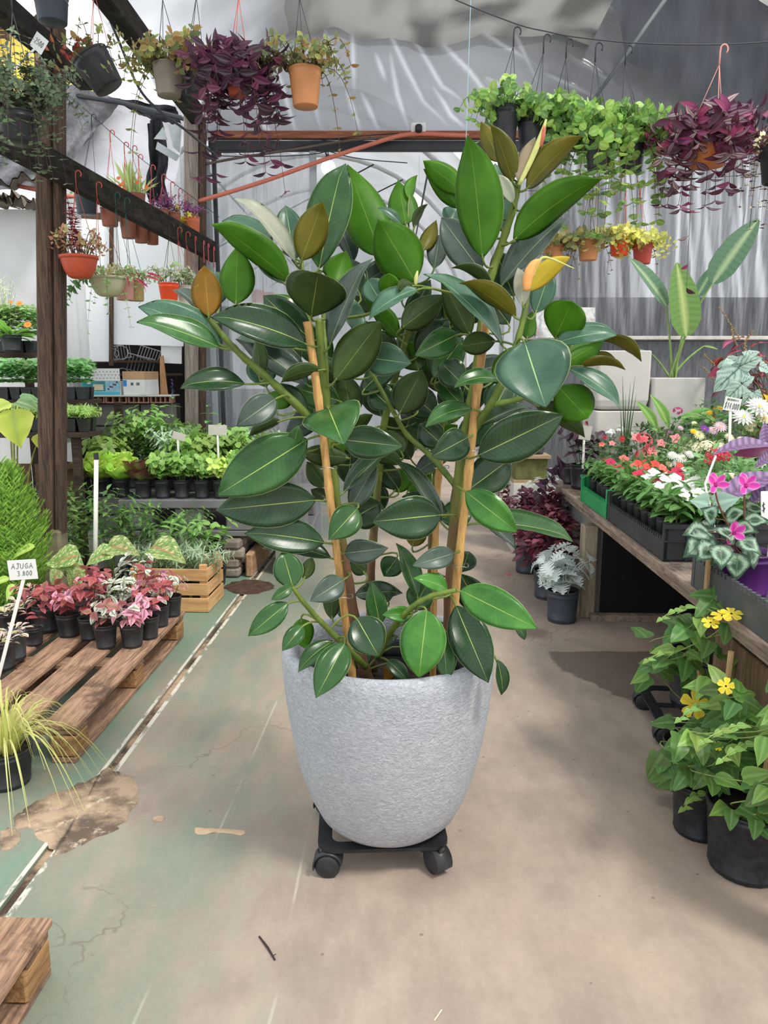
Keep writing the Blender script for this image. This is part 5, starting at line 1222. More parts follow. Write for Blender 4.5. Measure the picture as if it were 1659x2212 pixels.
# grey planks and stone wall beyond the clear film
plk = wood('grey_planks', srgb(120, 114, 108), srgb(160, 152, 144), 2, .9, 14, 1, .5)
for i in range(4):
    xa_ = 418+i*13; q = D(xa_, 900, 6.85); tag(MB().box((q.x, 6.85, .95), (.045, .025, 1.9+.1*(i % 2))).build('fence_plank', plk), 'grey upright fence plank behind the clear film', 'plank', 'fence planks behind the clear film')
stw = plain('rubble_wall', srgb(140, 126, 112), .95, .3, 5, .7, 12, .02)
mb = MB(); mb.box((-1.35, 7.6, .62), (1.1, .18, 1.24)); ws = struct(mb.build('wall_far_stone', stw)); rr = random.Random(9)
for r_ in range(9):
    x = -1.9
    while x < -.86:
        w_ = rr.uniform(.10, .2); MB().box((x+w_/2, 7.5, .07+r_*.137), (w_-.012, .05, .125), bev=.014).build('stone', stw, ws); x += w_
# ---------------- tiers of seedling pots on the left
shw = wood('shelf_dark', srgb(46, 38, 34), srgb(84, 70, 60), 0, .9, 12)
th = thing('plant_shelf', (-2.75, 5.55, 0), 'dark stepped timber shelf crowded with seedling pots', 'plant shelf')
TI = []
for i, (py, Y) in enumerate(((930, 5.22), (862, 5.58), (762, 5.95))):
    z = D(100, py, Y).z; TI.append((z, Y)); xr2 = D(205 if i < 2 else 100, py, Y).x
    MB().box(((-3.5+xr2)/2+2.75, Y-5.55, z-.02), (xr2+3.5, .30, .035), bev=.004).build('shelf_board', shw, th)
for x in (-3.4, -2.72, -2.05):
    for y in (5.12, 5.98): MB().box((x+2.75, y-5.55, (TI[0 if y < 5.5 else 2][0]-.04)/2 if x < -2.3 or y < 5.5 else TI[1][0]/2-.02), (.05, .05, (TI[0 if y < 5.5 else 2][0]-.04) if x < -2.3 or y < 5.5 else TI[1][0]-.04)).build('upright', shw, th)
MB().box((0-.3, .0, .32), (1.3, .7, .02)).build('lower_board', shw, th)
for x in (-2.95, -2.55, -2.22): MB().box((x+2.75, -.36, .58), (.3, .02, .42), bev=.003).build('box_front', wood('box_brown', srgb(70, 52, 42), srgb(112, 86, 66), 0, .9), th)
SEED = {}
SD1 = leaf('seed1', 'ovate', .6, cf(srgb(112, 150, 84), srgb(150, 184, 116)), 4, 1, .2, .1); SD2 = leaf('seed2', 'lance', .3, cf(srgb(132, 164, 84), srgb(172, 192, 108)), 3, 1, .2, .1); SD3 = leaf('seed3', 'ovate', .55, cf(srgb(96, 146, 84), srgb(140, 186, 120)), 4, 1, .2, .1)
def seedling(i, me, s, n_, h):
    k = 'sd%s%d' % (me.name, i)
    if k not in LC:
        jm = MB()
        for pts in arcs(n_, .03, .075, h, .055, .01, k=6): 
            for q in pairs([pts], me, s, s*.8, 1, 1, 0): addleaf(jm, q[0], q[1], q[2], q[3], q[4], R.uniform(.75, 1.2))
        LC[k] = jm.mesh(k, foil(), True)
    return LC[k]
def sqpot():
    if 'sqpot' in LC: return LC['sqpot']
    mb = MB(); a, b, h = .036, .027, .085
    mb.add([(-b,-b,0),(b,-b,0),(b,b,0),(-b,b,0),(-a,-a,h),(a,-a,h),(a,a,h),(-a,a,h),(-a*.9,-a*.9,h),(a*.9,-a*.9,h),(a*.9,a*.9,h),(-a*.9,a*.9,h),(-a*.85,-a*.85,h*.85),(a*.85,-a*.85,h*.85),(a*.85,a*.85,h*.85),(-a*.85,a*.85,h*.85)],
           [(3,2,1,0)]+[(i,(i+1)%4,(i+1)%4+4,i+4) for i in range(4)]+[(i+4,(i+1)%4+4,(i+1)%4+8,i+8) for i in range(4)]+[(i+8,(i+1)%4+8,(i+1)%4+12,i+12) for i in range(4)])
    mb.add([(-a*.85,-a*.85,h*.86),(a*.85,-a*.85,h*.86),(a*.85,a*.85,h*.86),(-a*.85,a*.85,h*.86)], [(0,1,2,3)], m=1)
    LC['sqpot'] = mb.mesh('sqpot', [blackpl, soilm]); return LC['sqpot']
for ti, (z, Y) in enumerate(TI):
    me, s, n_, h, lab = ((SD2, .05, 18, .085, 'square seedling pot of creeping thyme on the bottom shelf board'), (SD3, .062, 13, .19, 'square seedling pot of tender green starts on the middle board'), (SD1, .062, 12, .25, 'square seedling pot of oregano on the top board'))[ti]
    xr2 = D(200 if ti < 2 else 96, 800, Y).x; nP = 11 if ti < 2 else 9
    for row in range(2):
        for i in range(nP):
            th = thing('seedling_pot', (xr2-.05-i*.078, Y-.08+row*.10, z), lab+(', along its edge' if row == 0 else ', against its back'), 'seedling pot', 'seedling pots, shelf tier %s' % ('one', 'two', 'three')[ti], R.uniform(-.1, .1))
            link('pot', sqpot(), th); f_ = link('foliage', seedling(R.randrange(3), me, s, n_, h), th); f_['kind'] = 'stuff'; f_.rotation_euler = (0, 0, R.uniform(0, 6))
# marigold with orange flowers, tall wispy plant at the shelf top
PET_O = leaf('pet_orange', 'spoon', .55, cf(srgb(232, 130, 30), srgb(240, 160, 50)), 3, 1, .1, .1, mat=petal())
z3, Y3 = TI[2]
q = D(25, 700, Y3-.2); th = potted('potted_marigold', (q.x, Y3-.23, z3+.02), 'broad-leaved marigold with orange flowers above the seedlings', 'potted plant', None, .075, .12)
th.location.z = z3
MARL = leaf('mar_l', 'spoon', .35, cf(srgb(104, 160, 66), srgb(150, 196, 92)), 6, 2, .3, .2)
objleaves(th, [(MARL, V((0, 0, .10)), rdir(5, 65), V((0, 0, 1)), R.uniform(.14, .2)) for _ in range(22)])
for (px, py, s) in ((60, 702, .03), (42, 656, .024), (24, 653, .016)):
    c = D(px, py, Y3-.28)-V(th.location); MB().tube(bez((0, 0, .12), V((c.x*.4, c.y*.4, c.z*.8)), c, 6), .002, 4).build('flower_stalk', GREENSTEM, th)
    fl = link('flower', MB().lathe([(.002, -.004), (.35*s, 0), (.3*s, .004), (.0, .006)], 8).mesh('flower_disc', plain('disc_orange', srgb(214, 110, 20), .7, .1)), th, c); fl.rotation_euler = (.9, 0, .2)
    for k in range(11): leafobj(PET_O, fl, (0, 0, .002), (math.cos(k*.571), math.sin(k*.571), .2), (0, 0, 1), s, 'petal')
WSP = leaf('wisp', 'strap', .1, cf(srgb(170, 182, 140), srgb(196, 204, 170)), 3, 1)
for (px, lab) in ((12, 'wispy pale grass plant behind the marigold'), (-25, 'wispy pale grass plant beside the marigold')):
    q = D(px, 700, Y3+.108); finebush('potted_wispy_plant', (q.x, Y3+.108, z3), lab, 'wispy plants on the top shelf', 0, .10, .46, WSP, .05, 14, pot=(.044, .09), steps=14)
# large round-leaved plant with yellowing leaves at the left edge
BL1 = leaf('squash_y', 'heart', 1.05, cf(srgb(176, 196, 60), srgb(206, 214, 90), srgb(160, 180, 80)), 9, 4, .25, .05, wave=.03)
BL2 = leaf('squash_g', 'heart', 1.0, cf(srgb(112, 168, 100), srgb(150, 198, 130), srgb(180, 210, 150)), 9, 4, .25, .1, wave=.02)
zf = .0
bigleafplant('potted_squash', (D(28, 1100, 4.86).x, 4.86, 0), 'round-leaved plant with large yellowing leaves left of the dark post', [(28, 885, 35, 965, 4.6, BL1, (0, -1, .3), -.05), (35, 868, 84, 876, 4.62, BL2, (0, -.35, 1), -.02), (22, 870, -28, 884, 4.65, BL1, (0, -.5, 1), -.08), (44, 862, 112, 868, 4.7, BL2, (0, -.3, 1), .1), (92, 935, 96, 985, 4.75, BL1, (-.3, -1, .2), -.02)], None, (.10, .17), .007, plain('squash_stem', srgb(150, 150, 84), .6, .15, 30))
# dark-leaved filler plants under the shelf and along the post foot
FIL = leaf('filler', 'ovate', .5, cf(srgb(92, 132, 92), srgb(128, 164, 124)), 4, 1, .25, .15)
for (px, Y, h, lab) in ((12, 4.55, .42, 'blue-green bushy plant behind the conifer'), (82, 4.68, .46, 'blue-green bushy plant at the foot of the dark post'), (92, 5.02, .36, 'bushy green plant in the tall grey pot behind the post'), (36, 5.05, .4, 'bushy green plant under the stepped shelf')):
    q = D(px, 1100, Y); finebush('potted_bush', (q.x, Y, 0), lab, 'bushy plants by the dark post', 0, .16, h, FIL, .055, 12, pot=(.085, .24), steps=9)
# ---------------- above: yellow wall, draped sheets
mb = MB(); ya = D(-120, 225, 8.6); yb = D(232, -60, 8.6)
mb.add([D(-160, 235, 8.6), D(232, 224, 8.6), D(40, 60, 8.6), D(-160, -80, 8.6)], [(0, 1, 2, 3)])
t = NT('yellow_render'); o = t.obj(); YW = t.fin(t.pbsdf(t.mix(t.sstep(t.noise(4.0, o, 6.0, .7), .45, .7), srgb(246, 214, 92), srgb(206, 186, 130)), .85, t.bump(t.noise(12.0, o, 4.0), .3, .01)))
mb = MB(); q1, q2 = D(-160, 235, 8.6), D(232, 222, 8.6); pk = [q1, q2, D(222, 196, 8.6), D(12, 28, 8.6), D(-160, -110, 8.6)]
mb.add(pk+[p+V((0, .15, 0)) for p in pk], [(0,1,2,3,4), (9,8,7,6,5)]+[(i, i+5, (i+1) % 5+5, (i+1) % 5) for i in range(5)]); struct(mb.build('wall_yellow', YW))
th = thing('louvre_window', D(2, 84, 8.45), 'dark wooden louvre on the yellow wall', 'louvre')
for k in range(7): MB().box((-.04, 0, .02+k*.04), (.2, .03, .032), M.Rotation(.4, 3, 'X')).build('slat', oldw, th)
MB().box((.065, 0, .14), (.03, .05, .3)).build('frame', oldw, th)
def drape(name, corners, Y, mat, lab, cat, nu=20, nv=16, amp=.05, seed=1):
    mb = MB(); c4 = [D(x, y, Y) for x, y in corners]
    def P(u, v):
        p = c4[0].lerp(c4[1], u).lerp(c4[3].lerp(c4[2], u), v); p.y += amp*mnoise.noise(V((u*4+v*2, v*3, seed)))+amp*.5*math.sin(u*12+v*7); p.z += .03*mnoise.noise(V((u*5, v*5, seed+2))); return p
    grid(mb, P, nu, nv); return tag(mb.build(name, mat, None, True), lab, cat)
drape('white_sheet', [(150, 225), (398, 225), (372, 480), (120, 470)], 7.18, plain('tarp_white', srgb(224, 224, 230), .6, .05, 4, .4, 6, .03), 'crumpled white plastic tarpaulin behind the dark post', 'tarpaulin')
drape('grey_cloth', [(110, 170), (262, 214), (196, 300), (110, 400)], 7.05, plain('cloth_grey', srgb(118, 118, 122), .9, .2, 30), 'grey shade cloth draped over the white tarpaulin', 'cloth')
drape('grey_cloth', [(-60, 320), (90, 340), (100, 400), (-60, 420)], 7.15, plain('cloth_grey', srgb(118, 118, 122), .9, .2, 30), 'grey shade cloth sagging above the shed roof sheets', 'cloth', seed=4)
drape('black_netting', [(318, 268), (352, 262), (366, 436), (322, 440)], 6.85, plain('netting_black', srgb(40, 42, 46), .9, .25, 30, .5, 60), 'bundle of black netting hanging by the grey post', 'netting', amp=.12)
drape('black_netting', [(230, 208), (380, 232), (392, 268), (330, 262)], 7.0, plain('netting_black', srgb(40, 42, 46), .9, .25, 30, .5, 60), 'rolled dark netting along the top of the white tarpaulin', 'netting', amp=.03, seed=6)
for i, pp_ in enumerate(([(332, 300), (362, 302), (352, 274)], [(362, 268), (392, 270), (388, 330), (374, 318)], [(340, 306), (388, 336), (380, 348), (336, 322)])):
    tag(quadpx('metal_offcut', pp_, 6.72-.04*i, greysteel, .006), ('triangular grey metal offcut wedged in the netting', 'folded grey metal sheet against the grey post', 'long thin metal offcut under the netting')[i], 'metal sheet')
mb = MB(); mb.tube([D(100, 196, 7.12), D(262, 222, 6.95), D(420, 262, 6.62)], .02, 8); struct(mb.build('trim_10', steel))
pts = smoothline([D(x, y, 4.9) for x, y in ((236, 40), (258, 92), (300, 190), (345, 240), (400, 280), (462, 332))], 5)
tag(MB().tube(pts, .008, 6).build('black_hose', plain('hose', srgb(40, 42, 44), .5, .1), None, True), 'black irrigation hose looping down past the grey post', 'hose')
pts = smoothline([D(x, y, 6.9) for x, y in ((40, 402), (80, 410), (130, 420), (160, 426))], 4)
tag(MB().tube(pts, .018, 7).build('conduit', con, None, True), 'orange conduit above the shed, behind the dark post', 'conduit')
# red pots beyond the clear film
redp = plain('red_pot', srgb(206, 70, 48), .5, .1, 10)
for (px, py, Y, lab) in ((556, 640, 8.2, 'small red pot hanging alone beyond the clear film'), (578, 645, 8.5, 'small red pot beside a white tag beyond the clear film')):
    q = D(px, py, Y); th = thing('hanging_pot', q-V((0, 0, .06)), lab, 'hanging pot', 'red pots beyond the clear film'); link('pot', potmesh('redsmall', redp, .07, .055, .12), th); hanger(th, .12, .06, 1.62, steel)
# ================================================================== RIGHT BENCH AND WHAT STANDS ON IT
BH = .66
benchw = wood('bench_plank', srgb(112, 96, 84), srgb(166, 148, 132), 1, .9, 14, 1, .6, srgb(84, 70, 60))
th = thing('plant_bench', A(.99, 1.6, 0), 'long weathered plank bench full of flowering plants', 'bench', None, AROT)
BL = 3.72
for i in range(8):
    MB().box((.09+i*.182, BL/2+(.02 if i % 2 else 0), BH-.016), (.174, BL, .030), bev=.004).build('plank', benchw, th)
MB().box((.05, BL/2, BH-.055), (.05, BL-.1, .045), bev=.005).build('apron', benchw, th)
cem = plain('cement_board', srgb(138, 136, 132), .9, .15, 4, .3, 40)
for y in (BL-1.0, .06): MB().box((.045, y, (BH-.117)/2), (.08, .11, BH-.117), bev=.006).build('leg', wood('bench_leg', srgb(128, 116, 98), srgb(168, 156, 136), 2, .9), th)
for y in (BL-.06,): MB().box((.75, y, (BH-.04)/2), (1.4, .05, BH-.04)).build('end_panel', cem, th)
MB().box((.10, BL-.54, (BH-.12)/2), (.03, .92, BH-.12)).build('side_panel', cem, th)
MB().box((.12, .70, .26), (.03, .66, .50), bev=.004).build('front_board', wood('front_board', srgb(96, 76, 58), srgb(140, 116, 92), 2, .9), th)
blk_infill = plain('black_infill', srgb(9, 9, 10), .8, .2)
MB().box((1.0, BL/2-.5, (BH-.06)/2), (.01, BL-1.1, BH-.06)).box((.55, BL-1.06, (BH-.02)/2), (.88, .01, BH-.08)).box((.56, 1.6, BH-.047), (.9, 2.1, .006)).build('shade_panels', blk_infill, th)  # black sheets added to deepen shade under the bench; cross panel closes it
MB().box((.50, BL-1.09, .02), (.9, .05, .038)).build('base_rail', benchw, th)
def BX(x, y): return A(.99+x, y, BH)          # bench coordinates: x from the aisle edge
# ---- crates
def crate(y0, y1, x0, x1, h, low, mat, label, notch=True):
    c = BX((x0+x1)/2, (y0+y1)/2); th = thing('plastic_crate', c, label, 'plastic crate', 'plant crates on the bench', AROT); L, W = y1-y0, x1-x0; t_ = .012
    MB().box((0, 0, .005), (W, L, .008)).build('base', mat, th)
    for x, nm in ((-W/2+t_/2, 'long_side'), (W/2-t_/2, 'long_side')):
        mb = MB(); mb.box((x, 0, low/2+.005), (t_, L, low-.008))
        n = int(L/.03)
        if notch:
            for k in range(n): mb.box((x, -L/2+.03+(L-.06)*k/(n-1), low+.008), (t_, .014, .014))
        mb.box((x, -L/2+.012, h/2), (t_*1.3, .024, h)); mb.box((x, L/2-.012, h/2), (t_*1.3, .024, h)); mb.build(nm, mat, th)
    for y in (-L/2+t_/2, L/2-t_/2):
        mb = MB(); mb.box((0, y, h/2), (W, t_, h)); mb.box((0, y-(.008 if y < 0 else -.008), h-.008), (W+.01, .016, .016)); mb.box((0, y-(.007 if y < 0 else -.007), h*.55), (W, .01, .006))
        for k in (-.3, 0, .3): mb.box((k*W, y-(.007 if y < 0 else -.007), h*.5), (.008, .01, h))
        mb.build('end_side', mat, th)
    return th
grn = plain('green_crate', srgb(30, 150, 88), .45, .12, 6); bcr = plain('black_crate', srgb(52, 54, 58), .5, .3, 9); gcr = plain('grey_crate', srgb(78, 80, 82), .55, .2, 8)
crate(3.86, 4.46, .02, .42, .15, .075, grn, 'bright green notched crate of young vinca on the bench')
crate(2.96, 3.83, .02, .46, .15, .080, bcr, 'black notched crate of white-flowered vinca on the bench')
crate(1.86, 2.62, .01, .50, .12, .095, gcr, 'dusty dark crate holding the cyclamen pot')
# ---- flower meshes
def flower5(key, col, eye, pr='round', wd=.9, cup=.15, r0=.08, n=5, ec=None):
    if key in LC: return LC[key]
    mb = MB(); pm = leaf(key+'_p', pr, wd, cf(col, ec or tone(col, 1.1), tone(col, .9)), 4, 1, .12, .08, mat=petal())
    for k in range(n):
        a = 2*pi*k/n; addleaf(mb, pm, (r0*math.cos(a), r0*math.sin(a), 0), (math.cos(a), math.sin(a), cup), (0, 0, 1), 1.0, 1.0)
    mb.lathe([(.13, .02), (.09, .06), (0, .07)], 7, col=eye, capb=False); LC[key] = mb.mesh(key, petal(), True); return LC[key]
def mum(key, col, eye, rings=3, n=15):
    if key in LC: return LC[key]
    mb = MB(); pm = leaf(key+'_p', 'strap', .26, cf(col, tone(col, 1.05), tone(col, .95)), 3, 1, .1, .2, mat=petal())
    for r in range(rings):
        for k in range(n-2*r):
            a = 2*pi*k/(n-2*r)+r*.2; addleaf(mb, pm, (.05*math.cos(a), .05*math.sin(a), .03*r), (math.cos(a), math.sin(a), .12+.35*r), (0, 0, 1), 1.0-.2*r, R.uniform(.92, 1.0))
    mb.lathe([(.2, .05), (.15, .16), (0, .2)], 8, col=eye, capb=False); LC[key] = mb.mesh(key, petal(), True); return LC[key]
def cluster(key, col, eye, n=34, fr=.22, flat=.5):
    if key in LC: return LC[key]
    mb = MB(); f = flower5(key+'_f', col, eye, 'ovate', .75, .1)
    for i in range(n):
        d = rdir(10, 90); p = V((d.x, d.y, d.z*flat))*1.0
        addleaf(mb, f, p, V((d.z, 0, -d.x))+V((0, .2, 0)), d, fr*R.uniform(.8, 1.1))
    LC[key] = mb.mesh(key, petal(), True); return LC[key]
VRED = flower5('vinca_red', srgb(220, 32, 84), srgb(140, 10, 40)); VWH = flower5('vinca_white', srgb(246, 246, 244), srgb(236, 226, 170)); VPK = flower5('vinca_salmon', srgb(238, 120, 110), srgb(210, 60, 60)); VOR = flower5('impatiens', srgb(236, 76, 50), srgb(200, 40, 40))
VINL = leaf('vinca_leaf', 'strap', .44, cf(srgb(62, 112, 46), srgb(88, 138, 64), srgb(110, 156, 84)), 6, 2, .28, .12)
tube_m = plain('tube_pot', srgb(40, 40, 42), .4, .3, 20, .1, 60)
def vinca(x, y, fl, row, box, s=.075, nf=2, lift=0.010):
    fl = [R.choice(fl) if isinstance(fl, list) else fl for _ in range(nf)]
    kinds = sorted({f.name.split('.')[0].replace('vinca_', '').replace('impatiens', 'orange') for f in fl})
    label = ((' and '.join(kinds)+'-flowered vinca') if fl else 'vinca without flowers')+' in the %s row of the %s crate' % (row, box)
    p = BX(x, y)
    if min((p-V((1.40, 3.95, BH))).length, (p-V((1.49, 3.20, BH))).length) < .098: return      # another plant stands here
    th = potted('potted_vinca', (p.x, p.y, BH+lift), label, 'potted plant', 'vinca pots in the crates', .034, .135, tube_m, .9)
    ln = arcs(4, .02, .115, .11, .05, .0, k=5); stemtubes(th, ln, .002, GREENSTEM)
    objleaves(th, pairs(ln, VINL, s, s*.85, 1, 1, -.1))
    for k in range(nf):
        f = fl[k]; e = ln[k][-1]; leafobj(f, th, e+V((0, 0, .018)), (1, R.uniform(-.4, .4), .1), V((R.uniform(-.4, .3), -.8, .8)), R.uniform(.027, .034), 'flower')
rows = ['aisle-side', 'second', 'third', 'innermost']
for j, y in enumerate((3.93, 4.02, 4.12, 4.22, 4.32, 4.40)):
    for i, x in enumerate((.085, .17, .26, .345)):
        if (i+j) % 5 == 4: continue
        vinca(x, y, [VRED, VRED, VOR, VPK], rows[i], 'green', .07, 1 if (i+j) % 2 else 0)
for j, y in enumerate((3.06, 3.17, 3.28, 3.39, 3.50, 3.61, 3.72)):
    for i, x in enumerate((.085, .18, .275, .37)):
        wht = y < 3.45
        vinca(x, y, VWH if wht else [VWH, VRED], rows[i], 'black', .085, 2 if i else 1)
# ---- general flowering plant on the bench
SML = leaf('small_dark', 'ovate', .55, cf(srgb(58, 92, 54), srgb(88, 124, 78)), 4, 1, .2, .12); MID = leaf('mid_green', 'ovate', .55, cf(srgb(76, 118, 60), srgb(108, 150, 84)), 4, 1, .2, .12); PENL = leaf('pentas_leaf', 'lance', .42, cf(srgb(66, 112, 60), srgb(98, 146, 84), srgb(130, 170, 110)), 5, 1, .25, .15)
def bloom(px, ytop, Y, lm, nl, ls, fls, label, rad=.12, z0=BH, pr=.06, name='potted_flower', grp='flowering plants on the bench', ph=.12):
    """fls: list of (px, py, mesh, size) for each flower head"""
    q = D(px, ytop, Y); th = potted(name, (q.x, Y, z0), label, 'potted plant', grp, pr, ph); H = q.z-z0
    c = V((0, 0, H*.62)); joinleaves(th, blob(nl, c, (rad, rad, H*.36), lm, ls)+blob(nl//4, V((0, 0, H*.5)), (rad*.6, rad*.6, H*.3), lm, ls))
    stemtubes(th, arcs(6, pr*.5, ph*.8, H*.7, rad*.7, k=5), .002, GREENSTEM)
    for (fx, fy, fm, fs) in fls:
        p = D(fx, fy, Y-rad*.8)-V((q.x, Y, z0)); leafobj(fm, th, p, (1, R.uniform(-.3, .3), R.uniform(-.1, .1)), V((R.uniform(-.25, .25), -.75, .8)), fs, 'flower')
        MB().tube([p-V((0, 0, .004)), V((p.x*.6, p.y*.5, H*.55))], .0018, 4, False).build('flower_stalk', GREENSTEM, th)
    return th
AZ = flower5('azalea', srgb(240, 118, 122), srgb(190, 60, 70), 'ovate', .8, .25, ec=srgb(250, 170, 170)); AZC = cluster('azalea_cluster', srgb(238, 110, 116), srgb(196, 60, 70), 14, .5, .6)
PHW = cluster('phlox_white', srgb(248, 248, 246), srgb(230, 230, 180), 34, .25, .6); PNR = cluster('pentas_red', srgb(216, 30, 70), srgb(250, 200, 210), 36, .24, .4); CRM = cluster('cream_cluster', srgb(240, 236, 206), srgb(220, 214, 160), 40, .24, .35)
MW = mum('mum_white', srgb(250, 250, 246), srgb(232, 224, 120)); MY = mum('mum_yellow', srgb(248, 206, 40), srgb(230, 180, 20)); MR = mum('mum_red', srgb(176, 30, 50), srgb(120, 20, 30)); MP = mum('mum_pink', srgb(240, 214, 224), srgb(230, 210, 120)); MBR = mum('mum_bronze', srgb(186, 130, 50), srgb(150, 90, 30)); MCR = mum('mum_cream', srgb(246, 240, 204), srgb(220, 200, 100))
PUR = flower5('viola', srgb(120, 50, 150), srgb(230, 200, 60)); ROSE = mum('rose_red', srgb(206, 30, 50), srgb(160, 20, 40), 3, 8)
bloom(1395, 915, 4.55, SML, 260, .038, [(1392, 952, AZC, .050), (1375, 945, AZ, .035), (1410, 975, AZ, .04), (1390, 985, AZC, .045), (1428, 958, AZ, .035), (1462, 950, AZ, .045), (1343, 950, ROSE, .022), (1322, 958, AZ, .022)], 'azalea with coral pink double flowers behind the vinca', .24)
bloom(1330, 912, 4.95, SML, 160, .035, [(1318, 936, PHW, .036), (1342, 932, PHW, .040), (1360, 940, PHW, .03)], 'plant with two round white flower heads by the concrete pot', .15)
bloom(1275, 915, 5.14, SML, 140, .035, [(1269, 914, ROSE, .024), (1272, 926, flower5('lantana', srgb(236, 110, 40), srgb(240, 190, 60)), .022)], 'small red-orange flowered plant beside the dark-leaved one', .13)
bloom(1310, 945, 4.72, SML, 150, .036, [(1306, 945, ROSE, .020), (1300, 960, VPK, .02), (1345, 945, ROSE, .02)], 'dark-leaved plant dotted with red rosebuds', .16)
bloom(1430, 920, 4.9, MID, 150, .04, [(1402, 930, PHW, .03), (1440, 935, cluster('mauve_cl', srgb(214, 150, 190), srgb(160, 30, 100), 24, .25, .5), .03), (1425, 930, PHW, .028)], 'plant with white and mauve heads behind the azalea', .17)
bloom(1475, 950, 4.0, PENL, 170, .055, [(1472, 990, MW, .034), (1452, 984, MW, .03), (1490, 982, MW, .028), (1462, 1000, MW, .028), (1445, 1003, MCR, .022)], 'white daisy chrysanthemum with yellow centres', .15)
bloom(1520, 945, 4.15, PENL, 180, .055, [(1500, 968, CRM, .045), (1525, 964, CRM, .050), (1555, 968, CRM, .045), (1480, 975, CRM, .035)], 'broad cream-headed plant behind the white daisies', .2)
bloom(1560, 965, 3.6, PENL, 170, .06, [(1545, 982, PNR, .042), (1565, 985, PNR, .035), (1532, 995, PNR, .026), (1610, 980, PNR, .03)], 'pentas with deep red starry heads', .16)
bloom(1415, 985, 3.95, MID, 130, .045, [(1398, 1008, VOR, .024), (1415, 1002, VOR, .024), (1430, 1010, VPK, .024), (1378, 1000, VOR, .022), (1440, 1020, VOR, .022), (1475, 1020, VRED, .026), (1468, 1005, VOR, .02)], 'scarlet impatiens between the azalea and the vinca', .17)
bloom(1610, 860, 4.35, MID, 200, .05, [(1606, 902, MW, .065), (1640, 880, MW, .075), (1650, 905, MCR, .05), (1625, 915, MCR, .03), (1618, 925, MCR, .03)], 'large white chrysanthemum below the begonia', .22)
bloom(1600, 845, 4.75, SML, 120, .04, [(1598, 872, MR, .035), (1620, 874, MR, .032), (1640, 870, MR, .03), (1578, 874, MBR, .03), (1655, 862, MY, .035), (1648, 858, MY, .03)], 'dark red chrysanthemum behind the white ones', .2)
bloom(1540, 855, 4.7, SML, 130, .04, [(1532, 892, MY, .022), (1546, 886, MBR, .026), (1555, 882, MY, .022), (1540, 900, MBR, .02), (1541, 912, MY, .014)], 'yellow and bronze chrysanthemum beside the price card', .16)
bloom(1545, 905, 4.25, MID, 170, .05, [(1556, 922, MP, .04), (1540, 930, MP, .03), (1522, 926, PUR, .026), (1498, 932, MY, .02), (1510, 940, MCR, .035), (1575, 945, MCR, .03), (1600, 950, MCR, .026)], 'mixed pale pink and violet bedding flowers below the price card', .22)
bloom(1480, 900, 4.6, SML, 150, .045, [(1470, 925, MP, .02), (1500, 915, MCR, .02)], 'small-leaved plant with pale flowers behind the azalea', .2)
bloom(1640, 990, 3.4, PENL, 150, .07, [(1620, 1015, MCR, .02), (1645, 1005, PHW, .02)], 'leafy green plant behind the purple shield leaves', .18)
bloom(1600, 1010, 3.2, PENL, 150, .07, [(1530, 1040, cluster('bud_cl', srgb(236, 222, 200), srgb(220, 200, 160), 18, .25, .5), .022), (1577, 1028, cluster('bud_cl', srgb(236, 222, 200), srgb(220, 200, 160)), .028)], 'leafy pentas in bud behind the cyclamen', .2)
# ---- broad green ginger-like plant with a pink flower, spiky rush
GIN = leaf('ginger', 'lance', .32, cf(srgb(82, 138, 52), srgb(112, 166, 70), srgb(140, 186, 96)), 8, 2, .22, .2)
g0 = BX(.58, 4.80); th = bigleafplant('potted_ginger', (g0.x, g0.y, BH), 'broad-leaved green plant with a magenta flower before the concrete pots', [(1445, 925, 1418, 852, 4.7, GIN, (.4, -1, .2), -.02), (1420, 930, 1388, 866, 4.65, GIN, (.3, -1, .4), -.05), (1470, 915, 1562, 872, 4.8, GIN, (0, -.7, .8), -.02), (1460, 905, 1530, 892, 4.75, GIN, (0, -.6, .8), -.05), (1440, 940, 1400, 915, 4.6, GIN, (0, -.7, .8), -.05)], None, (.08, .13), .004)
leafobj(cluster('magenta', srgb(196, 50, 130), srgb(230, 180, 60), 26, .4, .9), th, D(1464, 890, 4.7)-g0, (1, 0, 0), (0, -.5, 1), .03, 'flower')
r0 = D(1352, 920, 5.0); r0 = V((D(1352, 920, 4.72).x, 4.72, BH)); th = potted('potted_rush', r0, 'spiky upright rush in front of the left concrete pot', 'potted plant', None, .055, .12); mb = MB()
for (tx, ty) in ((1345, 812), (1362, 828), (1372, 812), (1352, 850), (1366, 860), (1340, 870), (1375, 850)):
    e = D(tx, ty, 4.72)-r0; mb.tube(bez((R.uniform(-.02, .02), 0, .1), (e.x*.4, 0, e.z*.6), e, 7), [.005, .005, .0048, .0042, .0034, .0022, .0008], 5, col=srgb(72, 100, 62))
mb.build('blades', foil(), th, True)
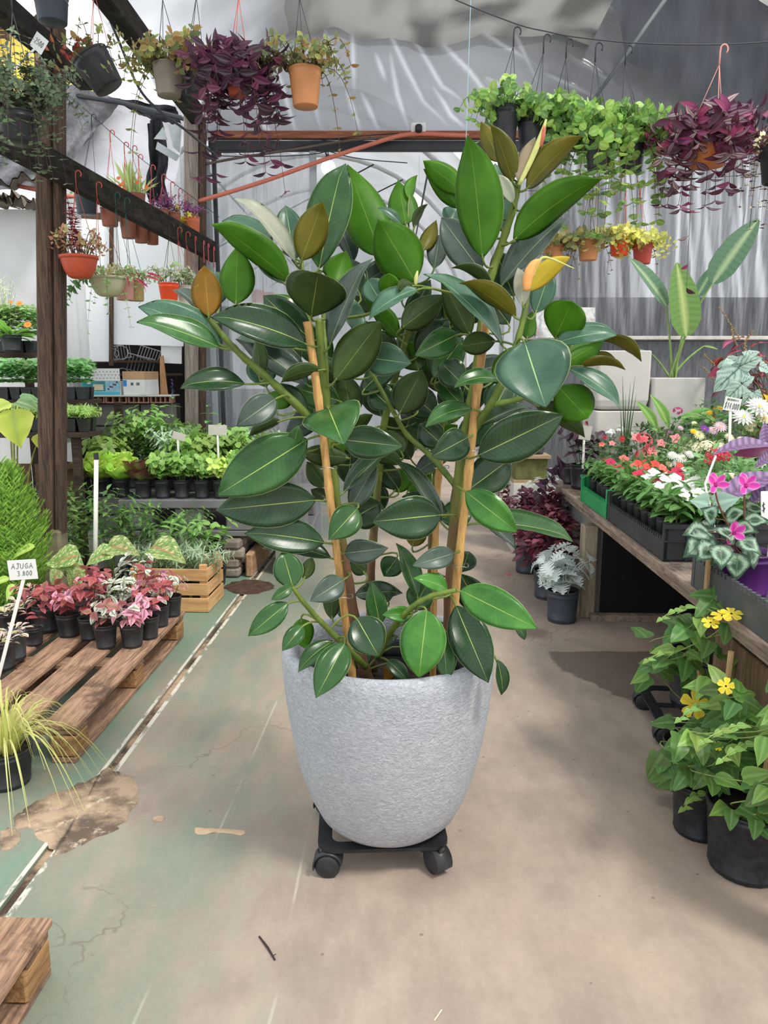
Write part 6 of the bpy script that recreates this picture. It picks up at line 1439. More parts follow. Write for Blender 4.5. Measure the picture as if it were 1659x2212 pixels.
# ---- silver begonia and dark coleus
BEG = leaf('begonia', [(0, .5), (.08, 1.0), (.25, .95), (.4, .72), (.55, .8), (.7, .5), (.85, .3), (1, 0)], .85, lambda u, v: lerp(srgb(160, 184, 172), srgb(54, 84, 66), max(0, math.cos((u*2.6-abs(v)*1.1)*11))**2*.8 if .06 < abs(v) else 1) , 26, 8, .3, .06, wave=.02)
BEGU = leaf('begonia_red', 'heart', .7, cf(srgb(130, 36, 56), srgb(150, 60, 76)), 6, 2, .25, .1)
b0 = BX(1.25, 4.6); th = bigleafplant('potted_begonia', (b0.x, b0.y, BH), 'silver begonia with dark-veined angel-wing leaves', [(1600, 792, 1548, 836, 4.45, BEG, (0, -.8, .6), -.05), (1596, 792, 1645, 768, 4.45, BEG, (-.1, -.9, .5), -.05), (1602, 830, 1572, 860, 4.35, BEG, (0, -.9, .5), -.05), (1604, 828, 1630, 812, 4.38, BEG, (0, -.9, .4), -.02), (1628, 846, 1646, 872, 4.3, BEG, (0, -1, .4), -.02), (1626, 848, 1606, 872, 4.3, BEG, (0, -1, .4), -.02), (1600, 775, 1542, 788, 4.5, BEG, (0, -.3, 1), 0), (1610, 770, 1640, 752, 4.6, BEG, (0, -.5, .9), 0), (1640, 790, 1670, 800, 4.5, BEG, (0, -.8, .5), 0), (1556, 800, 1530, 812, 4.5, BEGU, (0, -.9, .3), 0)], None, (.09, .15), .005, plain('begonia_stem', srgb(92, 84, 58), .6, .2))
COL_ = [leaf('coleus%d' % k, 'ovate', .65, cf(a, b, c), 6, 2, .28, .12) for k, (a, b, c) in enumerate(((srgb(112, 50, 62), srgb(92, 36, 46), srgb(180, 90, 110)), (srgb(150, 70, 46), srgb(120, 56, 40), srgb(190, 120, 70)), (srgb(176, 70, 96), srgb(128, 46, 66), srgb(200, 110, 130))))]
c0 = BX(1.2, 4.85); th = potted('potted_coleus', (c0.x, c0.y, BH), 'maroon coleus with thin flower spikes behind the silver begonia', 'potted plant', None, .09, .15)
ln = [bez((R.uniform(-.04, .04), 0, .12), (R.uniform(-.08, .08), R.uniform(-.06, .06), .5), D(px, py, 4.8)-c0, 9) for px, py in ((1570, 770), (1585, 735), (1600, 745), (1618, 760), (1640, 742), (1548, 790), (1655, 770), (1630, 790), (1560, 840), (1580, 860))]
stemtubes(th, ln, .003, DARKSTEM); objleaves(th, [q for q in pairs(ln, COL_, .12, .10, 1, 3, -.25)])
mb = MB()
for (a_, b_) in (((1600, 735), (1555, 664)), ((1590, 745), (1578, 706)), ((1612, 735), (1626, 714)), ((1545, 790), (1520, 765)), ((1608, 770), (1610, 735)), ((1545, 825), (1518, 792))):
    p, q = D(*a_, 4.78)-c0, D(*b_, 4.78)-c0; mb.tube([p, q], .0025, 4, col=srgb(150, 130, 90))
    for k in range(26): mb.box(p.lerp(q, k/25)+V((R.uniform(-.006, .006), R.uniform(-.006, .006), 0)), (.007, .007, .005), col=lerp(srgb(190, 176, 110), srgb(140, 110, 80), R.random()))
mb.build('flower_spikes', foil(), th)['kind'] = 'stuff'
b2 = BX(1.45, 4.5); th = potted('potted_coleus', (b2.x, b2.y, BH), 'deep red coleus at the right of the silver begonia', 'potted plant', None, .08, .14)
ln = arcs(8, .05, .12, .62, .14, .02, k=9); stemtubes(th, ln, .003, DARKSTEM); objleaves(th, pairs(ln, [COL_[0], COL_[2]], .08, .075, 1, 3, -.2))
# ---- purple shield plant at the bench front edge
SHI = leaf('shield', 'lance', .36, lambda u, v: lerp(srgb(150, 120, 160), srgb(84, 70, 100), .5+.5*math.cos((u-.25*abs(v))*60)) if abs(v) > .05 else srgb(110, 80, 110), 30, 3, .3, .15)
SHU = leaf('shield_under', 'lance', .40, cf(srgb(92, 26, 50), srgb(112, 36, 62)), 8, 2, .3, .1)
s0 = BX(.78, 2.95); bigleafplant('potted_shield_plant', (s0.x, s0.y, BH), 'purple metallic shield plant leaning over the cyclamen', [(1672, 965, 1560, 942, 2.8, SHI, (0, -.4, 1), -.06), (1680, 1025, 1548, 1052, 2.75, SHI, (0, -.4, 1), -.1), (1668, 968, 1596, 976, 2.85, SHU, (0, -.9, .4), -.02), (1662, 985, 1648, 910, 2.85, SHI, (-.6, -.9, .1), .02), (1690, 1050, 1612, 1072, 2.75, SHI, (0, -.3, 1), -.05), (1690, 1040, 1606, 1052, 2.8, SHU, (0, -.9, .3), -.02), (1680, 970, 1640, 1000, 2.8, SHI, (0, -.8, .6), -.05), (1700, 1000, 1745, 960, 2.85, SHI, (0, -.5, 1), 0), (1695, 940, 1712, 880, 2.9, SHI, (0, -1, .2), 0)], None, (.09, .16), .004, plain('shield_stem', srgb(96, 60, 86), .6, .2))
# ---- cyclamen in purple pot
def cycf(u, v):
    a = abs(v); rr_ = math.hypot((u-.42)/.46, a*.95); k = math.exp(-((rr_-.62+.16*mnoise.noise(V((u*26, v*12, 1))))/.17)**2); k = max(0, min(1, k*1.2))
    return lerp(srgb(40, 70, 48), srgb(140, 168, 142), k) if a > .03 else srgb(80, 112, 74)
CYC = leaf('cyclamen_leaf', 'heart', .92, cycf, 24, 9, .25, .06, wave=.02); CYU = leaf('cyclamen_pale', 'heart', .92, cf(srgb(140, 172, 156), srgb(160, 190, 172)), 8, 3, .25, .06)
ppl = plain('purple_pot', srgb(84, 34, 104), .4, .12, 6)
cy = BX(.125, 2.47); cyl = (cy.x, cy.y, BH+.0105); th = potted('potted_cyclamen', cyl, 'cyclamen with marbled heart leaves and magenta flowers in purple pot', 'potted plant', None, .088, .15, ppl, .78)
O3 = V(cyl); lines = []
for (bx, by, tx, ty, dy, nm, m_) in ((1592, 1200, 1594, 1248, -.13, (0, -1, .25), CYC), (1535, 1165, 1488, 1190, -.10, (-.3, -.8, .7), CYC), (1530, 1150, 1490, 1145, -.06, (-.2, -.6, .8), CYC), (1540, 1180, 1515, 1200, -.14, (0, -.8, .7), CYC), (1555, 1180, 1560, 1205, -.16, (0, -.9, .5), CYC), (1600, 1165, 1630, 1180, -.10, (.2, -.8, .7), CYC), (1610, 1125, 1650, 1120, -.04, (.1, -.6, .9), CYC), (1570, 1120, 1590, 1108, 0, (0, -.7, .7), CYC), (1545, 1120, 1530, 1105, -.02, (-.1, -.9, .4), CYC), (1560, 1140, 1572, 1150, -.1, (.2, -.9, .5), CYC), (1530, 1090, 1508, 1082, .05, (0, -1, .4), CYU), (1545, 1088, 1575, 1080, .06, (0, -1, .4), CYU), (1612, 1098, 1640, 1095, .05, (0, .9, .5), CYC), (1575, 1195, 1550, 1210, -.12, (0, -.9, .5), CYC), (1615, 1180, 1628, 1205, -.08, (.3, -.9, .4), CYC), (1520, 1160, 1500, 1172, -.02, (-.4, -.5, .8), CYC), (1585, 1140, 1610, 1140, -.06, (0, -.7, .7), CYC), (1545, 1140, 1515, 1135, 0, (-.2, -.4, .9), CYC)):
    b = D(bx, by, cy.y+dy)-O3; a = D(tx, ty, cy.y+dy-.03)-O3-b; lines.append(bez((R.uniform(-.02, .02), R.uniform(-.02, .02), .13), (b.x*.4, b.y*.4, max(b.z, .16)), b, 6)); leafobj(m_, th, b-a*.1, a, nm, max(.085, a.length*1.35))
stemtubes(th, lines, .003, plain('cyclamen_stalk', srgb(112, 72, 56), .6, .15))
CPP = leaf('cyc_petal', [(0, .3), (.2, .6), (.5, 1), (.75, .95), (.92, .6), (1, .2)], .62, lambda u, v: lerp(srgb(226, 50, 176), srgb(250, 190, 232), max(0, abs(v)-.6)*2.2), 6, 3, -.1, .12, mat=petal())
for (px, py, s, up_) in ((1545, 1048, .040, 1), (1610, 1050, .042, 1), (1585, 1152, .042, 0)):
    c = D(px, py, cy.y-.08-(0 if up_ else .05))-O3; fl = link('flower', MB().lathe([(.004, -.01), (.008, 0), (.005, .008), (0, .01)], 8).mesh('cyc_centre', plain('cyc_eye', srgb(150, 30, 110), .6, .1)), th, c)
    for k, (a, b, g) in enumerate(((-.7, -.2, .8), (.6, -.2, .9), (-.15, .5, 1), (.9, -.3, .1), (-.5, -.5, -.4)) if up_ else ((-.3, -.3, .9), (.5, -.4, .6), (.3, -.6, -.2), (-.5, -.3, -.6), (-.1, -.2, 1))):
        leafobj(CPP, fl, (0, 0, 0), (a, b, g), (0, -1, .15), s, 'petal')
    MB().tube(bez(c, c+V((0, .01, -.06)), (0, 0, .13), 7), .003, 5).build('flower_stalk', plain('cyclamen_stalk', srgb(112, 72, 56)), th)
q = BX(.22, 2.20); th = potted('empty_pot', (q.x, q.y, BH+.0105), 'scuffed black pot standing in the dusty crate', 'pot', None, .075, .14, plain('scuffed_pot', srgb(44, 46, 52), .5, .45, 60), .8, 0, None, ((.12, 0), (.5, 0), (.7, 0), (.84, 0)))
q = BX(.36, 2.47); potted('small_purple_pot', (q.x, q.y, BH+.0105), 'small violet pot behind the cyclamen', 'pot', None, .06, .12, plain('violet_pot', srgb(112, 60, 130), .4, .1))
# ---- cards and bent stick
q = D(1578, 888, 4.05); m_ = mpp(q); cw, ch = 36*m_, 29*m_
card(q, cw, ch, [('BEGONI~', -cw*.36, ch*.76, ch*.13, cw*.10, .1), ('$14.000', -cw*.42, ch*.16, ch*.44, cw*.135, .12)], 'tilted white card priced 14.000 under the silver begonia', 0, 0, .18, V((.01, .0, -.20)), thick=.003)
q = D(1672, 1128, 2.45); m_ = mpp(q); cw, ch = 56*m_, 68*m_
card(q, cw, ch, [('$', -cw*.46, ch*.36, ch*.26, cw*.18, 0)], 'white card with a black dollar sign below the purple leaves', 0, -.1, -.05, V((0, .02, -.24)), thick=.003)
q = D(1262, 950, 4.78); m_ = mpp(q); card(q, 26*m_, 30*m_, None, 'blank cream card beside the dark-leaved plant', 0, 0, .12, V((0, 0, -.18)))
pts = [D(1546, 985, 2.75), D(1523, 1045, 2.7), D(1526, 1062, 2.68), D(1540, 1118, 2.62), D(1544, 1150, 2.6)]
tag(MB().tube(pts, .004, 6).build('bent_stick', STICK), 'bent white plastic stick rising beside the cyclamen', 'stick')
# ---- dark sweet-potato plant at the far end
IPO = leaf('ipomoea', [(0, .4), (.06, .9), (.2, 1), (.4, .55), (.55, .5), (.75, .3), (1, 0)], .95, cf(srgb(62, 42, 56), srgb(80, 58, 72), srgb(96, 66, 84)), 8, 3, .25, .08)
q = G(1228, 1045, BH); q = BX(.13, 4.92); th = potted('potted_sweet_potato', (q.x, q.y, BH), 'dark purple trailing sweet potato plant at the bench end', 'potted plant', None, .085, .16)
ln = arcs(9, .06, .13, .24, .12, .02, k=7)+[bez(V((-.06, -.03, .14)), V((-.2, -.05, .2)), V((-.26-.03*k, -.08, -.02-.05*k)), 8) for k in range(3)]; stemtubes(th, ln, .0025, DARKSTEM)
objleaves(th, pairs(ln, IPO, .095, .085, 1, 2, -.2, 1))
for (x, y, r, lab) in ((.13, 4.60, .05, 'plain black pot behind the green crate'), (.10, 5.14, .06, 'black pot behind the sweet potato plant'), (.27, 4.58, .055, 'black pot beneath the rosebud plant')):
    q = BX(x, y); potted('black_pot', (q.x, q.y, BH), lab, 'pot', 'spare black pots on the bench', r, .13)
# ---- concrete planters and bird-of-paradise
conc = plain('pale_concrete', srgb(198, 194, 188), .85, .07, 4, .25, 50)
def cpot(px0, px1, ytop, ybot, Y, label, rounded=False, depth=None, name='concrete_planter', zb=None):
    a, b = D(px0, ytop, Y), D(px1, ytop, Y); w_ = b.x-a.x; zt2 = a.z; z0 = D(px0, ybot, Y).z if zb is None else zb; h = zt2-z0; d = depth or w_
    th = thing(name, ((a.x+b.x)/2, Y+d/2, z0), label, 'concrete planter', 'pale concrete planters')
    def ring(hw, z, k=6, r=.02):
        r = min(r, hw*.9); o = []
        for cx, cy_, a0 in ((hw-r, hw-r, 0), (-hw+r, hw-r, pi/2), (-hw+r, -hw+r, pi), (hw-r, -hw+r, 1.5*pi)):
            for i in range(k+1): an = a0+pi/2*i/k; o.append((cx+r*math.cos(an), cy_+r*math.sin(an), z))
        return o
    hw = w_/2; lev = ([(hw*.55, 0), (hw*.8, h*.02), (hw*.93, h*.08), (hw*.985, h*.18)] if rounded else [(hw*.95, 0), (hw*.97, h*.02)])+[(hw, h*.5), (hw, h-.006), (hw-.006, h), (hw-.028, h), (hw-.03, h*.82), (.01, h*.8)]
    vs = []; n = 28
    for hh_, z in lev: vs += ring(hh_, z)
    fs = [(k*n+i, k*n+(i+1) % n, (k+1)*n+(i+1) % n, (k+1)*n+i) for k in range(len(lev)-1) for i in range(n)]+[tuple(reversed(range(n)))]
    MB().add(vs, fs).build('shell', conc, th); return th, V(th.location), h
t1, l1, h1 = cpot(1288, 1402, 888, 990, 5.2-.35, 'low concrete planter under the taller rounded one', zb=BH)
cpot(1294, 1410, 757, 888, 5.2-.34, 'tall pale concrete planter with rounded foot stacked on another', True)
t3, l3, h3 = cpot(1414, 1526, 930, 1000, 5.2-.34, 'low concrete planter under the bird-of-paradise pot', zb=BH)
t2, l2, h2 = cpot(1411, 1527, 816, 930, 5.2-.35, 'square concrete planter with the bird-of-paradise')
soil_top = h2*.82
STR = leaf('strelitzia', [(0, .25), (.06, .6), (.2, .95), (.4, 1), (.62, .9), (.82, .6), (.94, .3), (1, .06)], .46, lambda u, v: lerp(srgb(88, 138, 62), srgb(104, 154, 72), .5+.5*math.cos((u-.2*abs(v))*75)) if abs(v) > .06 else srgb(176, 200, 120), 36, 3, .1, .10)
STB = leaf('strelitzia_blue', [(0, .25), (.06, .6), (.2, .95), (.4, 1), (.62, .9), (.82, .6), (.94, .3), (1, .06)], .40, lambda u, v: lerp(srgb(86, 122, 96), srgb(98, 134, 106), .5+.5*math.cos((u-.2*abs(v))*75)) if abs(v) > .06 else srgb(160, 190, 140), 36, 3, .1, .12)
th = thing('bird_of_paradise', l2+V((0, 0, soil_top)), 'bird-of-paradise plant with tall paddle leaves in the square planter', 'plant'); O4 = V(th.location); lines = []
MB().lathe([(.01, .001), (h2*.0+.13, .001), (.13, .004), (0, .012)], 14, capb=False).build('soil', soilm, th)
for (bx, by, tx, ty, Y, m_, nm) in ((1482, 726, 1470, 562, 4.95, STR, (.15, -1, .1)), (1540, 612, 1638, 462, 5.0, STB, (-.6, -.8, .3)), (1440, 662, 1370, 550, 5.0, STB, (.6, -.8, .3)), (1506, 640, 1546, 570, 5.15, STB, (-.2, -1, .2)), (1520, 748, 1552, 752, 5.1, STR, (0, -.4, 1)), (1408, 765, 1370, 750, 5.15, STR, (0, -.3, 1))):
    b = D(bx, by, Y)-O4; a = D(tx, ty, Y-.04)-O4-b; lines.append(bez((R.uniform(-.03, .03), R.uniform(-.03, .03), 0), (b.x*.25, b.y*.3, b.z*.6), b, 9)); leafobj(m_, th, b, a, nm, a.length)
stemtubes(th, lines, .010, plain('strelitzia_stalk', srgb(128, 156, 84), .5, .12, 20))
# ---- floor pots beside the bench end
silver = leaf('dusty_leaf', [(0, .05), (.14, .07), (.20, .62), (.255, .65), (.30, .10), (.36, .85), (.42, .88), (.47, .12), (.53, 1), (.59, 1), (.645, .14), (.70, .85), (.755, .82), (.80, .14), (.85, .6), (.9, .55), (.94, .15), (1, .2)], .72, cf(srgb(196, 206, 202), srgb(224, 230, 228), srgb(210, 218, 214)), 40, 2, .35, .15)
burg = [leaf('burgundy%d' % k, 'ovate', .62, cf(a, tone(a, 1.2)), 4, 1, .2, .1) for k, a in enumerate((srgb(84, 26, 40), srgb(104, 56, 70), srgb(64, 30, 40)))]
blug = plain('blue_grey_pot', srgb(66, 72, 82), .5, .25, 16, .15, 50)
def dusty(p, lab, r=.09, h=.185, n_=46, s=.13, H=.25):
    th = potted('potted_dusty_miller', p, lab, 'potted plant', 'dusty miller pots by the bench', r, h, blug, .88); ln = arcs(14, r*.5, h*.85, H, .13, .05, k=6); stemtubes(th, ln, .003, plain('silver_stem', srgb(190, 200, 194), .7, .1))
    objleaves(th, [x for x in pairs(ln, silver, s*.8, s*.75, 1, 1, -.15)][:n_*2])
def burgp(p, lab, r=.09, h=.18, H=.34, rad=.20, n_=420):
    th = potted('potted_burgundy_bush', p, lab, 'potted plant', 'burgundy bushes by the bench', r, h, blug, .9); c = V((0, 0, h+H*.42))
    joinleaves(th, blob(n_, c, (rad, rad, H*.55), burg, .06, .6, .5)+blob(n_//3, c-V((0, 0, .08)), (rad*.7, rad*.7, H*.4), burg, .06)); stemtubes(th, arcs(9, r*.5, h*.8, H*.8, rad*.7, k=5), .003, DARKSTEM)
g = G(1220, 1350); dusty((g.x, g.y+.08, 0), 'silver dusty miller in the pot beside the bench leg', s=.14)
g = G(1190, 1300); burgp((g.x+.0, g.y+.10, 0), 'burgundy-leaved bush just behind the front dusty miller', H=.40)
g = G(1150, 1242); burgp((g.x-.02, g.y+.09, 0), 'burgundy bush in a blue-grey pot clear of the bench', H=.42, rad=.22)
g = G(1228, 1255); burgp((g.x-.16, g.y-.03, 0), 'burgundy bush touching the cement side of the bench', H=.46, rad=.17)
g = G(1180, 1225); dusty((g.x+.05, g.y+.42, 0), 'silver dusty miller between two burgundy bushes', s=.13, n_=40, H=.44)
g = G(1135, 1190); burgp((g.x, g.y+.25, 0), 'burgundy bush furthest along the aisle', H=.42, rad=.2)
g = G(1185, 1180); dusty((g.x+.05, g.y+.12, 0), 'silver dusty miller at the far bench corner', s=.13, n_=40, H=.46)
# far wooden planter on a white block stand
p0, p1 = D(1112, 985, 5.95), D(1190, 1045, 5.95)
zst = D(1150, 1045, 5.95).z
th = thing('white_stand', ((p0.x+p1.x)/2, 6.1, 0), 'white painted block stand with a dark opening', 'stand')
Ws = p1.x-p0.x; wh = plain('white_paint', srgb(206, 202, 194), .8, .06)
MB().box((0, 0, zst-.03), (Ws, .3, .06)).build('top', wh, th)
for x in (-Ws/2+.03, Ws/2-.03): MB().box((x, 0, (zst-.06)/2), (.06, .3, zst-.06)).build('side', wh, th)
MB().box((0, .14, (zst-.06)/2), (Ws-.12, .02, zst-.06)).build('back', blk_infill, th)
th = thing('wooden_planter', ((p0.x+p1.x)/2, 6.1, zst), 'mossy green wooden planter on the white stand', 'planter box')
hp = p0.z-zst; MB().box((0, 0, hp/2), (Ws*.86, .2, hp*.8)).build('panel', plain('moss_panel', srgb(96, 98, 56), .95, .3, 14), th)
for z in (.012, hp-.012): MB().box((0, 0, z), (Ws, .26, .024)).build('rail', wood('planter_rail', srgb(150, 128, 100), srgb(190, 168, 138), 0), th)
for x in (-Ws*.22, Ws*.2):
    pt = potted('black_pot', ((p0.x+p1.x)/2+x, 6.1, p0.z), ('black pot on the mossy planter, doorway side' if x < 0 else 'black pot on the mossy planter, bench side'), 'pot', 'pots on the mossy planter', .06, .13); 
    joinleaves(pt, blob(60, V((0, 0, .17)), (.09, .09, .08), MID, .045))
# ---- crumpled printed bag behind, by the film wall
mb = MB(); grid(mb, lambda u, v: D(1158+128*u, 664+66*v, BW-.12)+V((0, .02*mnoise.noise(V((u*9, v*7, 1))), 0)), 16, 10)
t = NT('printed_bag'); o = t.obj(); n_ = t.noise(9.0, o, 4.0, .6, .8); t2c = t.ramp(n_, (.35, srgb(214, 212, 210)), (.5, srgb(228, 226, 222)), (.56, srgb(168, 190, 206)), (.64, srgb(214, 178, 160)), (.75, srgb(222, 220, 216)))
tag(mb.build('printed_bag', t.fin(t.pbsdf(t2c, .4, t.bump(t.noise(14.0, o, 4.0), .5, .03))), None, True), 'crumpled printed plastic bag fixed to the film wall above the sill', 'plastic bag')
# ---- second dolly with a dark pot under the vine leaves
g = G(1432, 1606); dx = V((g.x+.175, g.y+.15, 0))
def copytree(o, parent=None):
    c = o.copy(); COL.objects.link(c); c.parent = parent
    for ch in o.children: copytree(ch, c)
    return c
d2 = copytree(dol); d2.location = dx; d2.rotation_euler = (0, 0, -.1); tag(d2, 'black plant dolly half hidden by the climbing vines', 'plant dolly')
th = potted('black_tub', (dx.x, dx.y, DZ+.001), 'dark blue-black tub standing on the half-hidden dolly', 'pot', None, .115, .22, plain('navy_tub', srgb(34, 36, 48), .4, .15))
# ---- black-eyed vines climbing stakes
def thf(u, v): return lerp(srgb(64, 106, 46), srgb(88, 132, 62), abs(v)*.8) if abs(v) > .03 else srgb(104, 146, 76)
THL = [leaf('vine_leaf', [(0, .55), (.05, .9), (.16, 1), (.32, .78), (.5, .72), (.7, .5), (.87, .28), (1, 0)], .78, thf, 16, 4, .25, .05, wave=.018), leaf('vine_leaf_y', 'heart', .62, cf(srgb(104, 146, 60), srgb(128, 168, 78), srgb(136, 174, 90)), 10, 3, .3, .06, wave=.015)]
THF = flower5('black_eyed', srgb(250, 222, 30), srgb(24, 12, 14), [(0, .3), (.3, .6), (.7, 1), (.95, 1), (1, .75)], .85, .08, .1, 5, srgb(252, 232, 60))
vst = plain('vine_stem', srgb(142, 166, 92), .6, .15, 20); stk = wood('vine_stake', srgb(160, 130, 92), srgb(206, 176, 130), 2, .8)
def vine(px, py, r, h, top, lab, seed, nst, stake, flowers, spread, shoots, low=1):
    g = G(px, py); loc = V((g.x, g.y+r*.8, 0)); th = potted('potted_black_eyed_vine', loc, lab, 'potted plant', 'climbing vines by the bench', r, h, plain('scuffed_black', srgb(34, 36, 40), .45, .45, 40), .86, 0, None, ((.08, 0), (.9, 0)))
    rr = random.Random(seed); lines = []; lst = []
    MB().tube([(stake[0], stake[1], h*.5), (stake[2], stake[3], top+stake[4])], .009, 7).build('stake', stk, th)
    for k in range(nst):
        a = rr.uniform(0, 6.3); pts = []
        H = (top-h)*rr.uniform(.45, 1.0)
        for i in range(13):
            t_ = i/12; a += rr.uniform(.3, .8); rad = spread*(.25+.75*math.sin(pi*min(1, t_*1.1)*.9))*rr.uniform(.6, 1.1)
            pts.append(V((rad*math.cos(a), rad*math.sin(a), h*.85+H*t_)))
        lines.append(smoothline(pts, 3))
        for i, p in enumerate(pts[low:]):
            for q in range(2):
                d = V((rr.uniform(-1, 1), rr.uniform(-1.1, .5), rr.uniform(-.7, .25))).normalized(); b = p+d*.02
                lst.append((THL[0] if rr.random() < .72 else THL[1], b, d, V((rr.uniform(-.3, .3), -.6, .8)), rr.uniform(.06, .10)))
    for (x, y) in shoots:
        e = D(x, y, loc.y-.12)-loc; s_ = V((0, -.02, e.z-.02)); ln = bez(s_, (s_+e)/2+V((0, -.03, .07)), e, 9); lines.append(ln)
        for i in (4, 6, 8): 
            for sg in (-1, 1): lst.append((THL[1], ln[i], V((sg*.6, -.3, .2*sg)), V((0, -.5, 1)), .05-.003*i))
    stemtubes(th, lines, .0024, vst); objleaves(th, lst)
    for (x, y, s, nrm) in flowers:
        c = D(x, y, loc.y-spread-.05)-loc; leafobj(THF, th, c, (1, 0, .1), nrm, s, 'flower'); MB().tube([c, (c.x*.3, c.y*.2, c.z-.03)], .002, 4).build('flower_stalk', vst, th)
vine(1500, 1722, .085, .17, .80, 'climbing vine with yellow black-eyed flowers nearest the dark dolly', 3, 5, (.02, .02, .03, .03, .08), [(1500, 1522, .040, (-.1, -1, .35)), (1560, 1330, .03, (0, -.2, 1)), (1580, 1326, .03, (.3, -.3, 1)), (1535, 1345, .024, (-.5, -.3, .6))], .17, [(1400, 1425), (1430, 1335), (1640, 1395)], 5)
vine(1528, 1822, .085, .17, .52, 'shorter climbing vine in the middle of the three black pots', 8, 3, (.04, .0, .06, .01, .06), [(1568, 1482, .022, (.4, -.8, .3)), (1552, 1612, .012, (0, -1, .3))], .13, [(1470, 1552), (1478, 1745)])
vine(1642, 1918, .115, .205, .62, 'broad climbing vine in the largest black pot by the bench front', 12, 5, (.02, .0, .07, .02, .0), [], .18, [(1560, 1640), (1520, 1600)])
# ================================================================== HANGING POTS
terra = plain('terracotta_plastic', srgb(196, 132, 84), .55, .12, 8); terra2 = plain('terracotta_red', srgb(176, 78, 52), .55, .12, 8); greyp = plain('grey_brown_pot', srgb(134, 124, 114), .6, .15, 8); dkgrn = plain('dark_green_pot', srgb(50, 58, 58), .5, .2, 8)
pinkw = plain('pink_wire', srgb(214, 92, 100), .5, .1); redw = plain('red_wire', srgb(190, 86, 70), .5, .1); blkw = plain('black_wire', srgb(48, 50, 54), .5, .1); grnw = plain('green_wire', srgb(30, 92, 80), .5, .1); ltw = plain('rose_wire', srgb(222, 150, 132), .5, .1)
def bowl(key, mat, r, h):
    if key in LC: return LC[key]
    LC[key] = MB().lathe([(0, 0), (r*.45, 0), (r*.62, h*.08), (r*.85, h*.4), (r*.97, h*.8), (r*.97, h*.86), (r*1.05, h*.87), (r*1.05, h), (r*.96, h), (r*.92, h*.8)], 24, capb=False).mesh(key, mat, True); return LC[key]
def hang(name, px, py, wpx, hpx, Y, mat, label, hook, wire, group, shape='pot', tilt=None, hookrot=0, cat='hanging plant', taper=.78, nw=3):
    """px, py = rim centre; wpx, hpx = rim width and pot height in the photograph"""
    c = D(px, py, Y); m_ = mpp(c); r = wpx*m_/2; h = hpx*m_*1.02
    th = thing(name, c-V((0, 0, h)), label, cat, group)
    if shape == 'bowl': pt = link('pot', bowl('bowl_%s_%d' % (mat.name, wpx), mat, r, h), th)
    else: pt = link('pot', potmesh('hp_%s_%d_%d' % (mat.name, wpx, hpx), mat, r, r*taper, h, ((.80, 0),)), th)
    if tilt: pt.rotation_euler = tilt
    link('soil', soilmesh('hs_%s_%d' % (mat.name, wpx), r*.9, h*.88), th)
    if hook is not None:
        e = (hook if isinstance(hook, V) else D(hook[0], hook[1], Y))-V(th.location); hanger(th, h, r*.98, e.z-.075, wire, nw, True, 'hanger', e.x-.012, e.y)
    return th, r, h
OLV = [leaf('olive%d' % k, 'round', .62, cf(a, b, c), 4, 1, .22, .12) for k, (a, b, c) in enumerate(((srgb(92, 108, 54), srgb(128, 138, 78), srgb(112, 124, 70)), (srgb(126, 134, 62), srgb(160, 158, 86), srgb(140, 144, 78)), (srgb(74, 92, 58), srgb(104, 120, 78), srgb(96, 110, 70)), (srgb(126, 104, 52), srgb(152, 122, 70), srgb(130, 112, 60))))]
GRN = [leaf('swedish%d' % k, 'round', .88, cf(a, b, c), 5, 2, .2, .10, lobes=.06) for k, (a, b, c) in enumerate(((srgb(92, 138, 54), srgb(120, 164, 74), srgb(140, 176, 98)), (srgb(124, 168, 60), srgb(152, 188, 86), srgb(164, 194, 108)), (srgb(72, 114, 50), srgb(98, 138, 70), srgb(116, 150, 92))))]
TRD = [leaf('trad%d' % k, 'lance', .40, (lambda a, b: lambda u, v: lerp(a, b, 1 if .25 < abs(v) < .75 else 0))(a, b), 6, 4, .28, .18) for k, (a, b) in enumerate(((srgb(72, 36, 54), srgb(88, 58, 76)), (srgb(58, 34, 46), srgb(92, 74, 88)), (srgb(92, 36, 60), srgb(116, 70, 96))))]
TRS = [leaf('trads%d' % k, 'lance', .40, (lambda a, b: lambda u, v: lerp(a, b, 1 if .2 < abs(v) < .7 else 0))(a, b), 6, 4, .28, .18) for k, (a, b) in enumerate(((srgb(92, 32, 58), srgb(170, 156, 150)), (srgb(78, 30, 48), srgb(128, 100, 118)), (srgb(128, 42, 78), srgb(148, 58, 92)), (srgb(60, 28, 40), srgb(84, 36, 56))))]
def trailing(th, z, r, n_, spread, rise, drop, me, s, k=8, stemm=BROWNSTEM, step=1, whorl=2, az=None, sr=.0022):
    ln = []
    for i in range(n_):
        a = R.uniform(*az) if az else 2*pi*i/n_+R.uniform(-.3, .3); d = V((math.cos(a), math.sin(a), 0)); S = spread*R.uniform(.45, 1.1); dr = drop*R.uniform(.1, 1.0)
        p0 = d*r*.5+V((0, 0, z)); ln.append(bez(p0, p0+d*S*.7+V((0, 0, rise*R.uniform(.8, 2.0))), p0+d*S+V((0, 0, rise*.6-dr)), k))
    stemtubes(th, ln, sr, stemm); objleaves(th, pairs(ln, me, s, s*.8, step, 1, -.15, whorl)); return ln
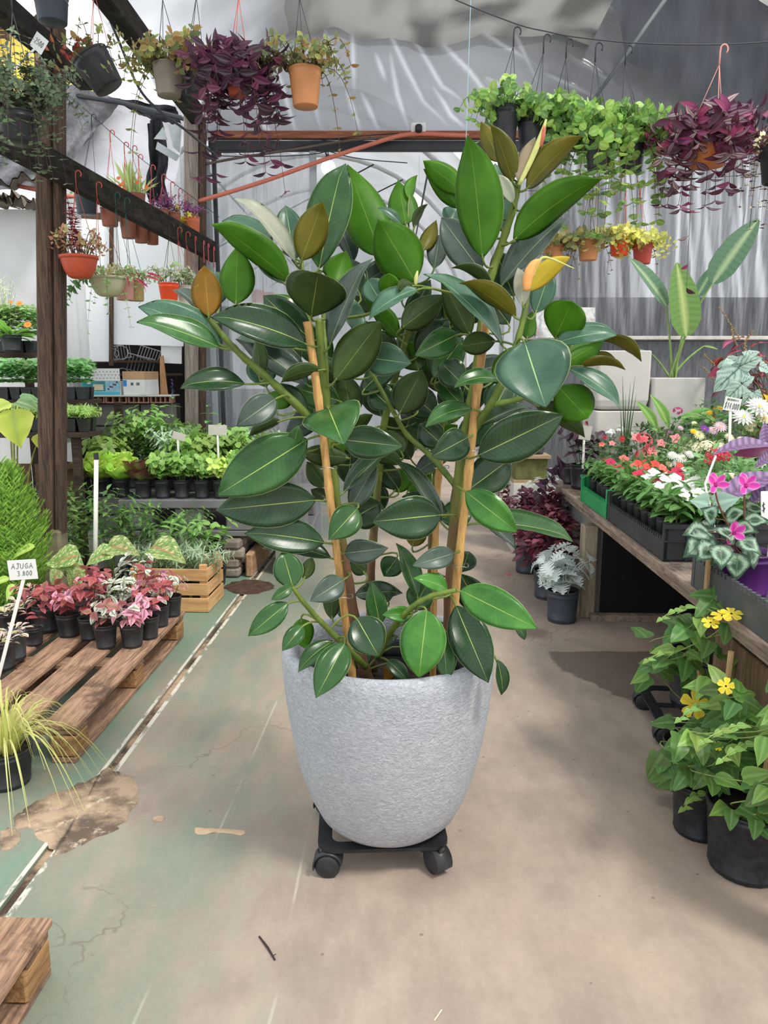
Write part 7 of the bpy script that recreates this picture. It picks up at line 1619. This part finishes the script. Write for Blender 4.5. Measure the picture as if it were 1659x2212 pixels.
# row under the upper beam, left
GL_ = 'pots hanging from the overhead beam'
def topb(px, py, Y): return D(px, py, Y)
th, r, h = hang('hanging_pot', 362, 140, 64, 62, 3.95, greyp, 'dusty grey hanging pot of olive foliage under the beam', (355, -40), blkw, GL_)
trailing(th, h*.9, r, 26, .20, .10, .14, OLV, .045, 9); trailing(th, h*.9, r, 4, .26, .05, .42, OLV[:3], .04, 9, az=(2.6, 3.5))
th, r, h = hang('hanging_pot', 418, 136, 50, 62, 4.05, dkgrn, 'dark green hanging pot of olive foliage beside the grey one', (428, -45), blkw, GL_)
trailing(th, h*.9, r, 24, .19, .10, .10, OLV, .045, 9)
th, r, h = hang('hanging_pot', 659, 150, 70, 74, 3.8, terra, 'pale terracotta hanging pot with branching olive foliage', (652, -45), blkw, GL_)
trailing(th, h*.9, r, 24, .18, .13, .10, OLV, .042, 9, DARKSTEM); trailing(th, h*.9, r, 3, .26, .06, .36, OLV, .034, 9, DARKSTEM, az=(-.25, .3)); trailing(th, h*.9, r, 2, .22, .06, .12, OLV, .036, 8, DARKSTEM, az=(2.8, 3.4))
th, r, h = hang('hanging_pot', 512, 136, 52, 66, 3.85, terra2, 'terracotta hanging pot swamped by purple trailing wandering plant', (520, -45), redw, GL_)
trailing(th, h*.9, r, 20, .20, .08, .26, TRD, .10, 7, DARKSTEM); trailing(th, h*.9, r, 16, .21, .04, .60, TRD, .10, 10, DARKSTEM); trailing(th, h*.9, r, 14, .15, .03, .34, TRD, .10, 9, DARKSTEM)
# tilted black pot and its brown plant, big black pot above, fine-leaved plant at the edge
q = D(212, 130, 4.2)
th = thing('hanging_pot', q-V((0, 0, .09)), 'tilted black hanging pot with drying brown leaves', 'hanging plant', GL_)
pt = link('pot', potmesh('tiltpot', blackpl, .095, .075, .17, ((.85, 0),)), th); pt.rotation_euler = (0, -.55, .2); pt.location = (.05, 0, -.04)
hanger(th, .10, .07, .40, redw, 3, True)
trailing(th, .10, .05, 8, .24, .10, .10, [OLV[0], OLV[3], COL_[1]], .055, 6, DARKSTEM, az=(2.0, 4.2)); trailing(th, .10, .05, 5, .14, .14, .02, OLV[:2], .035, 6, DARKSTEM)
th, r, h = hang('hanging_pot', 110, -6, 70, 50, 3.6, plain('slate_pot', srgb(58, 64, 74), .45, .12), 'slate-black hanging pot high beside the dark post', (110, -150), blkw, GL_, taper=.86)
FINE = [leaf('fine%d' % k, 'ovate', .5, cf(a, b), 3, 1, .2, .1) for k, (a, b) in enumerate(((srgb(82, 104, 76), srgb(112, 132, 100)), (srgb(64, 84, 62), srgb(92, 112, 84))))]
th, r, h = hang('hanging_pot', 40, 245, 90, 60, 3.35, blackpl, 'dense small-leaved grey-green plant hanging at the near beam end', (30, -20), blkw, GL_)
ln = []
for i in range(150):
    a = R.uniform(0, 6.3); d = V((math.cos(a), math.sin(a), 0)); S = R.uniform(.05, .27); ln.append(bez(d*.05+V((0, 0, h*.9)), d*S*.7+V((0, 0, h+R.uniform(.1, .24))), d*S+V((0, 0, h+R.uniform(-.24, .26))), 9))
stemtubes(th, ln, .0014, DARKSTEM); joinleaves(th, pairs(ln, FINE, .034, .026, 1, 2, 0, 3), tint=(.7, 1.15))
# price card hung at the top left
q = D(76, 108, 3.9); m_ = mpp(q); cw, ch = 44*m_, 44*m_
cd = card(q, cw, ch*.75, [('2500', -cw*.3, ch*.26, ch*.26, cw*.17, .0)], 'white card marked 2500 tilted against the upper beam', -.5, -.2, .65, V((-.08, -.3, -.34)), thick=.003)
# bowls and pots hung from hooks on the mossy beam
GB = 'pots hooked on the mossy beam'
def hk(px): return beamat(px)+V((.03, -.03, .02))
CB = [leaf('copper%d' % k, 'ovate', .55, cf(a, b), 4, 1, .22, .12, lobes=.08) for k, (a, b) in enumerate(((srgb(150, 96, 74), srgb(176, 130, 96)), (srgb(140, 140, 84), srgb(176, 160, 104)), (srgb(120, 44, 52), srgb(150, 60, 66))))]
b_ = hk(160); th, r, h = hang('hanging_bowl', 170, 553, 78, 46, b_.y, plain('brick_bowl', srgb(182, 76, 48), .5, .1, 8), 'brick-red hanging bowl of copper foliage with a crimson spike', b_, redw, GB, 'bowl')
ln = trailing(th, h*.9, r, 22, .15, .13, .06, CB[:2], .036, 7, DARKSTEM)
ln = [bez((-.02+.02*k, 0, h), (-.03, 0, h+.15), (-.04+.02*k, 0, h+.30-.05*k), 12) for k in range(3)]; stemtubes(th, ln, .003, DARKSTEM); objleaves(th, pairs(ln, [CB[2]], .06, .04, 1, 2, 0, 3))
b_ = hk(205); th, r, h = hang('hanging_bowl', 232, 598, 76, 40, b_.y+.1, plain('beige_bowl', srgb(176, 172, 140), .55, .08, 8), 'beige hanging bowl with thin ivy trails', b_, redw, GB, 'bowl')
SMALLG = [leaf('mixed%d' % k, 'ovate', .6, cf(a, b), 4, 1, .22, .12) for k, (a, b) in enumerate(((srgb(104, 142, 84), srgb(146, 176, 118)), (srgb(130, 120, 80), srgb(160, 150, 104)), (srgb(150, 168, 130), srgb(190, 200, 166))))]
trailing(th, h*.9, r, 14, .13, .07, .05, SMALLG, .034, 6); trailing(th, h*.9, r, 5, .16, .02, .42, SMALLG[:1], .034, 10, sr=.0012); trailing(th, h*.9, r, 3, .28, .03, .16, [leaf('ivy', 'heart', .8, cf(srgb(70, 110, 64), srgb(100, 140, 84)), 5, 2, .2, .1)], .05, 7, az=(2.7, 3.6))
CHN = leaf('catkin', 'strap', .16, cf(srgb(150, 24, 44), srgb(176, 40, 60)), 5, 1, .3, .3)
for (px, py, w_, hp_, m2, bx, wm, lab) in ((268, 598, 40, 48, plain('dusty_pink_pot', srgb(186, 136, 124), .6, .08), 245, grnw, 'dusty pink hanging pot with crimson drooping catkins'), (291, 606, 38, 42, plain('mustard_pot', srgb(164, 140, 92), .6, .1), 266, grnw, 'mustard hanging pot with crimson catkins reaching sideways')):
    b_ = hk(bx); th, r, h = hang('hanging_pot', px, py, w_, hp_, b_.y+.13, m2, lab, b_, wm, GB, taper=.9)
    trailing(th, h*.9, r, 10, .14, .08, .06, SMALLG, .036, 6)
    lst = [(CHN, V((math.cos(a)*.08, math.sin(a)*.08, h+R.uniform(-.02, .06))), V((math.cos(a), math.sin(a)-.3, R.uniform(-1.2, .1))), V((0, -1, .5)), R.uniform(.07, .11)) for a in [R.uniform(0, 6.3) for _ in range(8)]]
    objleaves(th, lst, 'catkin')
FIT = [leaf('fittonia', 'ovate', .5, cf(srgb(132, 150, 116), srgb(176, 186, 156), srgb(206, 206, 190)), 5, 1, .2, .12), SMALLG[0]]
for (px, py, w_, hp_, m2, bx, wm, lab) in ((364, 612, 43, 36, plain('vivid_orange_pot', srgb(236, 78, 36), .5, .06), 362, blkw, 'vivid orange hanging pot of silvery foliage by the grey post'), (402, 618, 40, 40, plain('off_white_pot', srgb(206, 202, 194), .5, .06), 380, redw, 'off-white hanging pot next to the vivid orange one'), (424, 626, 34, 36, plain('maroon_pot', srgb(150, 56, 44), .5, .08), 398, redw, 'maroon hanging pot half behind the rubber plant leaf')):
    b_ = hk(bx); th, r, h = hang('hanging_pot', px, py, w_, hp_, b_.y+.08, m2, lab, b_, wm, GB, taper=.8)
    trailing(th, h*.9, r, 11, .13, .12, .04, FIT, .05, 6)
# empty hooks along the beam
for i, (px, wm, lab) in enumerate(((415, redw, 'rust-red empty hook'), (433, pinkw, 'pink empty hook'), (443, pinkw, 'pale pink empty hook'), (455, pinkw, 'bright pink empty hook'))):
    b_ = beamat(px)+V((.03, -.035, .03)); pts = [b_+V((0, 0, -.16)), b_+V((0, 0, -.03))]+[b_+V((.0, .02-.02*math.cos(q), -.03+.026*math.sin(q))) for q in [pi*k/6 for k in range(1, 7)]]
    tag(MB().tube(pts, .004, 6).build('plastic_hook', wm, None, True), lab+' hung over the mossy beam end', 'hook', 'empty hooks on the mossy beam')
# second line of pots behind the beam on a wire
W0, W1 = D(150, 205, 5.35), D(440, 452, 6.25)
tag(MB().tube([D(120, 180, 5.25), W0.lerp(W1, .5)-V((0, 0, .02)), W1+V((.1, .1, -.04))], .0022, 5).build('hanging_wire', blkw), 'thin wire strung behind the mossy beam', 'wire')
def wat(px):
    best = min((abs(IW/2+FPX*q.x/(q.y*cp-(q.z-CAMH)*sp)-px), i) for i, q in enumerate([W0.lerp(W1, k/200) for k in range(201)])); return W0.lerp(W1, best[1]/200)
GW = 'pots on the wire behind the mossy beam'; clay = plain('clay_trough', srgb(150, 90, 74), .65, .1, 8)
for i, (px, py, w_, hp_, hkx, wm, m2, lab) in enumerate(((185, 420, 46, 40, 200, blkw, plain('slate_pot', srgb(58, 64, 74)), 'slate-blue pot half hidden behind the mossy beam'), (236, 450, 38, 36, 240, redw, clay, 'clay pot peeping below the mossy beam near the slate one'), (276, 470, 34, 42, 272, redw, clay, 'second clay pot peeping below the mossy beam'), (303, 482, 30, 40, 302, pinkw, clay, 'third clay pot below the mossy beam'), (328, 492, 28, 34, 330, pinkw, clay, 'smallest clay pot below the mossy beam'))):
    q = wat(hkx); th, r, h = hang('hanging_pot', px, py, w_, hp_, q.y, m2, lab, q, wm, GW, taper=.85)
    trailing(th, h*.9, r, 8, .10, .09, .04, SMALLG, .032, 6)
PURP = [leaf('purple_fine%d' % k, 'lance', .35, cf(a, b), 3, 1, .2, .1) for k, (a, b) in enumerate(((srgb(120, 60, 110), srgb(160, 96, 140)), (srgb(86, 40, 76), srgb(120, 70, 104))))]
for i, (px, py, w_, hp_, hkx, wm, m2, lv, lab) in enumerate(((350, 452, 28, 34, 353, pinkw, clay, PURP, 'purple fine-leaved plant on pink hangers above the beam'), (376, 460, 28, 34, 372, pinkw, clay, PURP, 'purple fine-leaved plant between the pink hangers'), (412, 470, 38, 40, 403, pinkw, plain('orange_pot', srgb(206, 110, 72), .5, .08), PURP, 'orange pot of purple plant against the grey post'), (394, 486, 26, 20, 389, redw, clay, [leaf('sedum', 'ovate', .6, cf(srgb(196, 206, 60), srgb(220, 224, 96)), 3, 1)], 'yellow-green sedum pot on the wire'))):
    q = wat(hkx); th, r, h = hang('hanging_pot', px, py, w_, hp_, q.y, m2, lab, q, wm, GW, taper=.85)
    lnn = []
    for k in range(16):
        a = R.uniform(0, 6.3); d = V((math.cos(a), math.sin(a), 0)); S = R.uniform(.03, .15); lnn.append(bez(d*.03+V((0, 0, h*.9)), d*S*.6+V((0, 0, h+.1)), d*S+V((0, 0, h+R.uniform(-.04, .12))), 7))
    stemtubes(th, lnn, .0012, DARKSTEM); joinleaves(th, pairs(lnn, lv, .032, .026, 1, 1, 0, 3))
GRSS = leaf('grassy', 'strap', .06, cf(srgb(130, 160, 84), srgb(170, 186, 120)), 4, 1, .3, .1)
q = D(270, 470, 5.7); th = thing('hanging_pot', wat(286)-V((0, 0, .42)), 'grassy weed pot with tiny orange flowers behind the beam', 'hanging plant', GW); link('pot', potmesh('weedpot', clay, .07, .06, .12), th); hanger(th, .12, .065, .36, redw)
joinleaves(th, [(GRSS, V((R.uniform(-.06, .06), R.uniform(-.05, .05), .11)), rdir(25, 85), V((0, -1, .3)), R.uniform(.12, .3)) for _ in range(50)]); objleaves(th, [(flower5('lantana', srgb(236, 110, 40), srgb(240, 190, 60)), V((R.uniform(-.1, .12), -.05, .14+R.uniform(0, .1))), (1, 0, 0), (0, -1, .5), .016) for _ in range(7)], 'flower')
# ---------------- right side: swedish ivy on the cable
RY = 3.75
cab = smoothline([D(x, y, RY) for x, y in ((930, -30), (985, 0), (1116, 52), (1181, 68), (1230, 78), (1293, 86), (1358, 92), (1450, 96), (1563, 96), (1659, 90), (1800, 72))], 4)
tag(MB().tube(cab, .0028, 5).build('hanging_cable', blkw, None, True), 'steel cable carrying the bright green hanging pots', 'cable')
GS = 'bright green hanging pots on the cable'
for i, (px, py, w_, hp_, hx, hy, lab, n1, n2) in enumerate(((1092, 232, 58, 76, 1116, 60, 'black hanging pot of bright green ivy nearest the doorway rail lamp', 14, 1), (1146, 252, 56, 80, 1181, 76, 'black hanging pot of bright green ivy behind the red growing tip', 14, 1), (1212, 258, 56, 78, 1230, 86, 'black hanging pot of bright ivy in the middle of the cable', 16, 6), (1296, 275, 60, 84, 1293, 94, 'black hanging pot of pale green ivy beside the slanting pole', 18, 8), (1368, 280, 58, 84, 1358, 100, 'black hanging pot of ivy with the longest green trails', 18, 9))):
    th, r, h = hang('hanging_pot', px, py, w_, hp_, RY-.05+.05*(i % 3), blackpl, lab, D(hx, hy, RY), blkw, GS)
    trailing(th, h*.9, r, n1, .17, .085, .08, GRN, .046, 7, GREENSTEM); trailing(th, h*.9, r, n2*2, .17, .03, .34 if i < 3 else .46, GRN, .052, 10, BROWNSTEM)
# pole behind
tag(MB().tube([D(1278, 222, 5.6), D(1452, -22, 5.6)], .013, 8).build('slanting_pole', plain('grey_pole', srgb(92, 96, 98), .45, .1), None, True), 'slanting grey pole crossing behind the green hanging pots', 'pole')
# wandering plant on a rose hanger
th, r, h = hang('hanging_pot', 1532, 288, 92, 66, 3.55, plain('terra_orange', srgb(200, 118, 62), .5, .1, 8), 'orange hanging pot of silver-striped magenta wandering plant', D(1563, 98, 3.55), ltw, GS, taper=.8)
trailing(th, h*.9, r, 18, .20, .09, .08, TRS, .10, 6, DARKSTEM); trailing(th, h*.9, r, 24, .20, .05, .32, TRS, .10, 8, DARKSTEM); trailing(th, h*.9, r, 16, .14, .03, .30, TRS, .09, 9, DARKSTEM)
ln = [smoothline([(-.09, -.08, .1), (-.10, -.1, -.1), (-.095, -.1, -.3), (-.09, -.1, -.52)], 4)]; stemtubes(th, ln, .0016, DARKSTEM); objleaves(th, pairs(ln, TRS, .06, .06, 2, 2, -.3, 1))
# dark fine plant at the right edge
th, r, h = hang('hanging_pot', 1690, 320, 90, 70, 3.4, blackpl, 'brown and cream small-leaved hanging plant at the far cable end', D(1700, 88, 3.5), blkw, GS)
BRC = [leaf('brcr%d' % k, 'ovate', .6, cf(a, b), 3, 1) for k, (a, b) in enumerate(((srgb(86, 58, 52), srgb(110, 78, 66)), (srgb(196, 190, 150), srgb(216, 210, 176)), (srgb(60, 46, 40), srgb(86, 66, 56))))]
ln = []
for i in range(60):
    a = R.uniform(0, 6.3); d = V((math.cos(a), math.sin(a), 0)); S = R.uniform(.04, .17); ln.append(bez(d*.05+V((0, 0, h*.9)), d*S+V((0, 0, h+.12)), d*S+V((0, 0, h+R.uniform(-.32, .12))), 10))
stemtubes(th, ln, .0013, DARKSTEM); joinleaves(th, pairs(ln, BRC, .024, .02, 1, 1, 0, 3))
# small pots on the far wire by the film wall
FY = 5.75
tag(MB().tube([D(1080, 412, FY), D(1280, 412, FY), D(1420, 392, FY), D(1700, 372, FY)], .002, 5).build('hanging_wire', blkw), 'thin far wire carrying four small pots by the film wall', 'wire')
YGR = [leaf('yel%d' % k, 'ovate', .6, cf(a, b), 4, 1, .2, .12) for k, (a, b) in enumerate(((srgb(176, 178, 74), srgb(206, 202, 104)), (srgb(140, 150, 70), srgb(170, 176, 96))))]
GF = 'small pots on the far wire'
for (px, py, w_, hp_, hx, hy, m2, wm, lv, lab) in ((1196, 528, 44, 40, 1196, 404, terra, blkw, OLV, 'small terracotta pot buried in olive foliage on the far wire'), (1272, 518, 46, 42, 1279, 414, terra, blkw, OLV, 'small terracotta pot with olive foliage to one side'), (1339, 512, 42, 38, 1356, 400, plain('vivid_orange_pot', srgb(236, 78, 36)), redw, YGR, 'small vivid orange pot of yellow foliage on the far wire'), (1389, 528, 42, 40, 1388, 396, plain('dull_red_pot', srgb(176, 70, 62), .5, .08), redw, YGR, 'small dull red pot with trailing roots on the far wire')):
    th, r, h = hang('hanging_pot', px, py, w_, hp_, FY-.02, m2, lab, D(hx, hy, FY), wm, GF, taper=.8)
    trailing(th, h*.9, r, 20, .17, .08, .12, lv, .06, 7); trailing(th, h*.9, r, 3, .14, .02, .24, [OLV[3]], .03, 7, DARKSTEM)
# thin blue string hanging in front of the gable
tag(MB().tube([D(1018, -30, 4.6), D(1014, 80, 4.6), D(1010, 200, 4.6), D(1006, 330, 4.6)], .002, 5).build('blue_string', plain('blue_string', srgb(160, 190, 204), .7, .05)), 'pale blue string hanging before the gable film', 'string')
# twig and scraps on the floor
a_, b_ = G(560, 2025), G(594, 2076); tag(MB().tube([a_+V((0, 0, .003)), a_.lerp(b_, .5)+V((.002, 0, .004)), b_+V((0, 0, .003))], [.0022, .003, .002], 5).tube([a_.lerp(b_, .85)+V((0, 0, .004)), a_.lerp(b_, .85)+V((.008, .004, .006))], .0012, 4).build('twig', plain('twig', srgb(60, 46, 44), .9, .2)), 'thin dark twig lying on the open floor', 'twig')
a_, b_ = G(938, 2206), G(954, 2184); tag(MB().tube([a_+V((0, 0, .002)), b_+V((0, 0, .003))], .0016, 4).build('straw', plain('straw', srgb(222, 208, 176), .8, .1)), 'short pale straw on the floor', 'straw')
g = G(1098, 1241); tag(MB().lathe([(0, .001), (.022, .001), (.018, .003), (0, .004)], 8, g, capb=False).build('petal', plain('fallen_petal', srgb(226, 90, 100), .6, .1)), 'fallen pink petal on the floor by the burgundy pots', 'petal')
